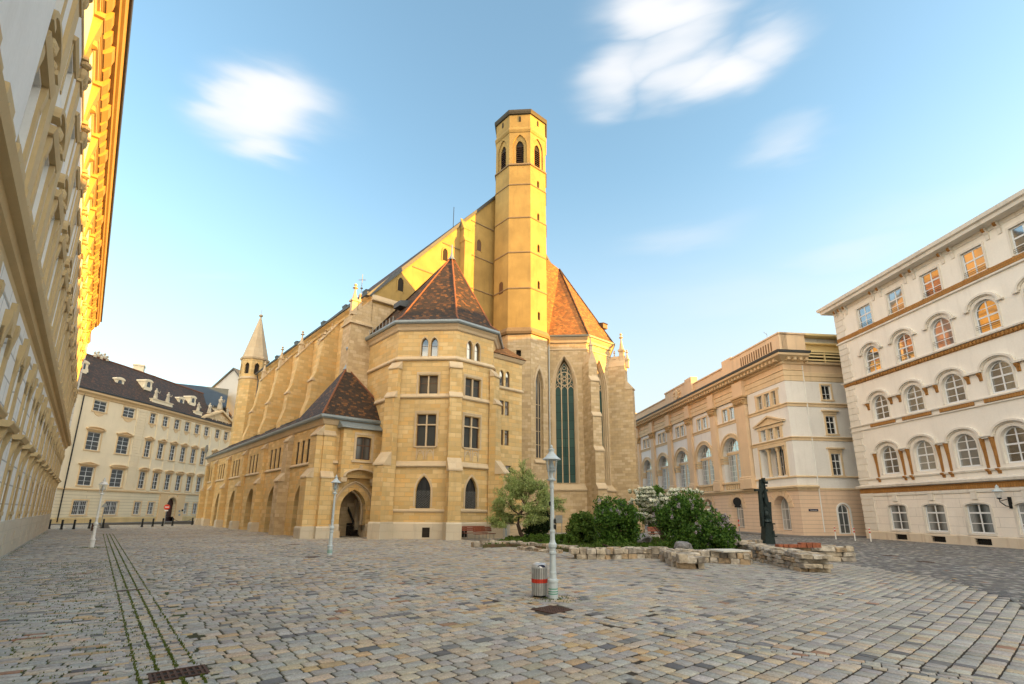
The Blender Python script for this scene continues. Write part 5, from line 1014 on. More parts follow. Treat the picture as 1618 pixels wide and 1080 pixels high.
# ================================================================= LEFT PALACE (steep raking facade)
LX = thing('ornate_palace', 'tall ornate palace with ochre pilasters and a huge bracketed cornice, raking along the left edge', 'building', (-21.15, 21.5, 0))
LFr = Fr((-21.15, 21.5), -40.1); L0, L1 = -34.0, 37.0; LP = 3.8
LCs = [-30.08 + 14.8 + LP * k for k in range(-5, 14)]
bd = MB(); up = MB()
bd.wall(LFr, L0, L1, 1.5, 8.2, [(c - .5, c + .5, 1.85, 3.35, None, 0, .18) for c in LCs] + [(c - .55, c + .55, 4.9, 6.9, None, 0, .14) for c in LCs], n=-.04)
up.wall(LFr, L0, L1, 8.2, 19.6, [(c - .62, c + .62, 10.0, 12.2, None, 0, .15) for c in LCs] + [(c - .55, c + .55, 14.0, 15.6, None, 0, .15) for c in LCs], n=-.13)
E2 = Fr(LFr.xy(L1, 0), -130.1)
bd.wall(E2.at(0), 0, 12, 0, 19.6)
lw = bd.build('rusticated_wall', M['Lr'], LX); lu = up.build('upper_wall', M['L'], LX)
m = MB(); m.wall(LFr, L0, L1, 0, 1.45, [(c - .22, c + .22, .35, .95, None, 0, .2) for c in LCs], n=.0); m.mold([LFr.xy(L0), LFr.xy(L1)], [(0, 1.44), (-.03, 1.5), (-.12, 1.52)]); m.build('plinth', M['plinth'], LX)
m = MB()
for c in LCs: m.box(LFr, c - .22, c + .22, -.19, -.15, .35, .95)
m.build('cellar_openings', M['dark'], LX)
for c in LCs:
    win(LX, LFr, c, 1.87, .96, 1.46, None, 0, 2, (-.6,), n=-.24, gl=M['glass'], ex=[('l1', 'window_trim', lambda m: (surround(1.0, 1.5, .16, .0)(m)), M['Lt'])])
    win(LX, LFr, c, 4.92, 1.06, 1.95, None, 0, 2, (-.6,), n=-.16, gl=M['glass'])
    win(LX, LFr, c, 10.02, 1.2, 2.15, None, 0, 2, (-.6,), n=-.32, gl=M['glass'])
    win(LX, LFr, c, 14.02, 1.06, 1.55, None, 0, 2, (.5,), n=-.32, gl=M['glass'])
    m = MB()
    # lower window: long frame, consoles and cap
    for s_ in (-1, 1):
        m.box(LFr, c + s_ * .72 - .17, c + s_ * .72 + .17, -.1, .02, 1.52, 4.1); m.prof(LFr, [(-.1, 3.75), (.02, 3.75), (.06, 4.0), (.14, 4.3), (.14, 4.42), (-.1, 4.42)], c + s_ * .72 - .14, c + s_ * .72 + .14)
        m.box(LFr, c + s_ * .74 - .16, c + s_ * .74 + .16, -.1, .03, 4.62, 6.6); m.prof(LFr, [(-.1, 6.1), (.04, 6.1), (.06, 6.4), (.13, 6.85), (.13, 7.05), (-.1, 7.05)], c + s_ * .74 - .16, c + s_ * .74 + .16)
    m.prof(LFr, [(-.1, 4.42), (.2, 4.42), (.28, 4.54), (.28, 4.6), (-.1, 4.64)], c - 1.1, c + 1.1)
    m.ext(LFr, [(c - .3, 7.0), (c - .2, 6.55), (c + .2, 6.55), (c + .3, 7.0), (c + .22, 7.45), (c - .22, 7.45)], -.1, .09)
    m.build('lower_window_frame', M['Lt'], LX)
    m = MB()
    # main storey: pilaster strips, aedicule, pediment, cartouche
    for s_ in (-1, 1):
        m.box(LFr, c + s_ * .8 - .14, c + s_ * .8 + .14, -.2, -.06, 9.9, 12.3); m.prof(LFr, [(-.2, 11.6), (-.05, 11.65), (.0, 12.1), (.0, 12.3), (-.2, 12.3)], c + s_ * .8 - .13, c + s_ * .8 + .13)
        q = LFr.p(c + s_ * .35, .0, 12.75); m.lathe((q[0], q[1], q[2]), [(.02, -.15), (.09, -.06), (.1, .06), (.02, .15)], 6)
    m.prof(LFr, [(-.2, 12.3), (.02, 12.3), (.06, 12.45), (.08, 12.55), (-.2, 12.58)], c - 1.12, c + 1.12)
    A = arch_pts(c - 1.15, c + 1.15, 12.95, .6, 'seg', 10); B = arch_pts(c - 1.0, c + 1.0, 12.95, .46, 'seg', 10); m.band(LFr, A, B, -.2, .07)
    m.box(LFr, c - 1.18, c - .75, -.2, .08, 12.82, 12.97); m.box(LFr, c + .75, c + 1.18, -.2, .08, 12.82, 12.97)
    q = LFr.p(c, -.05, 12.95); m.lathe((q[0], q[1], q[2]), [(.02, -.28), (.13, -.13), (.15, .1), (.05, .28)], 8)
    m.box(LFr, c - .95, c + .95, -.2, -.02, 9.75, 9.9); m.box(LFr, c - .7, c + .7, -.2, -.12, 9.1, 9.7)
    for s_ in (-1, 1): m.box(LFr, c + s_ * .68 - .1, c + s_ * .68 + .1, -.2, -.1, 13.95, 15.7)
    m.prof(LFr, [(-.2, 15.7), (-.06, 15.7), (0, 15.85), (-.2, 15.9)], c - .9, c + .9)
    m.build('aedicule', M['Lt'], LX)
for c in [c - LP / 2 for c in LCs]:
    m = MB(); m.box(LFr, c - .36, c + .36, -.2, -.03, 8.9, 16.1); m.box(LFr, c - .45, c + .45, -.2, .04, 8.5, 9.0)
    m.box(LFr, c - .44, c + .44, -.2, .02, 16.1, 16.2); m.box(LFr, c - .5, c + .5, -.2, .06, 16.95, 17.1)
    for s_ in (-.3, 0, .3):
        q = LFr.p(c + s_, -.02, 16.4); m.lathe(q, [(.03, -.15), (.12, 0), (.15, .2), (.04, .3)], 6)
    for s_ in (-1, 1):
        q = LFr.p(c + s_ * .36, .02, 16.82); m.lathe((q[0], q[1], q[2] - .12), [(.02, 0), (.15, .06), (.15, .18), (.02, .24)], 7)
    m.build('pilaster', M['Lt'], LX)
    # big paired console below the cornice
    m = MB(); m.prof(LFr, [(-.2, 17.1), (-.08, 17.1), (-.04, 17.6), (.04, 18.2), (.1, 18.6), (.14, 18.95), (-.2, 18.95)], c - .3, c + .3); q = LFr.p(c, .0, 18.05); m.lathe((q[0], q[1], q[2] - .2), [(.02, 0), (.16, .08), (.14, .3), (.02, .38)], 7); m.box(LFr, c - .42, c + .42, -.2, .18, 18.95, 19.15); m.build('cornice_console', M['Lc'], LX)
m = MB(); PL_ = [LFr.xy(L0, -.2), LFr.xy(L1 + .2, -.2), E2.xy(12, -.2)]
m.mold([LFr.xy(L0, -.1), LFr.xy(L1, -.1), E2.xy(12)], [(0, 7.55), (.05, 7.6), (.08, 7.85), (.2, 7.95), (.24, 8.15), (.4, 8.2), (.46, 8.42), (.2, 8.5), (.1, 8.55)])
m.mold([LFr.xy(L0, -.1), LFr.xy(L1, -.1), E2.xy(12)], [(0, 7.2), (.06, 7.22), (.06, 7.3), (0, 7.32)])
for u in np.arange(L0, L1, LP / 2): m.box(LFr, u - .5, u + .5, -.1, .32, 8.5, 8.62); m.box(LFr, u - .42, u + .42, -.15, .24, 8.62, 9.05)
m.mold(PL_, [(0, 16.98), (.1, 17.0), (.12, 17.1), (0, 17.14)])
m.mold(PL_, [(0, 18.9), (.1, 18.95), (.14, 19.1), (.22, 19.12), (.26, 19.3), (.32, 19.32)])
m.build('belt_cornice', M['Lt'], LX)
PL_ = [LFr.xy(L0, -.2), LFr.xy(L1 - 3.6, -.2)]
m = MB(); m.mold(PL_, [(.2, 19.9), (.66, 19.92), (.7, 20.1), (.8, 20.15), (.86, 20.5), (.2, 20.6)]); m.mold(PL_, [(.0, 19.1), (.26, 19.2), (.28, 19.5), (.3, 19.92)]);
m.build('main_cornice', M['Lc'], LX)
m = MB()
for i, u in enumerate(np.arange(L0 + .2, L1 - 3.7, LP / 4)):
    w_ = .3 if i % 4 else .42; m.prof(LFr, [(-.0, 19.35), (.16, 19.38), (.3 if i % 4 else .36, 19.62), (.34 if i % 4 else .42, 19.915), (0, 19.915)], u - w_, u + w_)
m.build('modillions', M['Lc'], LX)
m = MB(); m.mold(PL_, [(.62, 20.62), (.95, 20.55), (.98, 20.66), (.5, 20.9)]); m.face([LFr.p(L0, .5, 20.9), LFr.p(L1 - 3.6, .5, 20.9), LFr.p(L1 - 6, -6, 24), LFr.p(L0, -6, 24)]); m.face([LFr.p(L1 - 3.6, .5, 20.9), E2.p(12, .3, 20.9), LFr.p(L1 - 6, -6, 24)]); m.build('roof', M['lead'], LX)
# plain projecting wing near the camera
m = MB(); m.box(LFr, L0, -17.05, -.4, .12, 8.62, 19.0); m.build('wing_wall', M['L'], LX)
m = MB(); m.box(LFr, -17.05, -16.6, -.3, .05, 8.62, 19.0); m.build('wing_edge_strip', simple('white_plaster_strip', (.72, .72, .70), .8), LX)
m = MB(); m.box(LFr, L0 + .1, L1 - .4, -12, -.6, 0, 19.4); m.build('sun_block_core', M['dark'], LX)  # dark filler added behind the facade to stop sun leaks
# ================================================================= FAR CREAM PALACE
FX = thing('cream_palace', 'cream baroque palace with dark tiled roof, dormers and a statue-topped pediment', 'building', (-58.3, 65, 0))
FF = Fr((-58.3, 65), 8); FK = FF.xy(10.6); FG = Fr(FK, 3.6); GL = 29.0
FE = 17.55; W1 = [-2.2, 3.08, 7.65]; W2 = [2.0 + 2.58 * k - .75 for k in range(6)] + [17.4, 19.9, 22.6, 25.2]
W2 = [1.45, 4.15, 6.75, 9.2, 11.75, 14.3, 17.4, 20.0, 22.6, 25.2]
bd = MB(); gr = MB()
def cols(fr, cs, w, u0, u1, segn, skip=()):
    o = []
    for c in cs: o += [(c - w / 2, c + w / 2, 5.05, 7.6, None, 0, .2), (c - w / 2, c + w / 2, 9.85, 12.35, None, 0, .2), (c - w / 2, c + w / 2, 15.1 if segn else 15.25, 16.75, None, 0, .2)]
    bd.wall(fr, u0, u1, 4.6, FE, o)
    gr.wall(fr, u0, u1, .8, 4.6, [(c - w / 2, c + w / 2, 1.2, 3.05, None, 0, .2) for i, c in enumerate(cs) if i not in skip] + ([(7.35, 9.35, .8, 3.85, 'round', 1.0, .5)] if segn else []))
cols(FF, W1, 2.0, -8, 10.6, 0); cols(FG, W2, 1.2, 0, GL, 1, (2, 3))
bd.face([FF.p(-8, 0, 0), FF.p(-8, 0, FE), FF.p(-8, -12, FE), FF.p(-8, -12, 0)]); bd.wall(FG.at(GL, 0, -90), 0, 12, 0, FE)
fw_ = bd.build('wall', M['F'], FX); fg_ = gr.build('ground_floor_wall', M['Fr'], FX)
m = MB(); FPth = [FF.xy(-8), FK, FG.xy(7.3)]; m.mold(FPth, [(.08, -.2), (.08, .75), (0, .85)]); m.mold([FG.xy(9.4), FG.xy(GL)], [(.08, -.2), (.08, .75), (0, .85)]); m.build('plinth', M['Fp'], FX)
FP2 = [FF.xy(-8), FK, FG.xy(GL)]
m = MB(); m.mold(FP2, [(0, 4.4), (.12, 4.44), (.16, 4.6), (0, 4.66)]); m.mold(FP2, [(0, 17.0), (.12, 17.05), (.2, 17.25), (.5, 17.5), (.55, 17.75), (0, 17.8)]); m.build('cornice', M['Ft'], fw_)
m = MB(); m.mold(FP2, [(.3, 17.78), (.62, 17.78), (.66, 17.98), (.3, 18.1)]); m.build('gutter', M['lead'], fw_)
for fr, cs, w, sg_ in ((FF, W1, 2.0, 0), (FG, W2, 1.2, 1)):
    for i, c in enumerate(cs):
        kk = 'F%d' % sg_; a = 'tri' if i % 2 == 0 else 'seg'; b = 'seg' if i % 2 == 0 else 'tri'
        if sg_: a, b = ('tri', 'seg')
        nn = -.17
        win(FX, fr, c, 5.07, w - .06, 2.5, None, 0, 2, (.25, -.5, .75), n=nn, gl=M['glassf'], ex=[(kk + b, 'window_trim', (lambda w, b: lambda m: (surround(w, 2.55, .16, .06)(m), hood(w + .85, 2.78, b, .28, .3, .1)(m)))(w, b), M['Ft'])])
        win(FX, fr, c, 9.87, w - .06, 2.45, None, 0, 2, (.25, -.5, .75), n=nn, gl=M['glassf'], ex=[(kk + a + 'u', 'window_trim', (lambda w, a: lambda m: (surround(w, 2.5, .16, .06)(m), hood(w + .8, 2.75, a, .28, .36, .1)(m)))(w, a), M['Ft'])])
        z0 = 15.1 if sg_ else 15.25
        win(FX, fr, c, z0 + .02, w - .06, 1.6 if sg_ else 1.45, None, 0, 2, (.33, -.66), n=nn, gl=M['glassf'], ex=[(kk + 't', 'window_trim', (lambda w: lambda m: (surround(w, 1.6, .14, .05)(m), m.ext(LF, [(-w * .4, -.2), (-w * .25, -.55), (0, -.7), (w * .25, -.55), (w * .4, -.2)][::-1], 0, .06)))(w), M['Ft'])])
        if not (sg_ and i in (2, 3)): win(FX, fr, c, 1.22, w - .06, 1.8, None, 0, 2, (.33, .66), n=nn, gl=M['glassd'] if not (sg_ and i > 3) else glassm('yellow_lit_curtain', dark=(.10, .09, .02), light=(.14, .12, .03), refl=.1) if i == 4 else M['glassd'], ex=[(kk + 'g', 'window_trim', (lambda w: lambda m: surround(w, 1.85, .18, .05)(m))(w), M['Ft']), (kk + 'gr', 'window_grille', grille(w, 1.8, 8 if w > 1.5 else 5, 3), M['white'])])
def quoin(fr, a_, b_):
    m = MB(); z = 4.75
    while z < 16.9: m.box(fr, a_, b_, 0, .08, z, z + .34); z += .42
    m.build('quoin_strip', M['F'], FX)
quoin(FF, 9.1, 10.55); quoin(FG, 0, .5)
for u in (5.45, 7.98, 10.45): quoin(FG, u - .45, u + .45)
for u in (2.8, 13.05, 15.9, 18.7, 21.3, 24):
    m = MB(); m.box(FG, u - .35, u + .35, 0, .1, 4.7, 16.95); m.build('pilaster', M['F'], FX)
m = MB(); m.tube([FF.p(.42, .2, 17.4), FF.p(.42, .12, 16.9), FF.p(.42, .12, .3)], .075, 6); m.build('drainpipe', M['iron'], fw_)
m = MB(); m.box(FG, 5.6, 7.25, 0, .16, 0, 4.35); m.box(FG, 9.45, 11.3, 0, .16, 0, 4.35); m.band(FG, arch_pts(6.95, 9.75, 2.95, 1.35, 'round', 16), arch_pts(7.35, 9.35, 2.95, .98, 'round', 16), 0, .2)
for z in np.arange(.5, 3.0, .5): m.box(FG, 6.95, 7.34, 0, .22, z, z + .34); m.box(FG, 9.36, 9.75, 0, .22, z, z + .34)
m.build('portal', M['Ft'], FX)
m = MB(); m.ext(FG, [(7.35, 0)] + arch_pts(7.35, 9.35, 2.85, 1.0, 'round') + [(9.35, 0)], -.48, -.42); m.box(FG, 8.33, 8.37, -.42, -.39, 0, 3.0); m.box(FG, 7.35, 9.35, -.42, -.38, 2.8, 2.95); m.build('gate', simple('dark_maroon_gate', (.035, .008, .01), .4), FX)
for i, (u, z) in enumerate(((10.35, 1.7), (11.0, 1.85), (10.45, 1.1))):
    m = MB(); m.box(FG, u - .2, u + .2, .161, .2, z - .16, z + .16); m.build('wall_plaque', M['steel'] if i != 1 else M['iron'], FX)
m = MB(); m.box(FG, 11.2, 22.9, 0, .12, 17.2, 17.8)
m.ext(FG, [(11.6, 17.85), (17.2, 20.2), (22.8, 17.85)], -.3, .12); m.ext(FG, [(11.1, 17.85), (17.2, 20.5), (17.2, 20.15), (12.0, 17.85)], -.4, .6); m.ext(FG, [(23.3, 17.85), (22.4, 17.85), (17.2, 20.15), (17.2, 20.5)], -.4, .6)
pd = m.build('pediment', M['Ft'], FX)
m = MB(); random.seed(5)
for i in range(30):
    u = random.uniform(13.6, 20.8); hz = (1 - abs(u - 17.2) / 5.6) * 2.1; q = FG.p(u, .14, 18.05 + random.uniform(0, hz * .8)); m.lathe((q[0], q[1], q[2] - .1), [(.02, 0), (.16, .08), (.12, .2), (.02, .26)], 5)
m.build('pediment_relief', M['F'], pd)
for ua, ub in ((.6, 4.9), (10.5, 12.2)):
    m = MB(); m.box(FG, ua, ub, -.6, .1, 18.1, 18.95); m.box(FG, ua - .1, ub + .1, -.7, .2, 18.95, 19.05); m.ext(FG, [(ua - .9, 18.1), (ua, 18.9), (ua, 18.1)], -.5, 0); m.ext(FG, [(ub, 18.1), (ub, 18.9), (ub + .6, 18.1)], -.5, 0); m.build('attic_parapet', M['F'], FX)
def statue(u, z, h, grp='weathered stone figures along the palace roofline', lb='weathered stone figure on the cream palace roof parapet'):
    m = MB(); q = FG.xy(u, -.2); s_ = h / 1.9; m.box(Fr(q, 3.6), -.3, .3, -.25, .25, z, z + .12)
    m.lathe((q[0], q[1], z + .1), [(.3 * s_, 0), (.34 * s_, .3 * s_), (.26 * s_, .8 * s_), (.2 * s_, 1.0 * s_), (.3 * s_, 1.35 * s_), (.24 * s_, 1.5 * s_), (.09 * s_, 1.56 * s_), (.1 * s_, 1.62 * s_), (.14 * s_, 1.72 * s_), (.12 * s_, 1.84 * s_), (.03, 1.9 * s_)], 9)
    sg2 = random.choice((-1, 1)); m.tube([FG.p(u + .25 * s_ * sg2, -.2, z + 1.4 * s_), FG.p(u + .6 * s_ * sg2, -.05, z + 1.25 * s_), FG.p(u + .5 * s_ * sg2, .1, z + 1.6 * s_)], [.1 * s_, .08 * s_, .05 * s_], 6); m.tube([FG.p(u - .22 * s_ * sg2, -.2, z + 1.4 * s_), FG.p(u - .4 * s_ * sg2, .05, z + 1.0 * s_), FG.p(u - .15 * s_ * sg2, .12, z + .8 * s_)], [.1 * s_, .08 * s_, .05 * s_], 6)
    return tag(m.build('roof_statue', M['plinth'], None, org=(q[0], q[1], z), smooth=False), lb, 'statue', grp)
statue(1.4, 19.05, 1.7, lb='stone bust on the left end of the long roof parapet, beside the first dormer'); statue(4.0, 19.05, 1.7, lb='stone bust on the right end of the long roof parapet'); statue(11.4, 19.05, 1.6, lb='stone bust on the short parapet just left of the pediment')
statue(17.2, 20.5, 2.6, lb='tallest stone figure crowning the apex of the pediment'); statue(14.4, 19.3, 1.9, lb='stone figure reclining left of the pediment apex'); statue(19.6, 19.6, 1.9, lb='stone figure just right of the pediment apex'); statue(21.6, 18.7, 1.8, lb='stone figure on the lower right slope of the pediment')
rf = MB(); A0 = [FF.p(-8, .5, 18.0), (FK[0] + .5, FK[1], 18.0), FG.p(GL + .4, .5, 18.0)]; B0 = [FF.p(-8, -5.2, 24.2), (FK[0] - 5.2, FK[1] + .5, 24.2), FG.p(GL - 3, -5.2, 24.2)]
rf.face([A0[0], A0[1], B0[1], B0[0]]); rf.face([A0[1], A0[2], B0[2], B0[1]]); rf.face([A0[2], FG.p(GL + .4, -12, 18.0), B0[2]]); rf.face([B0[0], B0[1], FK + (18.0,) if False else (FK[0] - 12, FK[1] + 1, 18.0), FF.p(-8, -12, 18.0)]); rf.face([B0[1], B0[2], FG.p(GL + .4, -12, 18.0), (FK[0] - 12, FK[1] + 1, 18.0)])
fr_ = rf.build('roof', M['tileF'], FX)
m = MB(); m.tube([B0[0], B0[1], B0[2]], .14, 5); m.build('ridge_tiles', M['ridge'], fr_)
for fr, u, nn, z in ((FF, .9, -2.55, 21.2), (FF, 6.8, -2.6, 20.3), (FG, 1.3, -2.55, 21.3), (FG, 8.6, -2.3, 20.1), (FG, 11.6, -2.45, 21.0)):
    m = MB(); n1 = nn + .9; m.m = 0; m.box(fr, u - .7, u + .7, nn - 1.0, n1, z - .8, z + .6); m.ext(fr, [(u - .9, z - .55), (u - .8, z - .1), (u - .62, z + .1), (u - .62, z - .55)], n1 - .3, n1 - .001); m.ext(fr, [(u + .62, z - .55), (u + .62, z + .1), (u + .8, z - .1), (u + .9, z - .55)], n1 - .3, n1 - .001)
    m.ext(fr, arch_pts(u - .8, u + .8, z + .6, .4, 'round', 10), nn - 1.0, n1 + .12)
    d_ = m.build('dormer', M['F'], fr_); m = MB(); m.ext(fr, [(u - .32, z - .25)] + arch_pts(u - .32, u + .32, z + .25, .32, 'round', 8) + [(u + .32, z - .25)], n1, n1 + .04); m.build('dormer_window', M['glassd'], d_)
m = MB()
for k in range(5): q = FF.p(5.2 + k * .5, -5.2, 24.1 + .25 * (k % 2)); m.lathe(q, [(.25, 0), (.3, .3), (.12, .5), (.22, .7), (.05, .95)], 7)
m.build('roof_ornament', M['plinth'], fr_)
# satellite dish on the annex eave
m = MB(); q = (-45.2, 73.2, 10.2); fr = Fr(q[:2], 130)
for k in range(3): m.lathe((q[0], q[1], q[2]), [(.02, 0), (.02, .01)], 4)
A = [(.62 * cos(t), 10.7 + .62 * sin(t)) for t in np.linspace(0, 2 * pi, 19)[:-1]]; m.ext(fr, A, 0, .06); m.tube([fr.p(0, 0, 9.3), fr.p(0, -.05, 10.4)], .04, 5); tag(m.build('satellite_dish', M['steel'], None, org=q), 'grey satellite dish above the far end of the arcade roof', 'satellite dish')
m = MB(); m.box(FF, -7.8, 10.0, -11.5, -.55, 0, 17.4); m.box(FG, .3, GL - .2, -11.5, -.6, 0, 17.4); m.build('sun_block_core', M['dark'], FX)  # unseen dark boxes added to keep sun out of the shell
# ================================================================= WHITE GABLE HOUSE + BLUE ROOF BEHIND
GX = thing('white_gabled_house', 'tall blank white gable wall with a steep roof behind the cream palace', 'building', (-60, 100, 0))
GW = Fr((-60, 100), 100); m = MB(); m.ext(GW, [(-11, 0), (-11, 19.1), (1.65, 30.6), (9, 22.5), (9, 0)], -14, 0); m.build('gable_wall', plaster('white_gable_plaster', (.62, .60, .57), var=.03, stain=.05), GX)
m = MB(); m.ext(GW, [(-11.3, 18.9), (1.65, 30.65), (9.4, 22.1), (9.4, 22.5), (1.65, 31.0), (-11.5, 19.1)], -15, .3); m.build('roof', M['lead'], GX)
BX = thing('slate_roofed_house', 'low house with dark blue slate roof and cream chimney behind the cream palace ridge', 'building', (-64.7, 91.8, 0))
BF = Fr((-70, 86), 60); m = MB(); m.box(BF, -6, 16, -9, -.5, 0, 21.5); m.build('wall', M['F'], BX)
m = MB(); m.prof(BF, [(0, 21.3), (0, 21.6), (-5, 26.1), (-10, 21.6), (-10, 21.3)], -6.5, 16.5); br_ = m.build('roof', simple('blue_slate', (.045, .065, .09), .6, 0, .2), BX)
m = MB(); m.box(BF, .6, 2.2, -4.5, -2.8, 22, 28.2); m.box(BF, .5, 2.3, -4.6, -2.7, 28.2, 28.5); m.box(BF, 3.4, 4.1, -4.4, -3.8, 23, 26.9); m.build('chimney', M['F'], br_)
# ================================================================= GROUND
def jointmat():
    m, t, b = newmat('mossy_joint_sand'); N = NB(t); ge = N.n('ShaderNodeNewGeometry').outputs['Position']
    n1 = N.noise(ge, .5, 4, .6); n2 = N.noise(ge, 14, 4, .7); s = N.n('ShaderNodeSeparateXYZ', {0: ge})
    left = N.rng(s.outputs[0], 2, -9, .0, .5)
    c = N.mix(N.rng(n2, .3, .7), (.022, .018, .013), (.06, .046, .03)); c = N.mix(N.math('MULTIPLY', N.rng(N.math('ADD', n1, left), .66, .95), N.rng(s.outputs[1], 48, 38, 0, .9)), c, (.045, .07, .015))
    t.links.new(c, b.inputs['Base Color']); b.inputs['Roughness'].default_value = 1; bp = N.n('ShaderNodeBump', {'Strength': .6, 'Distance': .02, 'Height': n2}); t.links.new(bp.outputs[0], b.inputs['Normal']); return m
def settmat(name='granite_setts', sheen=.75):
    m, t, b = newmat(name); N = NB(t); ge = N.n('ShaderNodeNewGeometry').outputs['Position']; at = N.n('ShaderNodeAttribute', attribute_name='tint').outputs['Color']
    n1 = N.noise(ge, 38, 5, .75); n2 = N.noise(ge, 7, 4, .6); n3 = N.noise(ge, .25, 4, .6)
    c = N.mix(N.rng(n1, .34, .66, 0, .62), at, (.06, .055, .05)); c = N.mix(N.rng(n1, .58, .8, 0, .5), c, (.7, .67, .62)); c = N.mix(N.rng(n2, .42, .75, 0, .45), c, N.mix(1.0, at, (.55, .5, .45), 'MULTIPLY')); c = N.mix(N.rng(n3, .45, .75, 0, .4), c, (.16, .14, .115))
    t.links.new(c, b.inputs['Base Color']); b.inputs['Roughness'].default_value = sheen; t.links.new(N.rng(n2, .3, .7, sheen - .12, sheen + .15), b.inputs['Roughness'])
    bp = N.n('ShaderNodeBump', {'Strength': .5, 'Distance': .006, 'Height': N.math('ADD', n1, n2)}); t.links.new(bp.outputs[0], b.inputs['Normal']); return m
M['joint'] = jointmat(); M['sett'] = settmat(); M['roadm'] = simple('dark_road_surface', (.085, .08, .075), .85, var=.25, sc=3)
m = MB(); n = 24
m.face([(-300, -120, -.003), (300, -120, -.003), (300, 500, -.003), (-300, 500, -.003)]); m.build('ground', M['joint'], None, kind='structure')
def pdist(X, Y, P):
    d = np.full(X.shape, 1e9)
    for (ax, ay), (bx, by) in zip(P, P[1:]):
        vx, vy = bx - ax, by - ay; t = np.clip(((X - ax) * vx + (Y - ay) * vy) / (vx * vx + vy * vy), 0, 1); d = np.minimum(d, np.hypot(X - ax - t * vx, Y - ay - t * vy))
    return d
def inpoly(X, Y, P):
    r = np.zeros(X.shape, bool); j = len(P) - 1
    for i in range(len(P)):
        (xi, yi), (xj, yj) = P[i], P[j]
        r ^= ((yi > Y) != (yj > Y)) & (X < (xj - xi) * (Y - yi) / (yj - yi + 1e-12) + xi); j = i
    return r
ST0 = np.array([-4.31, 6.88]); sa = radians(-39.2); SD = np.array([sin(sa), cos(sa)]); SN = np.array([cos(sa), -sin(sa)])
CHN = [(-16, 33.5), (-6.72, 20.68), (-1.92, 14.88), (.7, 11.03), (3.78, 8.19), (5.86, 6.72), (9.5, 4.6)]
ARC = [(12.9, 27.5), (14.03, 21.6), (13.97, 16.66), (12.44, 12.78), (9.6, 8.8), (7.2, 5.2)]
ROAD = ARC + [(6.5, 1), (60, 1), (60, 95), (17, 95), (15.6, 40), (12.4, 33)]
GARD = [(-1.6, 29.0), (-.1, 30.2), (3.2, 26.2), (3.0, 23.0), (4.3, 23.0), (6.2, 23.6), (9.4, 21.6), (10.2, 22.4), (11.0, 26), (13.6, 31), (12.5, 37), (9, 40.5), (3.5, 42), (-.2, 38.6), (-.6, 34)]
GRATES = [(-4.14, 6.83, .62, .42, -39.2), (.87, 11.17, .62, .62, 45), (-9.6, 13.3, .5, .14, -39.2)]
PAL = np.array([(.50, .495, .465), (.58, .57, .53), (.45, .45, .435), (.62, .55, .44), (.66, .53, .38), (.64, .55, .42), (.64, .46, .25), (.15, .16, .175), (.22, .225, .235), (.40, .22, .13), (.55, .50, .43)])
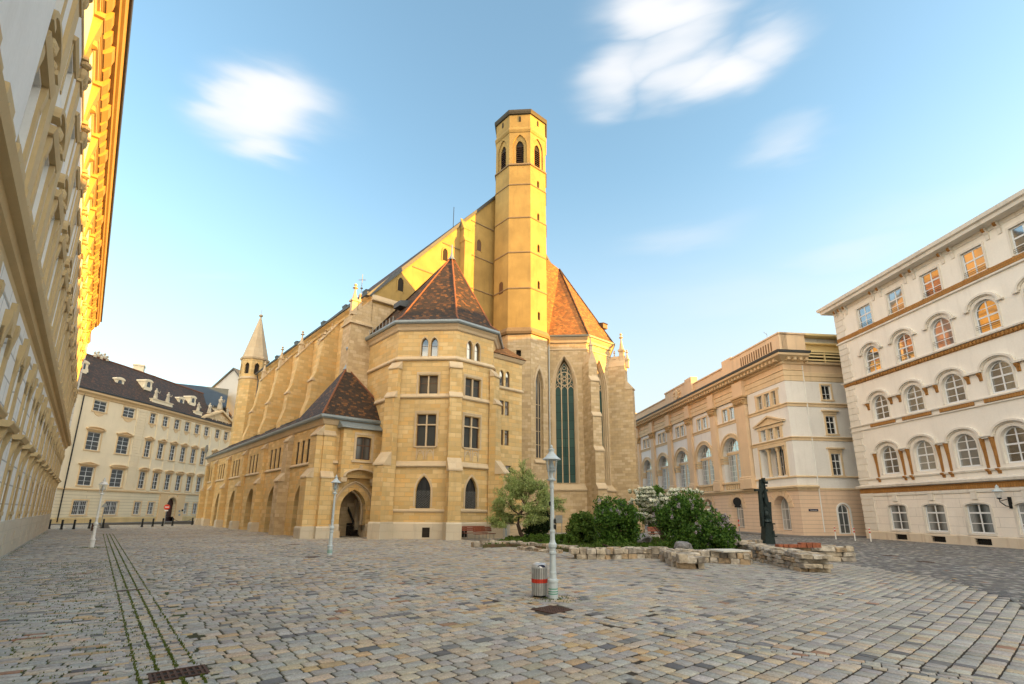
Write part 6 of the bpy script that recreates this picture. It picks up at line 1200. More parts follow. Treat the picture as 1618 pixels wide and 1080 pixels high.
def lay(name, o, az, u0, u1, v0, v1, pitch, lens, keep, weights, gap=.016, kind=None, hi=16.0, wob=.35, hmax=.011):
    e = np.array([sin(radians(az)), cos(radians(az))]); nn = np.array([cos(radians(az)), -sin(radians(az))])
    CU, CV, HU, HV = [], [], [], []
    for k in range(int((v1 - v0) / pitch)):
        L = RNG.uniform(lens[0], lens[1], int((u1 - u0) / lens[0]) + 2); x = u0 + RNG.uniform(-.3, 0) + np.concatenate([[0], np.cumsum(L)[:-1]]); ok = x < u1
        CU.append((x + L / 2)[ok]); HU.append((L / 2)[ok]); v = v0 + (k + .5) * pitch + .05 * np.sin(x * wob + k * .07); CV.append(v[ok]); HV.append(np.full(ok.sum(), pitch / 2))
    CU, CV, HU, HV = map(np.concatenate, (CU, CV, HU, HV))
    X = o[0] + e[0] * CU + nn[0] * CV; Y = o[1] + e[1] * CU + nn[1] * CV
    D = np.hypot(X, Y); kp = keep(X, Y); vis = (Y > 1.5) & (np.abs(X) < Y * 1.35 + 4)
    kp &= vis
    CU, CV, HU, HV, X, Y, D = [a[kp] for a in (CU, CV, HU, HV, X, Y, D)]
    w = weights(X, Y); w = w / w.sum(1, keepdims=True); r = RNG.random((len(X), 1)); idx = (r > np.cumsum(w, 1)).sum(1).clip(0, len(PAL) - 1)
    col = PAL[idx] * RNG.uniform(.85, 1.13, (len(X), 1)) * RNG.uniform(.96, 1.04, (len(X), 3))
    g = gap * RNG.uniform(.6, 1.5, len(X))
    allV, allF, allC, off = [], [], [], 0; base = 0
    for near in (True, False):
        s_ = (D < hi) if near else (D >= hi); n = s_.sum()
        if not n: continue
        cu, cv, hu, hv, gg, cc = CU[s_], CV[s_], HU[s_] - g[s_] / 2, HV[s_] - g[s_] / 2, g[s_], col[s_]
        tilt = RNG.normal(0, .009, (n, 2)); zz = RNG.uniform(-.003, .004, n) + hmax
        if near:
            c = .17 * np.minimum(hu, hv); ang = RNG.uniform(.75, 1.25, (n, 8))
            cx = np.stack([hu - c, hu, hu, hu - c, -(hu - c), -hu, -hu, -(hu - c)], 1); cy = np.stack([-hv, -(hv - c), hv - c, hv, hv, hv - c, -(hv - c), -hv], 1)
            cx = cx * (1 + (ang - 1) * .12); cy = cy * (1 + (ang[:, ::-1] - 1) * .12)
            rings = [(1.0, -.04), (1.0, -.005), (.95, 0.0)]; V = []
            for sc_, dz in rings:
                rx, ry = cx * sc_, cy * (sc_ if sc_ == 1 else .93); z = zz[:, None] + dz + (tilt[:, :1] * rx + tilt[:, 1:] * ry)
                V.append(np.stack([rx, ry, z], 2))
            V = np.concatenate(V, 1)  # n,24,3
            F = []
            for r_ in range(2):
                for i in range(8): j = (i + 1) % 8; F.append([r_ * 8 + i, r_ * 8 + j, (r_ + 1) * 8 + j, (r_ + 1) * 8 + i])
            top = [16 + i for i in range(8)]; k = 24
        else:
            cx = np.stack([hu, hu, -hu, -hu], 1); cy = np.stack([-hv, hv, hv, -hv], 1); jx = 1 + RNG.uniform(-.05, .05, (n, 4))
            V = np.concatenate([np.stack([cx * jx, cy * jx, np.broadcast_to(zz[:, None] - .03, cx.shape)], 2), np.stack([cx * .97, cy * .96, zz[:, None] + tilt[:, :1] * cx], 2)], 1)
            F = [[i, (i + 1) % 4, 4 + (i + 1) % 4, 4 + i] for i in range(4)]; top = [4, 5, 6, 7]; k = 8
        P = np.empty((n, k, 3)); U_ = V[:, :, 0] + cu[:, None]; W_ = V[:, :, 1] + cv[:, None]
        P[:, :, 0] = o[0] + e[0] * U_ + nn[0] * W_; P[:, :, 1] = o[1] + e[1] * U_ + nn[1] * W_; P[:, :, 2] = V[:, :, 2]
        st = base + np.arange(n)[:, None, None] * k; q = (st + np.array(F)[None, :, ::-1]).reshape(-1, 4); tp = (base + np.arange(n)[:, None] * k + np.array(top[::-1])[None])
        allV.append(P.reshape(-1, 3)); allF.append((q, tp)); allC.append(np.repeat(cc, k, axis=0)); base += n * k
    V = np.concatenate(allV); C = np.concatenate(allC); loops = np.concatenate([a.ravel() for q, tp in allF for a in (q, tp)]); tot = np.concatenate([np.full(len(a), a.shape[1]) for q, tp in allF for a in (q, tp)])
    me = bpy.data.meshes.new(name); me.vertices.add(len(V)); me.vertices.foreach_set('co', V.ravel()); me.loops.add(len(loops)); me.loops.foreach_set('vertex_index', loops.astype(np.int32)); me.polygons.add(len(tot)); me.polygons.foreach_set('loop_start', np.concatenate([[0], np.cumsum(tot)[:-1]]).astype(np.int32)); me.polygons.foreach_set('loop_total', tot.astype(np.int32)); me.update(calc_edges=True); me.validate()
    ca = me.color_attributes.new('tint', 'FLOAT_COLOR', 'POINT'); ca.data.foreach_set('color', np.concatenate([C, np.ones((len(C), 1))], 1).ravel())
    me.materials.append(M['sett']); ob = bpy.data.objects.new(name, me); S.collection.objects.link(ob); ob['kind'] = 'structure'; return ob
def wts(X, Y):
    warm = np.clip(1.0 - np.abs(X - (-1.5 - (Y - 12) * .15)) / 9.0, 0, 1) * np.clip(1.25 - (X - 1) * .14, 0, 1); warm = np.where(X < -10, .28, warm)[:, None]; o = np.ones((len(X), 1))
    g = np.concatenate([1.8 * o, 1.6 * o, 1.5 * o, (.5 + 1.0 * warm), (.12 + 1.2 * warm), (.15 + .9 * warm), (.02 + .75 * warm), (.13 + .12 * warm), .25 * o, .03 + .07 * warm, .25 * o], 1); return g
def wroad(X, Y):
    o = np.ones((len(X), 1)); return np.concatenate([.3 * o, .1 * o, .5 * o, .05 * o, 0 * o, 0 * o, .02 * o, 1.6 * o, 2.0 * o, .02 * o, 0 * o], 1)
def lcoord(X, Y): return (X - ST0[0]) * SN[0] + (Y - ST0[1]) * SN[1]
def notgrate(X, Y):
    r = np.ones(X.shape, bool)
    for gx, gy, gw, gh, ga in GRATES:
        ca, sa_ = sin(radians(ga)), cos(radians(ga)); a = (X - gx) * ca + (Y - gy) * sa_; b = (X - gx) * sa_ - (Y - gy) * ca; r &= ~((np.abs(b) < gw / 2 + .04) & (np.abs(a) < gh / 2 + .06))
    return r
SQ = lambda X, Y: (lcoord(X, Y) > .52) & (pdist(X, Y, CHN) > .2) & (pdist(X, Y, ARC) > .26) & ~inpoly(X, Y, ROAD) & notgrate(X, Y) & ~inpoly(X, Y, GARD)
lay('cobbled_square', (-4.31, 6.88), 49, -2, 60, -75, 32, .215, (.19, .35), lambda X, Y: SQ(X, Y) & (X - .35 * (Y - 10) < 2.6), wts, gap=.026)
lay('cobbled_square_right', (-4.31, 6.88), 49, -2, 60, -75, 32, .245, (.13, .26), lambda X, Y: SQ(X, Y) & (X - .35 * (Y - 10) >= 2.6), wts, gap=.024)
lay('cobbled_strip_left', (-4.31, 6.88), 60, -50, 3, -80, 6, .155, (.28, .46), lambda X, Y: (lcoord(X, Y) < -.56) & notgrate(X, Y), lambda X, Y: wts(X, Y), gap=.026)
for k, l_ in enumerate((-.414, -.207, 0, .207, .414)):
    q = ST0 + SN * (l_ - .09) - SD * 1.5
    lay('drain_setts', (q[0], q[1]), -39.2 + 90, 0, .17, -62, 0, .105, (.175, .178), lambda X, Y: notgrate(X, Y), wts, gap=.012, wob=0)
for j, P in enumerate((CHN, ARC)):
    for (ax, ay), (bx, by) in zip(P, P[1:]):
        L_ = hypot(bx - ax, by - ay); fr = Fr((ax, ay), math.degrees(atan2(bx - ax, by - ay)))
        for off_ in (-.13, 0., .13) if j == 0 else (-.2, -.07, .07, .2):
            q = fr.xy(0, off_); lay('channel_setts', q, fr.az, 0, L_, -.06, .065, .12, (.16, .24), lambda X, Y: notgrate(X, Y), wts if j == 0 else wroad, gap=.014, wob=0)
lay('road_setts', (0, 0), 4, 2, 95, 4, 45, .17, (.16, .26), lambda X, Y: inpoly(X, Y, ROAD) & (pdist(X, Y, ARC) > .28) & ((X < 32) | (Y > 42)), wroad, gap=.016)
# kerb pavements along the far palace and the peach palace
m = MB(); m.mold([FF.xy(-8, 2.2), Fr(FK, 3.6).xy(0, 2.2), FG.xy(GL, 2.2)][::1], [(0, -.05), (0, .1), (-2.2, .11)], caps=False); m.build('pavement', simple('asphalt_pavement', (.16, .155, .15), .9, var=.2), None, kind='structure')
m = MB(); m.mold([PF.xy(-PLN, 2.0), PF.xy(.0, 2.0), PF.xy(1.2, 1.2), PS.xy(16, 1.4)], [(0, -.05), (0, .1), (-1.9, .11)], caps=False); m.build('pavement', bpy.data.materials['asphalt_pavement'], None, kind='structure')
# moss and grass in the joints
def tufts(name, pts, sz, mat, kind='stuff', lbl=None):
    V, F = [], []
    for x, y, z in pts:
        for _ in range(3):
            a = random.uniform(0, 2 * pi); h = sz * random.uniform(.5, 1.2); w = sz * .35; lx, ly = random.uniform(-.5, .5) * h, random.uniform(-.5, .5) * h; i = len(V)
            V += [(x - w * cos(a), y - w * sin(a), z), (x + w * cos(a), y + w * sin(a), z), (x + lx, y + ly, z + h)]; F.append((i, i + 1, i + 2))
    me = bpy.data.meshes.new(name); me.from_pydata(V, [], F); me.materials.append(mat); o = bpy.data.objects.new(name, me); S.collection.objects.link(o); o['kind'] = kind
    if lbl: tag(o, lbl[0], lbl[1])
    return o
def leafmat(name, c1, c2, trans=.25, sc=2.0):
    m, t, b = newmat(name); N = NB(t); ge = N.n('ShaderNodeNewGeometry'); n = N.noise(ge.outputs['Position'], sc, 3); r = ge.outputs['Random Per Island']
    c = N.mix(N.rng(N.math('ADD', N.math('MULTIPLY', n, .6), N.math('MULTIPLY', r, .4)), .3, .7), c1, c2); t.links.new(c, b.inputs['Base Color']); b.inputs['Roughness'].default_value = .55; b.inputs['Specular IOR Level'].default_value = .3
    tr = N.n('ShaderNodeBsdfTranslucent', {'Color': c}); ms = N.n('ShaderNodeMixShader', {0: trans, 1: b.outputs[0], 2: tr.outputs[0]}); t.links.new(ms.outputs[0], t.nodes['Material Output'].inputs['Surface']); return m
M['moss'] = leafmat('joint_moss', (.07, .12, .015), (.15, .18, .04))
random.seed(11); pts = []
for i in range(5500):
    s_ = random.uniform(0, 1) ** 1.5 * 46; l_ = random.choice((-.31, -.105, -.105, .1, .1, .3)) + random.gauss(0, .010); p = ST0 + SD * (s_ - .8) + SN * l_; pts.append((p[0], p[1], .008))
for i in range(1500):
    s_ = random.uniform(0, 18); l_ = -random.uniform(.3, 1) * random.uniform(0, 5.5); p = ST0 + SD * s_ + SN * l_
    for _ in range(2): pts.append((p[0] + random.gauss(0, .03), p[1] + random.gauss(0, .02), 0))
for i in range(260): a_ = random.uniform(0, 6.3); r_ = .12 + random.random() ** 2 * .5; pts.append((1.01 + r_ * cos(a_) * 1.3, 12.5 + r_ * sin(a_), .0))
for i in range(300): a_ = random.uniform(0, 6.3); r_ = .15 + random.random() ** 2 * .6; pts.append((-22.18 + r_ * cos(a_) * 1.6, 27.32 + r_ * sin(a_), .0))
for i in range(600): p = LFr.p(random.uniform(-12, 30), .12 + random.random() ** 2 * .3, 0); pts.append(p)
_P = np.array([q[:2] for q in pts]); _k = notgrate(_P[:, 0], _P[:, 1]); pts = [q for q, ok in zip(pts, _k) if ok]
tufts('joint_grass', pts, .032, M['moss'], lbl=('green moss and grass growing in the joints of the cobbles', 'moss'))
# iron grates and covers
def grate(x, y, w, h, az, lb, nx=8, nz=2, grp=None):
    fr = Fr((x, y), az + 90); m = MB(); t_ = .035
    m.box(fr, -w / 2, w / 2, -h / 2, -h / 2 + t_, -.03, .015); m.box(fr, -w / 2, w / 2, h / 2 - t_, h / 2, -.03, .015); m.box(fr, -w / 2, -w / 2 + t_, -h / 2 + t_, h / 2 - t_, -.03, .014); m.box(fr, w / 2 - t_, w / 2, -h / 2 + t_, h / 2 - t_, -.03, .014)
    for i in range(1, nx): u = -w / 2 + w * i / nx; m.box(fr, u - .014, u + .014, -h / 2 + t_, h / 2 - t_, -.02, .010)
    for i in range(1, nz): v = -h / 2 + h * i / nz; m.box(fr, -w / 2 + t_, w / 2 - t_, v - .018, v + .018, -.02, .012)
    m.m = 1; m.box(fr, -w / 2 + .01, w / 2 - .01, -h / 2 + .01, h / 2 - .01, -.035, -.001)
    return tag(m.build('drain_grate', [M['rust'], M['dark']], None, org=(x, y, 0)), lb, 'drain grate', grp)
grate(-4.14, 6.83, .62, .42, -39.2, 'wide slotted drain grate at the near end of the three-line gutter', 9, 2); grate(.87, 11.17, .62, .62, 45, 'square rusty drain grate just in front of the litter bin', 9, 9); grate(-9.6, 13.3, .56, .14, -39.2, 'narrow slotted grate crossing the gutter halfway along', 8, 1)
for x, y, lb in ((18.72, 25.61, 'round iron cover in the dark road behind the ruin wall'), (17.89, 22.4, 'round iron cover in the dark road, nearer one right of the ruin wall'), (-12.98, 30.9, 'round iron cover in front of the first arcade arch'), (-8.7, 22.77, 'round iron cover just left of the lamp post before the portal')):
    m = MB(); m.lathe((x, y, 0), [(.34, -.02), (.34, .014), (.30, .018), (.3, .012), (.02, .013)], 20)
    for i in range(-3, 4): m.box(Fr((x, y), 90), i * .08 - .015, i * .08 + .015, -.22, .22, .008, .018)
    tag(m.build('manhole_cover', M['rust'], None, org=(x, y, 0)), lb, 'manhole cover', 'round iron covers set in the paving')
# ================================================================= STREET FURNITURE
def lamp(x, y, lb, mat, stripes=True, rz=0):
    t = thing('street_lamp', lb, 'street lamp', (x, y, 0), 'cast iron lamp posts on the square')
    m = MB(); m.lathe((x, y, 0), [(.112, 0), (.112, .36), (.128, .38), (.128, .43), (.09, .46), (.08, .56), (.086, .57), (.086, .6), (.078, .62), (.07, 1.0), (.088, 1.02), (.088, 1.06), (.074, 1.08), (.072, 1.14), (.1, 1.18), (.104, 1.24), (.075, 1.28), (.06, 1.34), (.056, 1.5), (.07, 1.52), (.07, 1.56), (.054, 1.58), (.042, 2.56), (.052, 2.58), (.052, 2.62), (.044, 2.64), (.044, 2.74), (.06, 2.76)], 20); m.build('lamp_post', mat, t, smooth=False)
    ln = MB(); ln.lathe((x, y, 2.74), [(.03, 0), (.1, .02), (.11, .05), (.04, .09), (.035, .2), (.06, .24), (.1, .27), (.1, .3), (.03, .31)], 14)
    for k in range(4): a = pi / 4 + k * pi / 2; ln.tube([(x + .09 * cos(a), y + .09 * sin(a), 2.8), (x + .12 * cos(a), y + .12 * sin(a), 2.95), (x + .175 * cos(a), y + .175 * sin(a), 3.3)], .009, 5)
    ln.lathe((x, y, 3.05), [(.07, 0), (.075, .04), (.035, .16), (.02, .25)], 10); lo_ = ln.build('lantern', mat, t)
    g = MB(); g.lathe((x, y, 2.98), [(.115, .0), (.17, .32)], 16); g.build('lantern_glass', M['lglass'], lo_)
    h = MB(); h.lathe((x, y, 3.28), [(.232, 0), (.225, .02), (.16, .07), (.09, .15), (.065, .19), (.065, .24), (.08, .245), (.08, .27), (.03, .29), (.035, .33), (.012, .38)], 20); h.build('lamp_hat', mat, t)
    if stripes:
        s_ = MB()
        for z in (.22, .16, .11): s_.lathe((x, y, z), [(.1125, 0), (.1145, .004), (.1145, .018), (.1125, .022)], 20)
        s_.build('painted_stripe', M['green'], t)
    return t
gm_, t_, b_ = newmat('clear_lantern_glass'); N_ = NB(t_); tr_ = N_.n('ShaderNodeBsdfTransparent', {'Color': (.9, .92, .93, 1)}); gl_ = N_.n('ShaderNodeBsdfGlossy', {'Roughness': .05}); ms_ = N_.n('ShaderNodeMixShader', {0: .12, 1: tr_.outputs[0], 2: gl_.outputs[0]}); t_.links.new(ms_.outputs[0], t_.nodes['Material Output'].inputs['Surface']); M['lglass'] = gm_
l1 = lamp(1.01, 12.5, 'pale blue-grey lamp post standing beside the litter bin in the middle of the square', M['lamp'])
l2 = lamp(-8.32, 23.77, 'pale grey lamp post with green rings standing before the church portal', M['lamp']); l3 = lamp(-22.18, 27.32, 'white lamp post beside the mossy gutter in front of the cream palace', M['lampw'], False)
for x, y, z in ((.955, 12.5, 2.2), (1.07, 12.46, 1.78), (1.07, 12.455, 1.65)):
    m = MB(); m.box(Fr((x, y), 90), -.025, .025, -.01, .03, z - .05, z + .05); m.build('post_box', M['iron'], l1)
# litter bin
bx, by = .70, 12.72; t = thing('litter_bin', 'round slatted steel litter bin with a red band, beside the middle lamp post', 'litter bin', (bx, by, 0))
m = MB(); m.lathe((bx, by, 0), [(.15, 0), (.15, .05), (.19, .06), (.19, .08)], 20); m.build('bin_base', M['iron'], t)
m = MB(); m.lathe((bx, by, .08), [(.175, 0), (.175, .6)], 20); m.build('bin_liner', M['iron'], t)
m = MB()
for k in range(26):
    a = 2 * pi * k / 26; c_, s_ = cos(a), sin(a); q = (bx + .187 * c_, by + .187 * s_); fr = Fr(q, math.degrees(atan2(-s_, c_))); m.box(fr, -.013, .013, -.008, .006, .06, .68)
m.build('bin_slats', simple('brushed_steel', (.55, .56, .55), .35, .5, .15), t)
m = MB()
for k in range(26):
    a = 2 * pi * k / 26; c_, s_ = cos(a), sin(a); q = (bx + .187 * c_, by + .187 * s_); fr = Fr(q, math.degrees(atan2(-s_, c_))); m.box(fr, -.016, .016, -.004, .0085, .34, .43)
m.build('red_band', M['red'], t)
m = MB(); m.lathe((bx, by, .67), [(.198, 0), (.2, .03), (.18, .09), (.12, .12), (.11, .1), (.02, .09)], 24); m.build('bin_lid', simple('pale_steel_lid', (.6, .62, .64), .3, .5, .1), t)
m = MB(); m.ext(Fr((bx + .04, by), 90), arch_pts(-.1, .1, .70, .06, 'round'), .12, .19); m.build('bin_mouth', M['navy'], t)
# benches
def bench(x, y, az, lb, L_=1.9, back=True, grp='red-brown slatted benches'):
    t = thing('bench', lb, 'bench', (x, y, 0), grp); fr = Fr((x, y), az)
    m = MB()
    for k in range(4): m.box(fr, -L_ / 2, L_ / 2, -.02 + k * .11, .07 + k * .11, .44, .475)
    m.build('seat', M['bench'], t)
    if back:
        m = MB()
        for k in range(3): m.prof(fr, [(-.06 - .02 * k, .60 + .12 * k), (-.03 - .02 * k, .60 + .12 * k), (-.05 - .02 * k, .70 + .12 * k), (-.08 - .02 * k, .70 + .12 * k)], -L_ / 2, L_ / 2)
        m.build('backrest', M['bench'], t)
    for s_ in (-1, 1):
        m = MB(); u = s_ * (L_ / 2 - .18); m.tube([fr.p(u, .36, 0), fr.p(u, .36, .43), fr.p(u, -.03, .43), fr.p(u, -.12, .93)], .022, 6); m.tube([fr.p(u, -.03, .43), fr.p(u, -.05, 0), fr.p(u, .36, .02)], .022, 6); m.build('leg', M['steel'], t)
bench(-2.75, 38.2, 49, 'red-brown bench with its back to the church plinth', 2.1); bench(-2.0, 36.6, 40, 'red-brown bench standing free in front of the church buttress', 1.9); bench(11.6, 39.5, 80, 'orange-brown bench half hidden between the lilac bushes', 2.2)
# little grey standpipe at the buttress
m = MB(); m.tube([(-.38, 38.6, 0), (-.38, 38.6, .95)], .06, 8); m.box(Fr((-.38, 38.6), 90), -.32, .1, -.06, .06, .92, 1.02); tag(m.build('standpipe', M['lamp'], None, org=(-.38, 38.6, 0)), 'short grey metal standpipe beside the side-door steps', 'standpipe')
m = MB(); m.m = 0; fr = Fr((3.75, 40.0), 94); m.box(fr, -.28, .28, 0, .05, 1.15, 1.75); m.tube([fr.p(-.22, -.03, 0), fr.p(-.22, -.03, 1.7)], .025, 6); m.tube([fr.p(.22, -.03, 0), fr.p(.22, -.03, 1.7)], .025, 6); tag(m.build('notice_board', M['steel'], None, org=(3.75, 40, 0)), 'plain grey notice board on posts against the choir wall', 'notice board')
# bollards by the far palace
bp = [(-56.5, 62.0), (-51.2, 61.0), (-48.8, 61.5), (-46.3, 62.8), (-44.7, 64.2), (-44.1, 71.5), (-42.8, 73.2), (-42.2, 75.6), (-42.3, 78.3), (-41.6, 82.0)]
import itertools
def Gp(u, v, z=0.0):
    xr = (u - 809) / 780; zr = -(v - 620) / 780; d = _R * xr + _U * zr + _F; t = (z - CH) / d.z; return (d.x * t, d.y * t)
bl = [(-45.9, 50.9), (-43.8, 49.9), (-43.5, 50.95), (-43.5, 52.8), (-43.7, 54.8), (-42.2, 58.5), (-41.9, 59.8), (-42.4, 62.2), (-42.2, 63.7), (-42.5, 68.1)]
proto = None
names = ['farthest left bollard, beside the ornate palace corner', 'black bollard just right of the cream palace drainpipe foot', 'black bollard midway between the drainpipe and the white lamp post', 'black bollard just left of the white lamp post', 'black bollard just right of the white lamp post', 'black bollard under the cream palace quoin strip', 'black bollard left of the palace gate', 'black bollard in front of the palace gate', 'chained black bollard right of the palace gate', 'last chained black bollard beside the church arcade']
for (x, y), nm in zip(bl, names):
    if proto is None:
        m = MB(); m.lathe((x, y, 0), [(.13, 0), (.13, .12), (.1, .14), (.085, .8), (.1, .82), (.1, .88), (.06, .94), (.02, .96)], 12); proto = tag(m.build('bollard', M['iron'], None, org=(x, y, 0)), nm, 'bollard', 'black iron bollards along the far street')
    else: dup(proto, (x, y, 0), label=nm)
m = MB(); a_, b_ = bl[-2], bl[-1]; P = [(a_[0] + (b_[0] - a_[0]) * t, a_[1] + (b_[1] - a_[1]) * t, .85 - 1.6 * t * (1 - t)) for t in np.linspace(0, 1, 14)]; m.tube(P, .028, 5); tag(m.build('chain', M['iron'], None, org=P[0]), 'black chain slung between the last two bollards by the gate', 'chain')
x, y = -38.9, 47.6; m = MB(); m.lathe((x, y, 0), [(.1, 0), (.1, .65), (.04, .7)], 10); tag(m.build('post_stub', M['rust'], None, org=(x, y, 0)), 'short rusty brown stub behind the white lamp post', 'post')
# no-entry sign
x, y = -47.9, 70.6; t = thing('no_entry_sign', 'red no-entry sign on a pole in front of the dark palace gate', 'sign', (x, y, 0)); fr = Fr((x, y), 62)
m = MB(); m.tube([(x, y, 0), (x, y, 2.6)], .045, 8); m.build('pole', M['steel'], t)
m = MB(); A = [(.36 * cos(q), 2.3 + .36 * sin(q)) for q in np.linspace(0, 2 * pi, 25)[:-1]]; m.ext(fr, A, .05, .08); so = m.build('sign_disc', M['red'], t)
m = MB(); m.box(fr, -.24, .24, .081,   .086, 2.24, 2.36); m.build('white_bar', M['wht'], so)
m = MB(); m.box(fr, -.22, .22, .05, .075, 1.75, 1.9); m.build('sub_sign', M['wht'], t)
x, y = -53.3, 66.5; t = thing('warning_sign', 'thin pole with a small grey triangular sign seen from behind, before the cream palace', 'sign', (x, y, 0)); m = MB(); m.tube([(x, y, 0), (x, y, 2.7)], .04, 6); m.build('pole', M['steel'], t); m = MB(); m.ext(Fr((x, y), 60), [(-.34, 2.2), (0, 2.85), (.34, 2.2)][::-1], .04, .07); m.build('sign_plate', M['steel'], t)
# round sign seen from behind by the peach palace
x, y = 18.3, 41.0; t = thing('round_sign', 'round black-backed road sign on a red and white banded pole, before the peach palace', 'sign', (x, y, 0)); fr = Fr((x, y), 80)
m = MB(); m.tube([(x, y, 0), (x, y, 3.1)], .04, 8); m.build('pole', M['steel'], t); m = MB(); m.tube([(x, y, 1.0), (x, y, 1.15)], .055, 8); m.tube([(x, y, 1.35), (x, y, 1.5)], .055, 8); m.build('red_ring', M['red'], t)
m = MB(); A = [(.36 * cos(q), 2.9 + .36 * sin(q)) for q in np.linspace(0, 2 * pi, 25)[:-1]]; m.ext(fr, A, .05, .08); m.box(fr, -.27, .27, .04, .09, 2.45, 2.6); m.build('sign_disc', M['iron'], t)
# red-white posts
for i, ((x, y), lb) in enumerate(zip([(26.2, 41.4), (26.4, 39.4), (26.9, 38.4)], ['white post with red rings, left of the three by the side street', 'white post with red rings, middle of the three by the side street', 'white post with red rings, nearest the off-white building corner'])):
    t = thing('ringed_post', lb, 'post', (x, y, 0), 'red and white ringed posts'); m = MB(); m.lathe((x, y, 0), [(.045, 0), (.045, .98), (.02, 1.02)], 10); m.build('post', M['lampw'], t)
    m = MB(); m.lathe((x, y, .62), [(.047, 0), (.05, .005), (.05, .115), (.047, .12)], 10); m.lathe((x, y, .85), [(.047, 0), (.05, .005), (.05, .095), (.047, .1)], 10); m.build('red_ring', M['red'], t)
# wall lantern on the off-white building
q = RF.p(12.0, 0, 0); t = thing('wall_lantern', 'grey lantern on a black iron bracket at the right edge, on the off-white building', 'lantern', (q[0], q[1], 2.6)); c_ = RF.p(12.0, .75, 3.0)
m = MB(); m.tube([RF.p(12, .06, 2.5), RF.p(12, .4, 2.55), RF.p(12, .75, 2.8), RF.p(12, .75, 3.0)], .03, 6); m.tube([RF.p(12, .06, 3.0), RF.p(12, .3, 2.95), RF.p(12, .7, 2.85)], .022, 6); m.box(RF, 11.9, 12.1, .05, .1, 2.4, 3.1); m.lathe((c_[0], c_[1], 2.95), [(.05, 0), (.14, .05), (.1, .1)], 10); m.build('bracket', M['iron'], t)
m = MB(); m.lathe((c_[0], c_[1], 3.05), [(.12, 0), (.2, .4)], 14); m.build('lantern_glass', M['lglass'], t); m = MB(); m.lathe((c_[0], c_[1], 3.43), [(.3, 0), (.28, .03), (.1, .18), (.08, .3), (.1, .31), (.04, .36), (.01, .42)], 16); m.build('lamp_hat', M['lamp'], t)
# sculpture
sx, sy = 17.3, 34.6; t = thing('bronze_sculpture', 'tall dark slab-like bronze sculpture with a head relief, behind the ruin wall', 'sculpture', (sx, sy, 0)); k = .0052; fr = Fr((sx, sy), 80)
def Z(px, py): return ((px - 318 + (997 - py) * .125) * k, max(0, (997 - py)) * k)
def sl_(pts, n0, n1, nm): m = MB(); m.ext(fr, [Z(*p) for p in pts], n0, n1); return m.build(nm, M['bronze'], t)
sl_([(243, 1000), (392, 1000), (372, 900), (345, 790), (330, 700), (262, 700), (248, 800)], -.25, .22, 'foot'); sl_([(255, 720), (350, 720), (345, 560), (292, 330), (268, 235), (250, 170), (202, 170), (202, 235), (200, 330), (205, 560), (225, 780), (240, 780)], -.18, .02, 'shaft_slab')
m = MB()
for a in (((160, 320), (198, 320), (215, 460), (228, 540), (232, 780), (222, 780), (186, 570)), ((232, 540), (262, 700), (300, 700), (285, 430), (265, 300), (248, 300), (255, 360), (243, 460), (243, 530))): m.ext(fr, [Z(*p) for p in a], .0, .16)
m.build('blade', M['bronze'], t)
sl_([(295, 466), (343, 466), (352, 640), (362, 742), (330, 742), (300, 600)], -.12, .12, 'side_plate')
m = MB()
for a in ((120, 190, 298, 328), (250, 295, 198, 230), (262, 292, 300, 328), (335, 398, 735, 752), (350, 430, 893, 912), (190, 250, 948, 978)):
    (x0, z0), (x1, z1) = Z(a[0], a[3]), Z(a[1], a[2]); m.box(fr, x0, x1, -.1, .12, z0, z1)
m.build('cross_bars', M['bronze'], t)
m = MB(); random.seed(12)
for i in range(26):
    zz = random.uniform(.3, 4.2); wd = .16 + .12 * (zz < 2.4); x0 = random.uniform(-wd - .1, wd); m.box(fr, x0, x0 + random.uniform(.07, .22), random.uniform(-.1, .1), random.uniform(.12, .27), zz, zz + random.uniform(.06, .38))
m.build('relief_plates', M['bronze'], t)
m = MB(); h0 = Z(275, 625); q = fr.p(h0[0], .14, h0[1]); m.lathe((q[0], q[1], q[2] - .22), [(.03, 0), (.13, .06), (.17, .2), (.16, .32), (.1, .42), (.02, .46)], 12); q = fr.p(h0[0], .12, Z(0, 700)[1]); m.lathe((q[0], q[1], q[2] - .18), [(.1, 0), (.27, .1), (.24, .2), (.1, .3)], 12)
m.ext(fr, [Z(x + 275, y + 610) for x, y in [(62 * cos(q), 55 * sin(q)) for q in np.linspace(0, 2 * pi, 19)[:-1]]], .0, .08); m.tube([fr.p(h0[0], .31, h0[1] + .08), fr.p(h0[0], .34, h0[1] - .02), fr.p(h0[0], .29, h0[1] - .04)], .02, 5)
for s_ in (-.06, .06): q = fr.p(h0[0] + s_, .29, h0[1] + .06); m.lathe((q[0], q[1], q[2] - .015), [(.005, 0), (.025, .012), (.005, .03)], 6)
m.build('head_relief', M['bronze'], t)
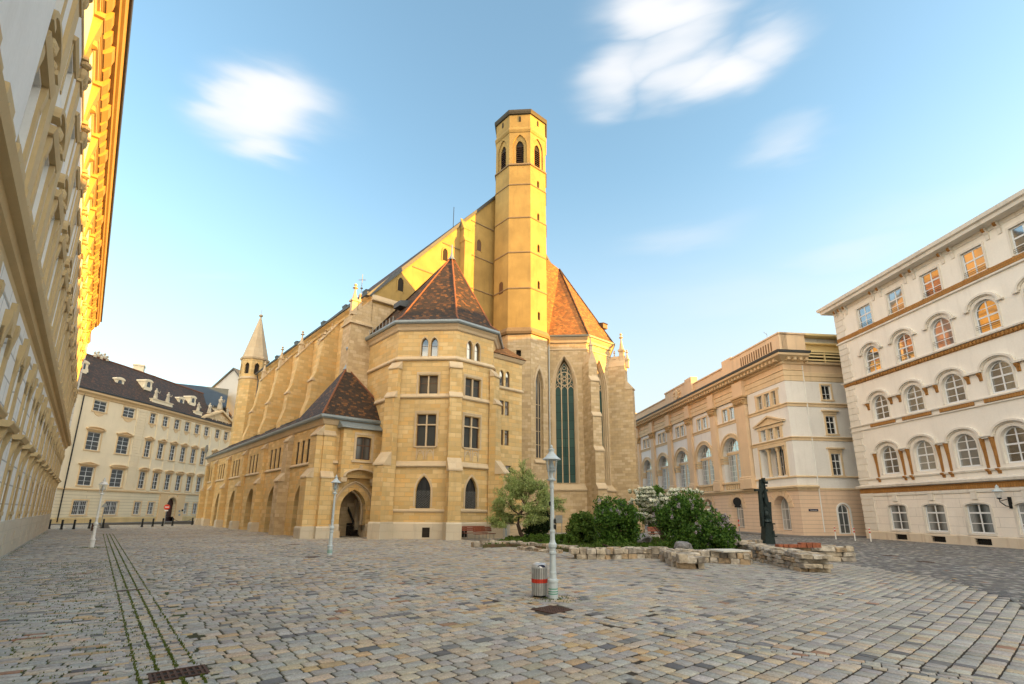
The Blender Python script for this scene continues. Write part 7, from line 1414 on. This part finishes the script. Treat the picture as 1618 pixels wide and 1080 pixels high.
# ================================================================= RUIN WALLS
def ruin(name_lb, path, width, height, courses, seed, bl=(.24, .5), top=True):
    random.seed(seed); m = MB()
    for (ax, ay), (bx_, by_) in zip(path, path[1:]):
        L_ = hypot(bx_ - ax, by_ - ay); fr = Fr((ax, ay), math.degrees(atan2(bx_ - ax, by_ - ay)))
        for c in range(courses):
            h0, h1 = height * c / courses, height * (c + 1) / courses
            for side in (((-width / 2, -width / 2 + width * .3), (-width * .19, width * .19), (width / 2 - width * .3, width / 2)) if width >= .8 else ((-width / 2, -width / 2 + width * .48), (width / 2 - width * .48, width / 2))):
                u = -width * .3 if c % 2 else 0.0
                while u < L_:
                    l_ = min(random.uniform(*bl), L_ - u + .02)
                    if L_ - u - l_ < bl[0] * .5: l_ = L_ - u
                    if l_ < .08: break
                    j = lambda s=.018: random.gauss(0, s)
                    n0, n1 = side[0] + j(.028), side[1] + j(.03); z1 = h1 + (j(.03) if c == courses - 1 else -.01); b_ = .035
                    a_, e_ = u + .015, u + l_ - .015
                    lo = [(a_, n0), (e_, n0), (e_, n1), (a_, n1)]; V = []
                    for z, s_ in ((h0, .0), (h0 + b_, -.0), (z1 - b_, -.0), (z1 - .004, .035)):
                        for i, (x, nn) in enumerate(lo):
                            dx = s_ if x == a_ else -s_; dn = s_ if nn == n0 else -s_
                            V.append(fr.p(x + dx + j(.012), nn + dn + j(.012), z + j(.009)))
                    F = [(3, 2, 1, 0), (12, 13, 14, 15)]
                    for r_ in range(3):
                        for i in range(4): F.append((r_ * 4 + i, r_ * 4 + (i + 1) % 4, (r_ + 1) * 4 + (i + 1) % 4, (r_ + 1) * 4 + i))
                    m.mesh(V, F); u += l_
    return tag(m.build('ruin_wall', M['stonew'], None, org=(path[0][0], path[0][1], 0)), name_lb, 'low wall', 'low stone walls of the excavated ruin')
ruin('very low stone edging running from the benches past the feathery tree', [(-2.2, 29.45), (-.1, 30.7), (3.3, 26.5)], .5, .3, 1, 1); ruin('flat row of single stones lying in front of the low edging', [(.5, 27.9), (2.4, 25.6)], .45, .18, 1, 2)
ruin('two-course stone wall bending in front of the big lilac', [(2.84, 22.9), (4.34, 22.95), (6.2, 23.7), (8.0, 22.0), (9.7, 20.9)], .8, .46, 2, 3); ruin('short stone stub projecting towards the viewer from the middle wall', [(6.6, 19.05), (6.9, 22.0)], 1.0, .48, 2, 4, (.4, .6))
ruin('thick four-course stone wall ending in a sharp corner, below the sculpture', [(10.72, 18.35), (10.9, 21.0), (11.6, 27.5)], 1.0, .62, 4, 5, (.3, .6)); ruin('stone wall end at the far right of the ruin, behind the thick wall', [(11.8, 22.8), (14.9, 22.75)], .85, .62, 3, 6, (.45, .75)); ruin('far low stone wall behind the lilacs, left of the sculpture', [(11.2, 26.8), (13.6, 30.5), (15.8, 33)], .6, .4, 2, 7)
def one(name, lb, cat, mat, f, org, group=None): m = MB(); f(m); return tag(m.build(name, mat, None, org=org), lb, cat, group)
one('stone_slab', 'pale polished stone slab lying on top of the ruin wall', 'stone slab', M['marble'], lambda m: m.box(Fr((9.0, 21.4), 75), -.65, .65, -.55, .55, .47, .53), (9.0, 21.4, .47))
random.seed(8)
def bricks(m):
    for i in range(9):
        for k in range(2): fr = Fr((11.5 + i * .2, 22.1 + random.gauss(0, .02)), 90 + random.gauss(0, 4)); m.box(fr, -.09, .09, -.22 + k * .22, -.02 + k * .22, .6, .72 + (.07 if i > 4 else 0))
one('brick_remnant', 'remnant of red brickwork on top of the ruin wall', 'bricks', M['brick'], bricks, (11.5, 22.1, .6))
def boulder(x, y, r, lb):
    random.seed(int(x * 31)); bm = bmesh.new(); bmesh.ops.create_icosphere(bm, subdivisions=3, radius=r)
    from mathutils import noise
    for v in bm.verts: v.co *= 1 + .35 * noise.noise(v.co * 1.7 / r + Vector((x, y, 0))); v.co.z *= .7
    me = bpy.data.meshes.new('boulder'); bm.to_mesh(me); bm.free(); me.materials.append(simple('grey_boulder', (.24, .24, .25), .85, var=.35, bump=.3, sc=5) if 'grey_boulder' not in bpy.data.materials else bpy.data.materials['grey_boulder']); o = bpy.data.objects.new('boulder', me); S.collection.objects.link(o); o.location = (x, y, .28 + r * .3); tag(o, lb, 'boulder', 'grey boulders in the planted ruin')
import bmesh
boulder(8.2, 24.6, .42, 'grey boulder between the big lilac and the nearest lilac'); boulder(8.1, 31.5, .5, 'grey boulder in the gap below the white-flowering shrub')
# garden
def soil():
    m, t, b = newmat('garden_soil_and_litter'); N = NB(t); ge = N.n('ShaderNodeNewGeometry').outputs['Position']; n1 = N.noise(ge, 1.3, 5, .6); n2 = N.noise(ge, 20, 4, .7)
    c = N.mix(N.rng(n1, .4, .6), (.13, .075, .04), (.06, .085, .02)); c = N.mix(N.rng(n2, .4, .7, 0, .6), c, (.17, .13, .08)); t.links.new(c, b.inputs['Base Color']); b.inputs['Roughness'].default_value = 1; bp_ = N.n('ShaderNodeBump', {'Strength': 1, 'Distance': .05, 'Height': n2}); t.links.new(bp_.outputs[0], b.inputs['Normal']); return m
m = MB(); GP = GARD; m.face([(x, y, .18) for x, y in GP]); 
for (a, b_), (c, d) in zip(GP, GP[1:] + GP[:1]): m.face([(a, b_, -.02), (c, d, -.02), (c, d, .18), (a, b_, .18)])
m.build('garden_bed', soil(), None, kind='structure')
# ================================================================= PLANTS
def leafcloud(m, centres, n, size, squash=1.0, seed=0, zmin=.05, shell=.55, droop=0, asp=1.7):
    "leaf-sized faces through a set of clumps (x,y,z,r)"
    rg = np.random.default_rng(seed); C = np.array(centres); vol = C[:, 3] ** 2; pick = rg.choice(len(C), n, p=vol / vol.sum()); c = C[pick]
    d = rg.normal(size=(n, 3)); d /= np.linalg.norm(d, axis=1, keepdims=True); r = c[:, 3:4] * (shell + (1 - shell) * rg.random((n, 1)) ** .6) * (1 + .16 * rg.normal(size=(n, 1)))
    P = c[:, :3] + d * r * np.array([1, 1, squash]); P = P[P[:, 2] > zmin]; d = d[:len(P)]; n = len(P)
    a = rg.normal(size=(n, 3)); a[:, 2] -= droop; a /= np.linalg.norm(a, axis=1, keepdims=True); b = np.cross(a, d + rg.normal(size=(n, 3)) * .6); b /= np.linalg.norm(b, axis=1, keepdims=True) + 1e-9
    s = size * rg.uniform(.6, 1.3, (n, 1)); L = a * s * asp / 2; Wd = b * s / 2
    V = np.stack([P - L, P + Wd, P + L, P - Wd], 1).reshape(-1, 3); i0 = len(m.V); m.V += [tuple(v) for v in V.tolist()]; m.F += [(i0 + 4 * i, i0 + 4 * i + 1, i0 + 4 * i + 2, i0 + 4 * i + 3) for i in range(n)]; m.M += [0] * n
M['lilac'] = leafmat('lilac_leaves', (.03, .085, .012), (.11, .22, .03)); M['dkleaf'] = leafmat('dark_shrub_leaves', (.015, .035, .01), (.04, .08, .02)); M['brleaf'] = leafmat('bright_green_leaves', (.05, .11, .012), (.12, .20, .03)); M['spleaf'] = leafmat('spirea_leaves', (.05, .09, .025), (.11, .16, .05)); M['tam'] = leafmat('feathery_grey_green_leaves', (.30, .40, .13), (.50, .57, .25), .45)
M['petalw'] = leafmat('white_blossom', (.78, .80, .66), (.9, .91, .82), .3); M['petall'] = leafmat('pale_lilac_blossom', (.42, .34, .42), (.55, .50, .55), .3)
def shrub(name, lb, cat, x, y, w, h, mat, n, seed, leaf=.09, flowers=None, fn=0, z0=.18, clumps=52, flat=1.0, grp=None):
    random.seed(seed); t = thing(name, lb, cat, (x, y, z0), grp); C = []
    for i in range(clumps):
        a = random.uniform(0, 2 * pi); e_ = random.uniform(.0, 1.0); r_ = (w / 2 * .80) * sqrt(random.random()); z = z0 + h * (.13 + .78 * e_); lim = sqrt(max(.08, 1 - ((e_ - .35) / .8) ** 2)); C.append((x + r_ * cos(a) * lim, y + r_ * sin(a) * lim * flat, z, random.choice((.09, .13, .18, .25)) * min(w, h)))
    for i in range(int(9 * w)):   # shoots that break the outline
        a = random.uniform(0, 2 * pi); r_ = w / 2 * random.uniform(.2, .95); zt = z0 + h * random.uniform(.75, 1.08) * sqrt(max(.15, 1 - (r_ / (w * .62)) ** 2))
        for q in range(3): C.append((x + r_ * cos(a) * (1 + q * .06), y + r_ * sin(a) * flat, zt - q * .1, .07 + .04 * q))
    m = MB(); leafcloud(m, C, n, leaf, .9, seed, z0); 
    m.build('foliage', mat, t)
    m = MB()
    for i in range(9):
        c = random.choice(C); m.tube([(x + random.gauss(0, .08), y + random.gauss(0, .08), z0 - .1), ((x + c[0]) / 2, (y + c[1]) / 2, z0 + (c[2] - z0) * .5), c[:3]], [.05, .035, .012], 5)
    m.build('stem', M['bark'], t)
    if flowers:
        f = MB(); rg = np.random.default_rng(seed + 1)
        FC = []
        for i in range(fn):
            c = random.choice(C); d = rg.normal(size=3); d[2] = abs(d[2]) * .8; d[1] -= .5; d /= np.linalg.norm(d); p = np.array(c[:3]) + d * c[3] * 1.05; FC.append((p[0], p[1], p[2], random.uniform(.06, .12)))
        leafcloud(f, FC, fn * 44, .042, 1.5, seed + 2, 0, .2, asp=1.1); f.build('blossom', flowers, t)
    return t
shrub('lilac_bush', 'largest dark green lilac bush with sparse pale flowers, centre of the planted ruin', 'bush', 5.9, 28.6, 2.8, 2.5, M['lilac'], 14000, 21, .085, M['petall'], 46, grp='lilac bushes')
shrub('lilac_bush', 'tall green lilac bush behind the round one, left of the sculpture', 'bush', 9.7, 28.4, 3.5, 2.75, M['lilac'], 14500, 22, .085, M['petall'], 36, grp='lilac bushes')
shrub('lilac_bush', 'round flowering lilac bush nearest the ruin wall', 'bush', 9.75, 24.5, 2.0, 1.7, M['lilac'], 9000, 23, .08, M['petall'], 60, grp='lilac bushes')
shrub('green_shrub', 'bright green shrub between the lamp post and the big lilac', 'bush', 4.4, 31.5, 2.3, 1.75, M['brleaf'], 6000, 24, .09, grp='garden shrubs'); shrub('dark_shrub', 'dark leafy shrub under the feathery tree', 'bush', 1.95, 36.6, 2.2, 2.15, M['dkleaf'], 6500, 25, .1, grp='garden shrubs')
shrub('low_shrub', 'low clipped mound of green behind the middle lamp post', 'bush', 3.35, 30.6, 1.5, .55, M['brleaf'], 2500, 26, .07, clumps=14, grp='garden shrubs'); shrub('low_shrub', 'low green mound left of the middle lamp post', 'bush', 1.7, 31.9, 2.4, .45, M['brleaf'], 2600, 27, .07, clumps=16, grp='garden shrubs'); shrub('low_shrub', 'low weeds in front of the big lilac', 'bush', 5.2, 26.3, 2.6, .4, M['brleaf'], 2500, 28, .06, clumps=18, grp='garden shrubs')
shrub('low_shrub', 'low weeds beside the grey boulder', 'bush', 7.8, 26.4, 2.2, .38, M['brleaf'], 2200, 29, .06, clumps=18, grp='garden shrubs')
shrub('small_tree', 'small dark tree between the choir and the peach palace', 'tree', 13.2, 47.5, 2.6, 4.3, M['lilac'], 6000, 30, .13, z0=0, clumps=24); 
# white-flowering spirea with arching sprays
random.seed(40); x, y = 9.9, 33.4; t = thing('white_flowering_shrub', 'arching shrub covered in small white flowers behind the lilacs', 'bush', (x, y, .18)); fo, st_, bl_ = MB(), MB(), MB(); FC, LC = [], []
for i in range(70):
    a = random.uniform(0, 2 * pi); R1 = random.uniform(1.0, 3.0); hh = random.uniform(1.5, 3.4); pts = []
    for k in range(8):
        s_ = k / 7; r_ = R1 * s_ ** 1.3; z = .2 + hh * sin(min(1, s_ * 1.15) * pi * .56); pts.append((x + r_ * cos(a) * 1.1, y + r_ * sin(a) * .7, z)); 
        if k > 2: LC.append(pts[-1] + (.16,)); FC.append((pts[-1][0], pts[-1][1], pts[-1][2] + .07, .13))
    st_.tube(pts, [.02] * 4 + [.01] * 4, 3)
leafcloud(fo, LC, 11000, .055, .8, 41, .2, .2); leafcloud(bl_, FC, 34000, .075, .9, 42, .6, .1, asp=1.1); fo.build('foliage', M['spleaf'], t); bl_.build('blossom', M['petalw'], t); st_.build('stem', M['bark'], t)
# feathery tree
random.seed(51); x, y = 1.02, 35.8; t = thing('feathery_tree', 'small crooked tree with feathery grey-green foliage beside the church', 'tree', (x, y, 0)); tk, fo = MB(), MB(); TP = [(x, y, 0), (x - .35, y, .55), (x - .55, y, 1.15), (x - .42, y, 1.8), (x + .05, y + .1, 2.5)]
tk.tube(TP, [.17, .14, .12, .1, .07], 8); TW = []; LCn = []
def branch(p, d, L_, r, dep):
    P = [Vector(p)]; d = Vector(d).normalized(); n = 5
    for k in range(n):
        d = (d + Vector((random.gauss(0, .16), random.gauss(0, .16), random.gauss(.02, .12) - (.10 if dep == 0 else 0)))).normalized(); P.append(P[-1] + d * L_ / n)
    tk.tube([tuple(q) for q in P], [max(.006, r * (1 - k / (n + 1))) for k in range(n + 1)], 5 if r > .03 else 3)
    if dep == 0:
        for k in range(1, n + 1): TW.append((P[k - 1], P[k]))
        return
    for k in range(2, n + 1):
        for _ in range(2 if dep > 1 else 3):
            dd = (d + Vector((random.gauss(0, .8), random.gauss(0, .8), random.gauss(.1, .5)))); branch(P[k], dd, L_ * random.uniform(.45, .7), r * .5, dep - 1)
for p, d, L_, r in ((TP[4], (-.9, -.4, .5), 1.6, .04), (TP[3], (.6, -.6, -.1), 1.5, .03), (TP[3], (-1, -.1, .35), 1.7, .05), (TP[3], (-.9, .5, -.05), 1.6, .04), (TP[4], (.9, -.2, .55), 2.0, .055), (TP[4], (.3, .3, 1.2), 1.7, .05), (TP[4], (-.4, -.2, 1.1), 1.7, .05), (TP[4], (1.1, .2, .1), 1.9, .05), (TP[3], (.9, -.3, .15), 1.9, .04), (TP[2], (-.9, -.2, .25), 1.5, .03), (TP[4], (0, 0, 1), 2.2, .04)): branch(p, d, L_ * .82, r, 2)
rg = np.random.default_rng(9)
for a, b_ in TW:
    for k in range(5):
        s_ = random.random(); c = a.lerp(b_, s_); LCn.append((c.x, c.y, c.z - .04, .17))
leafcloud(fo, LCn, 25000, .05, 1.0, 52, .9, .1, droop=.8, asp=4.0); tk.build('trunk', M['bark'], t); fo.build('crown', M['tam'], t)
# grass cover in the bed
random.seed(61); pts = []
while len(pts) < 5200:
    a, b_ = random.uniform(-1.5, 13.5), random.uniform(19, 42)
    if inpoly(np.array([a]), np.array([b_]), GARD)[0]: pts.append((a, b_, .17))
tufts('garden_weeds', pts, .13, M['brleaf'], lbl=('low weeds and grass covering the soil inside the ruin walls', 'weeds'))
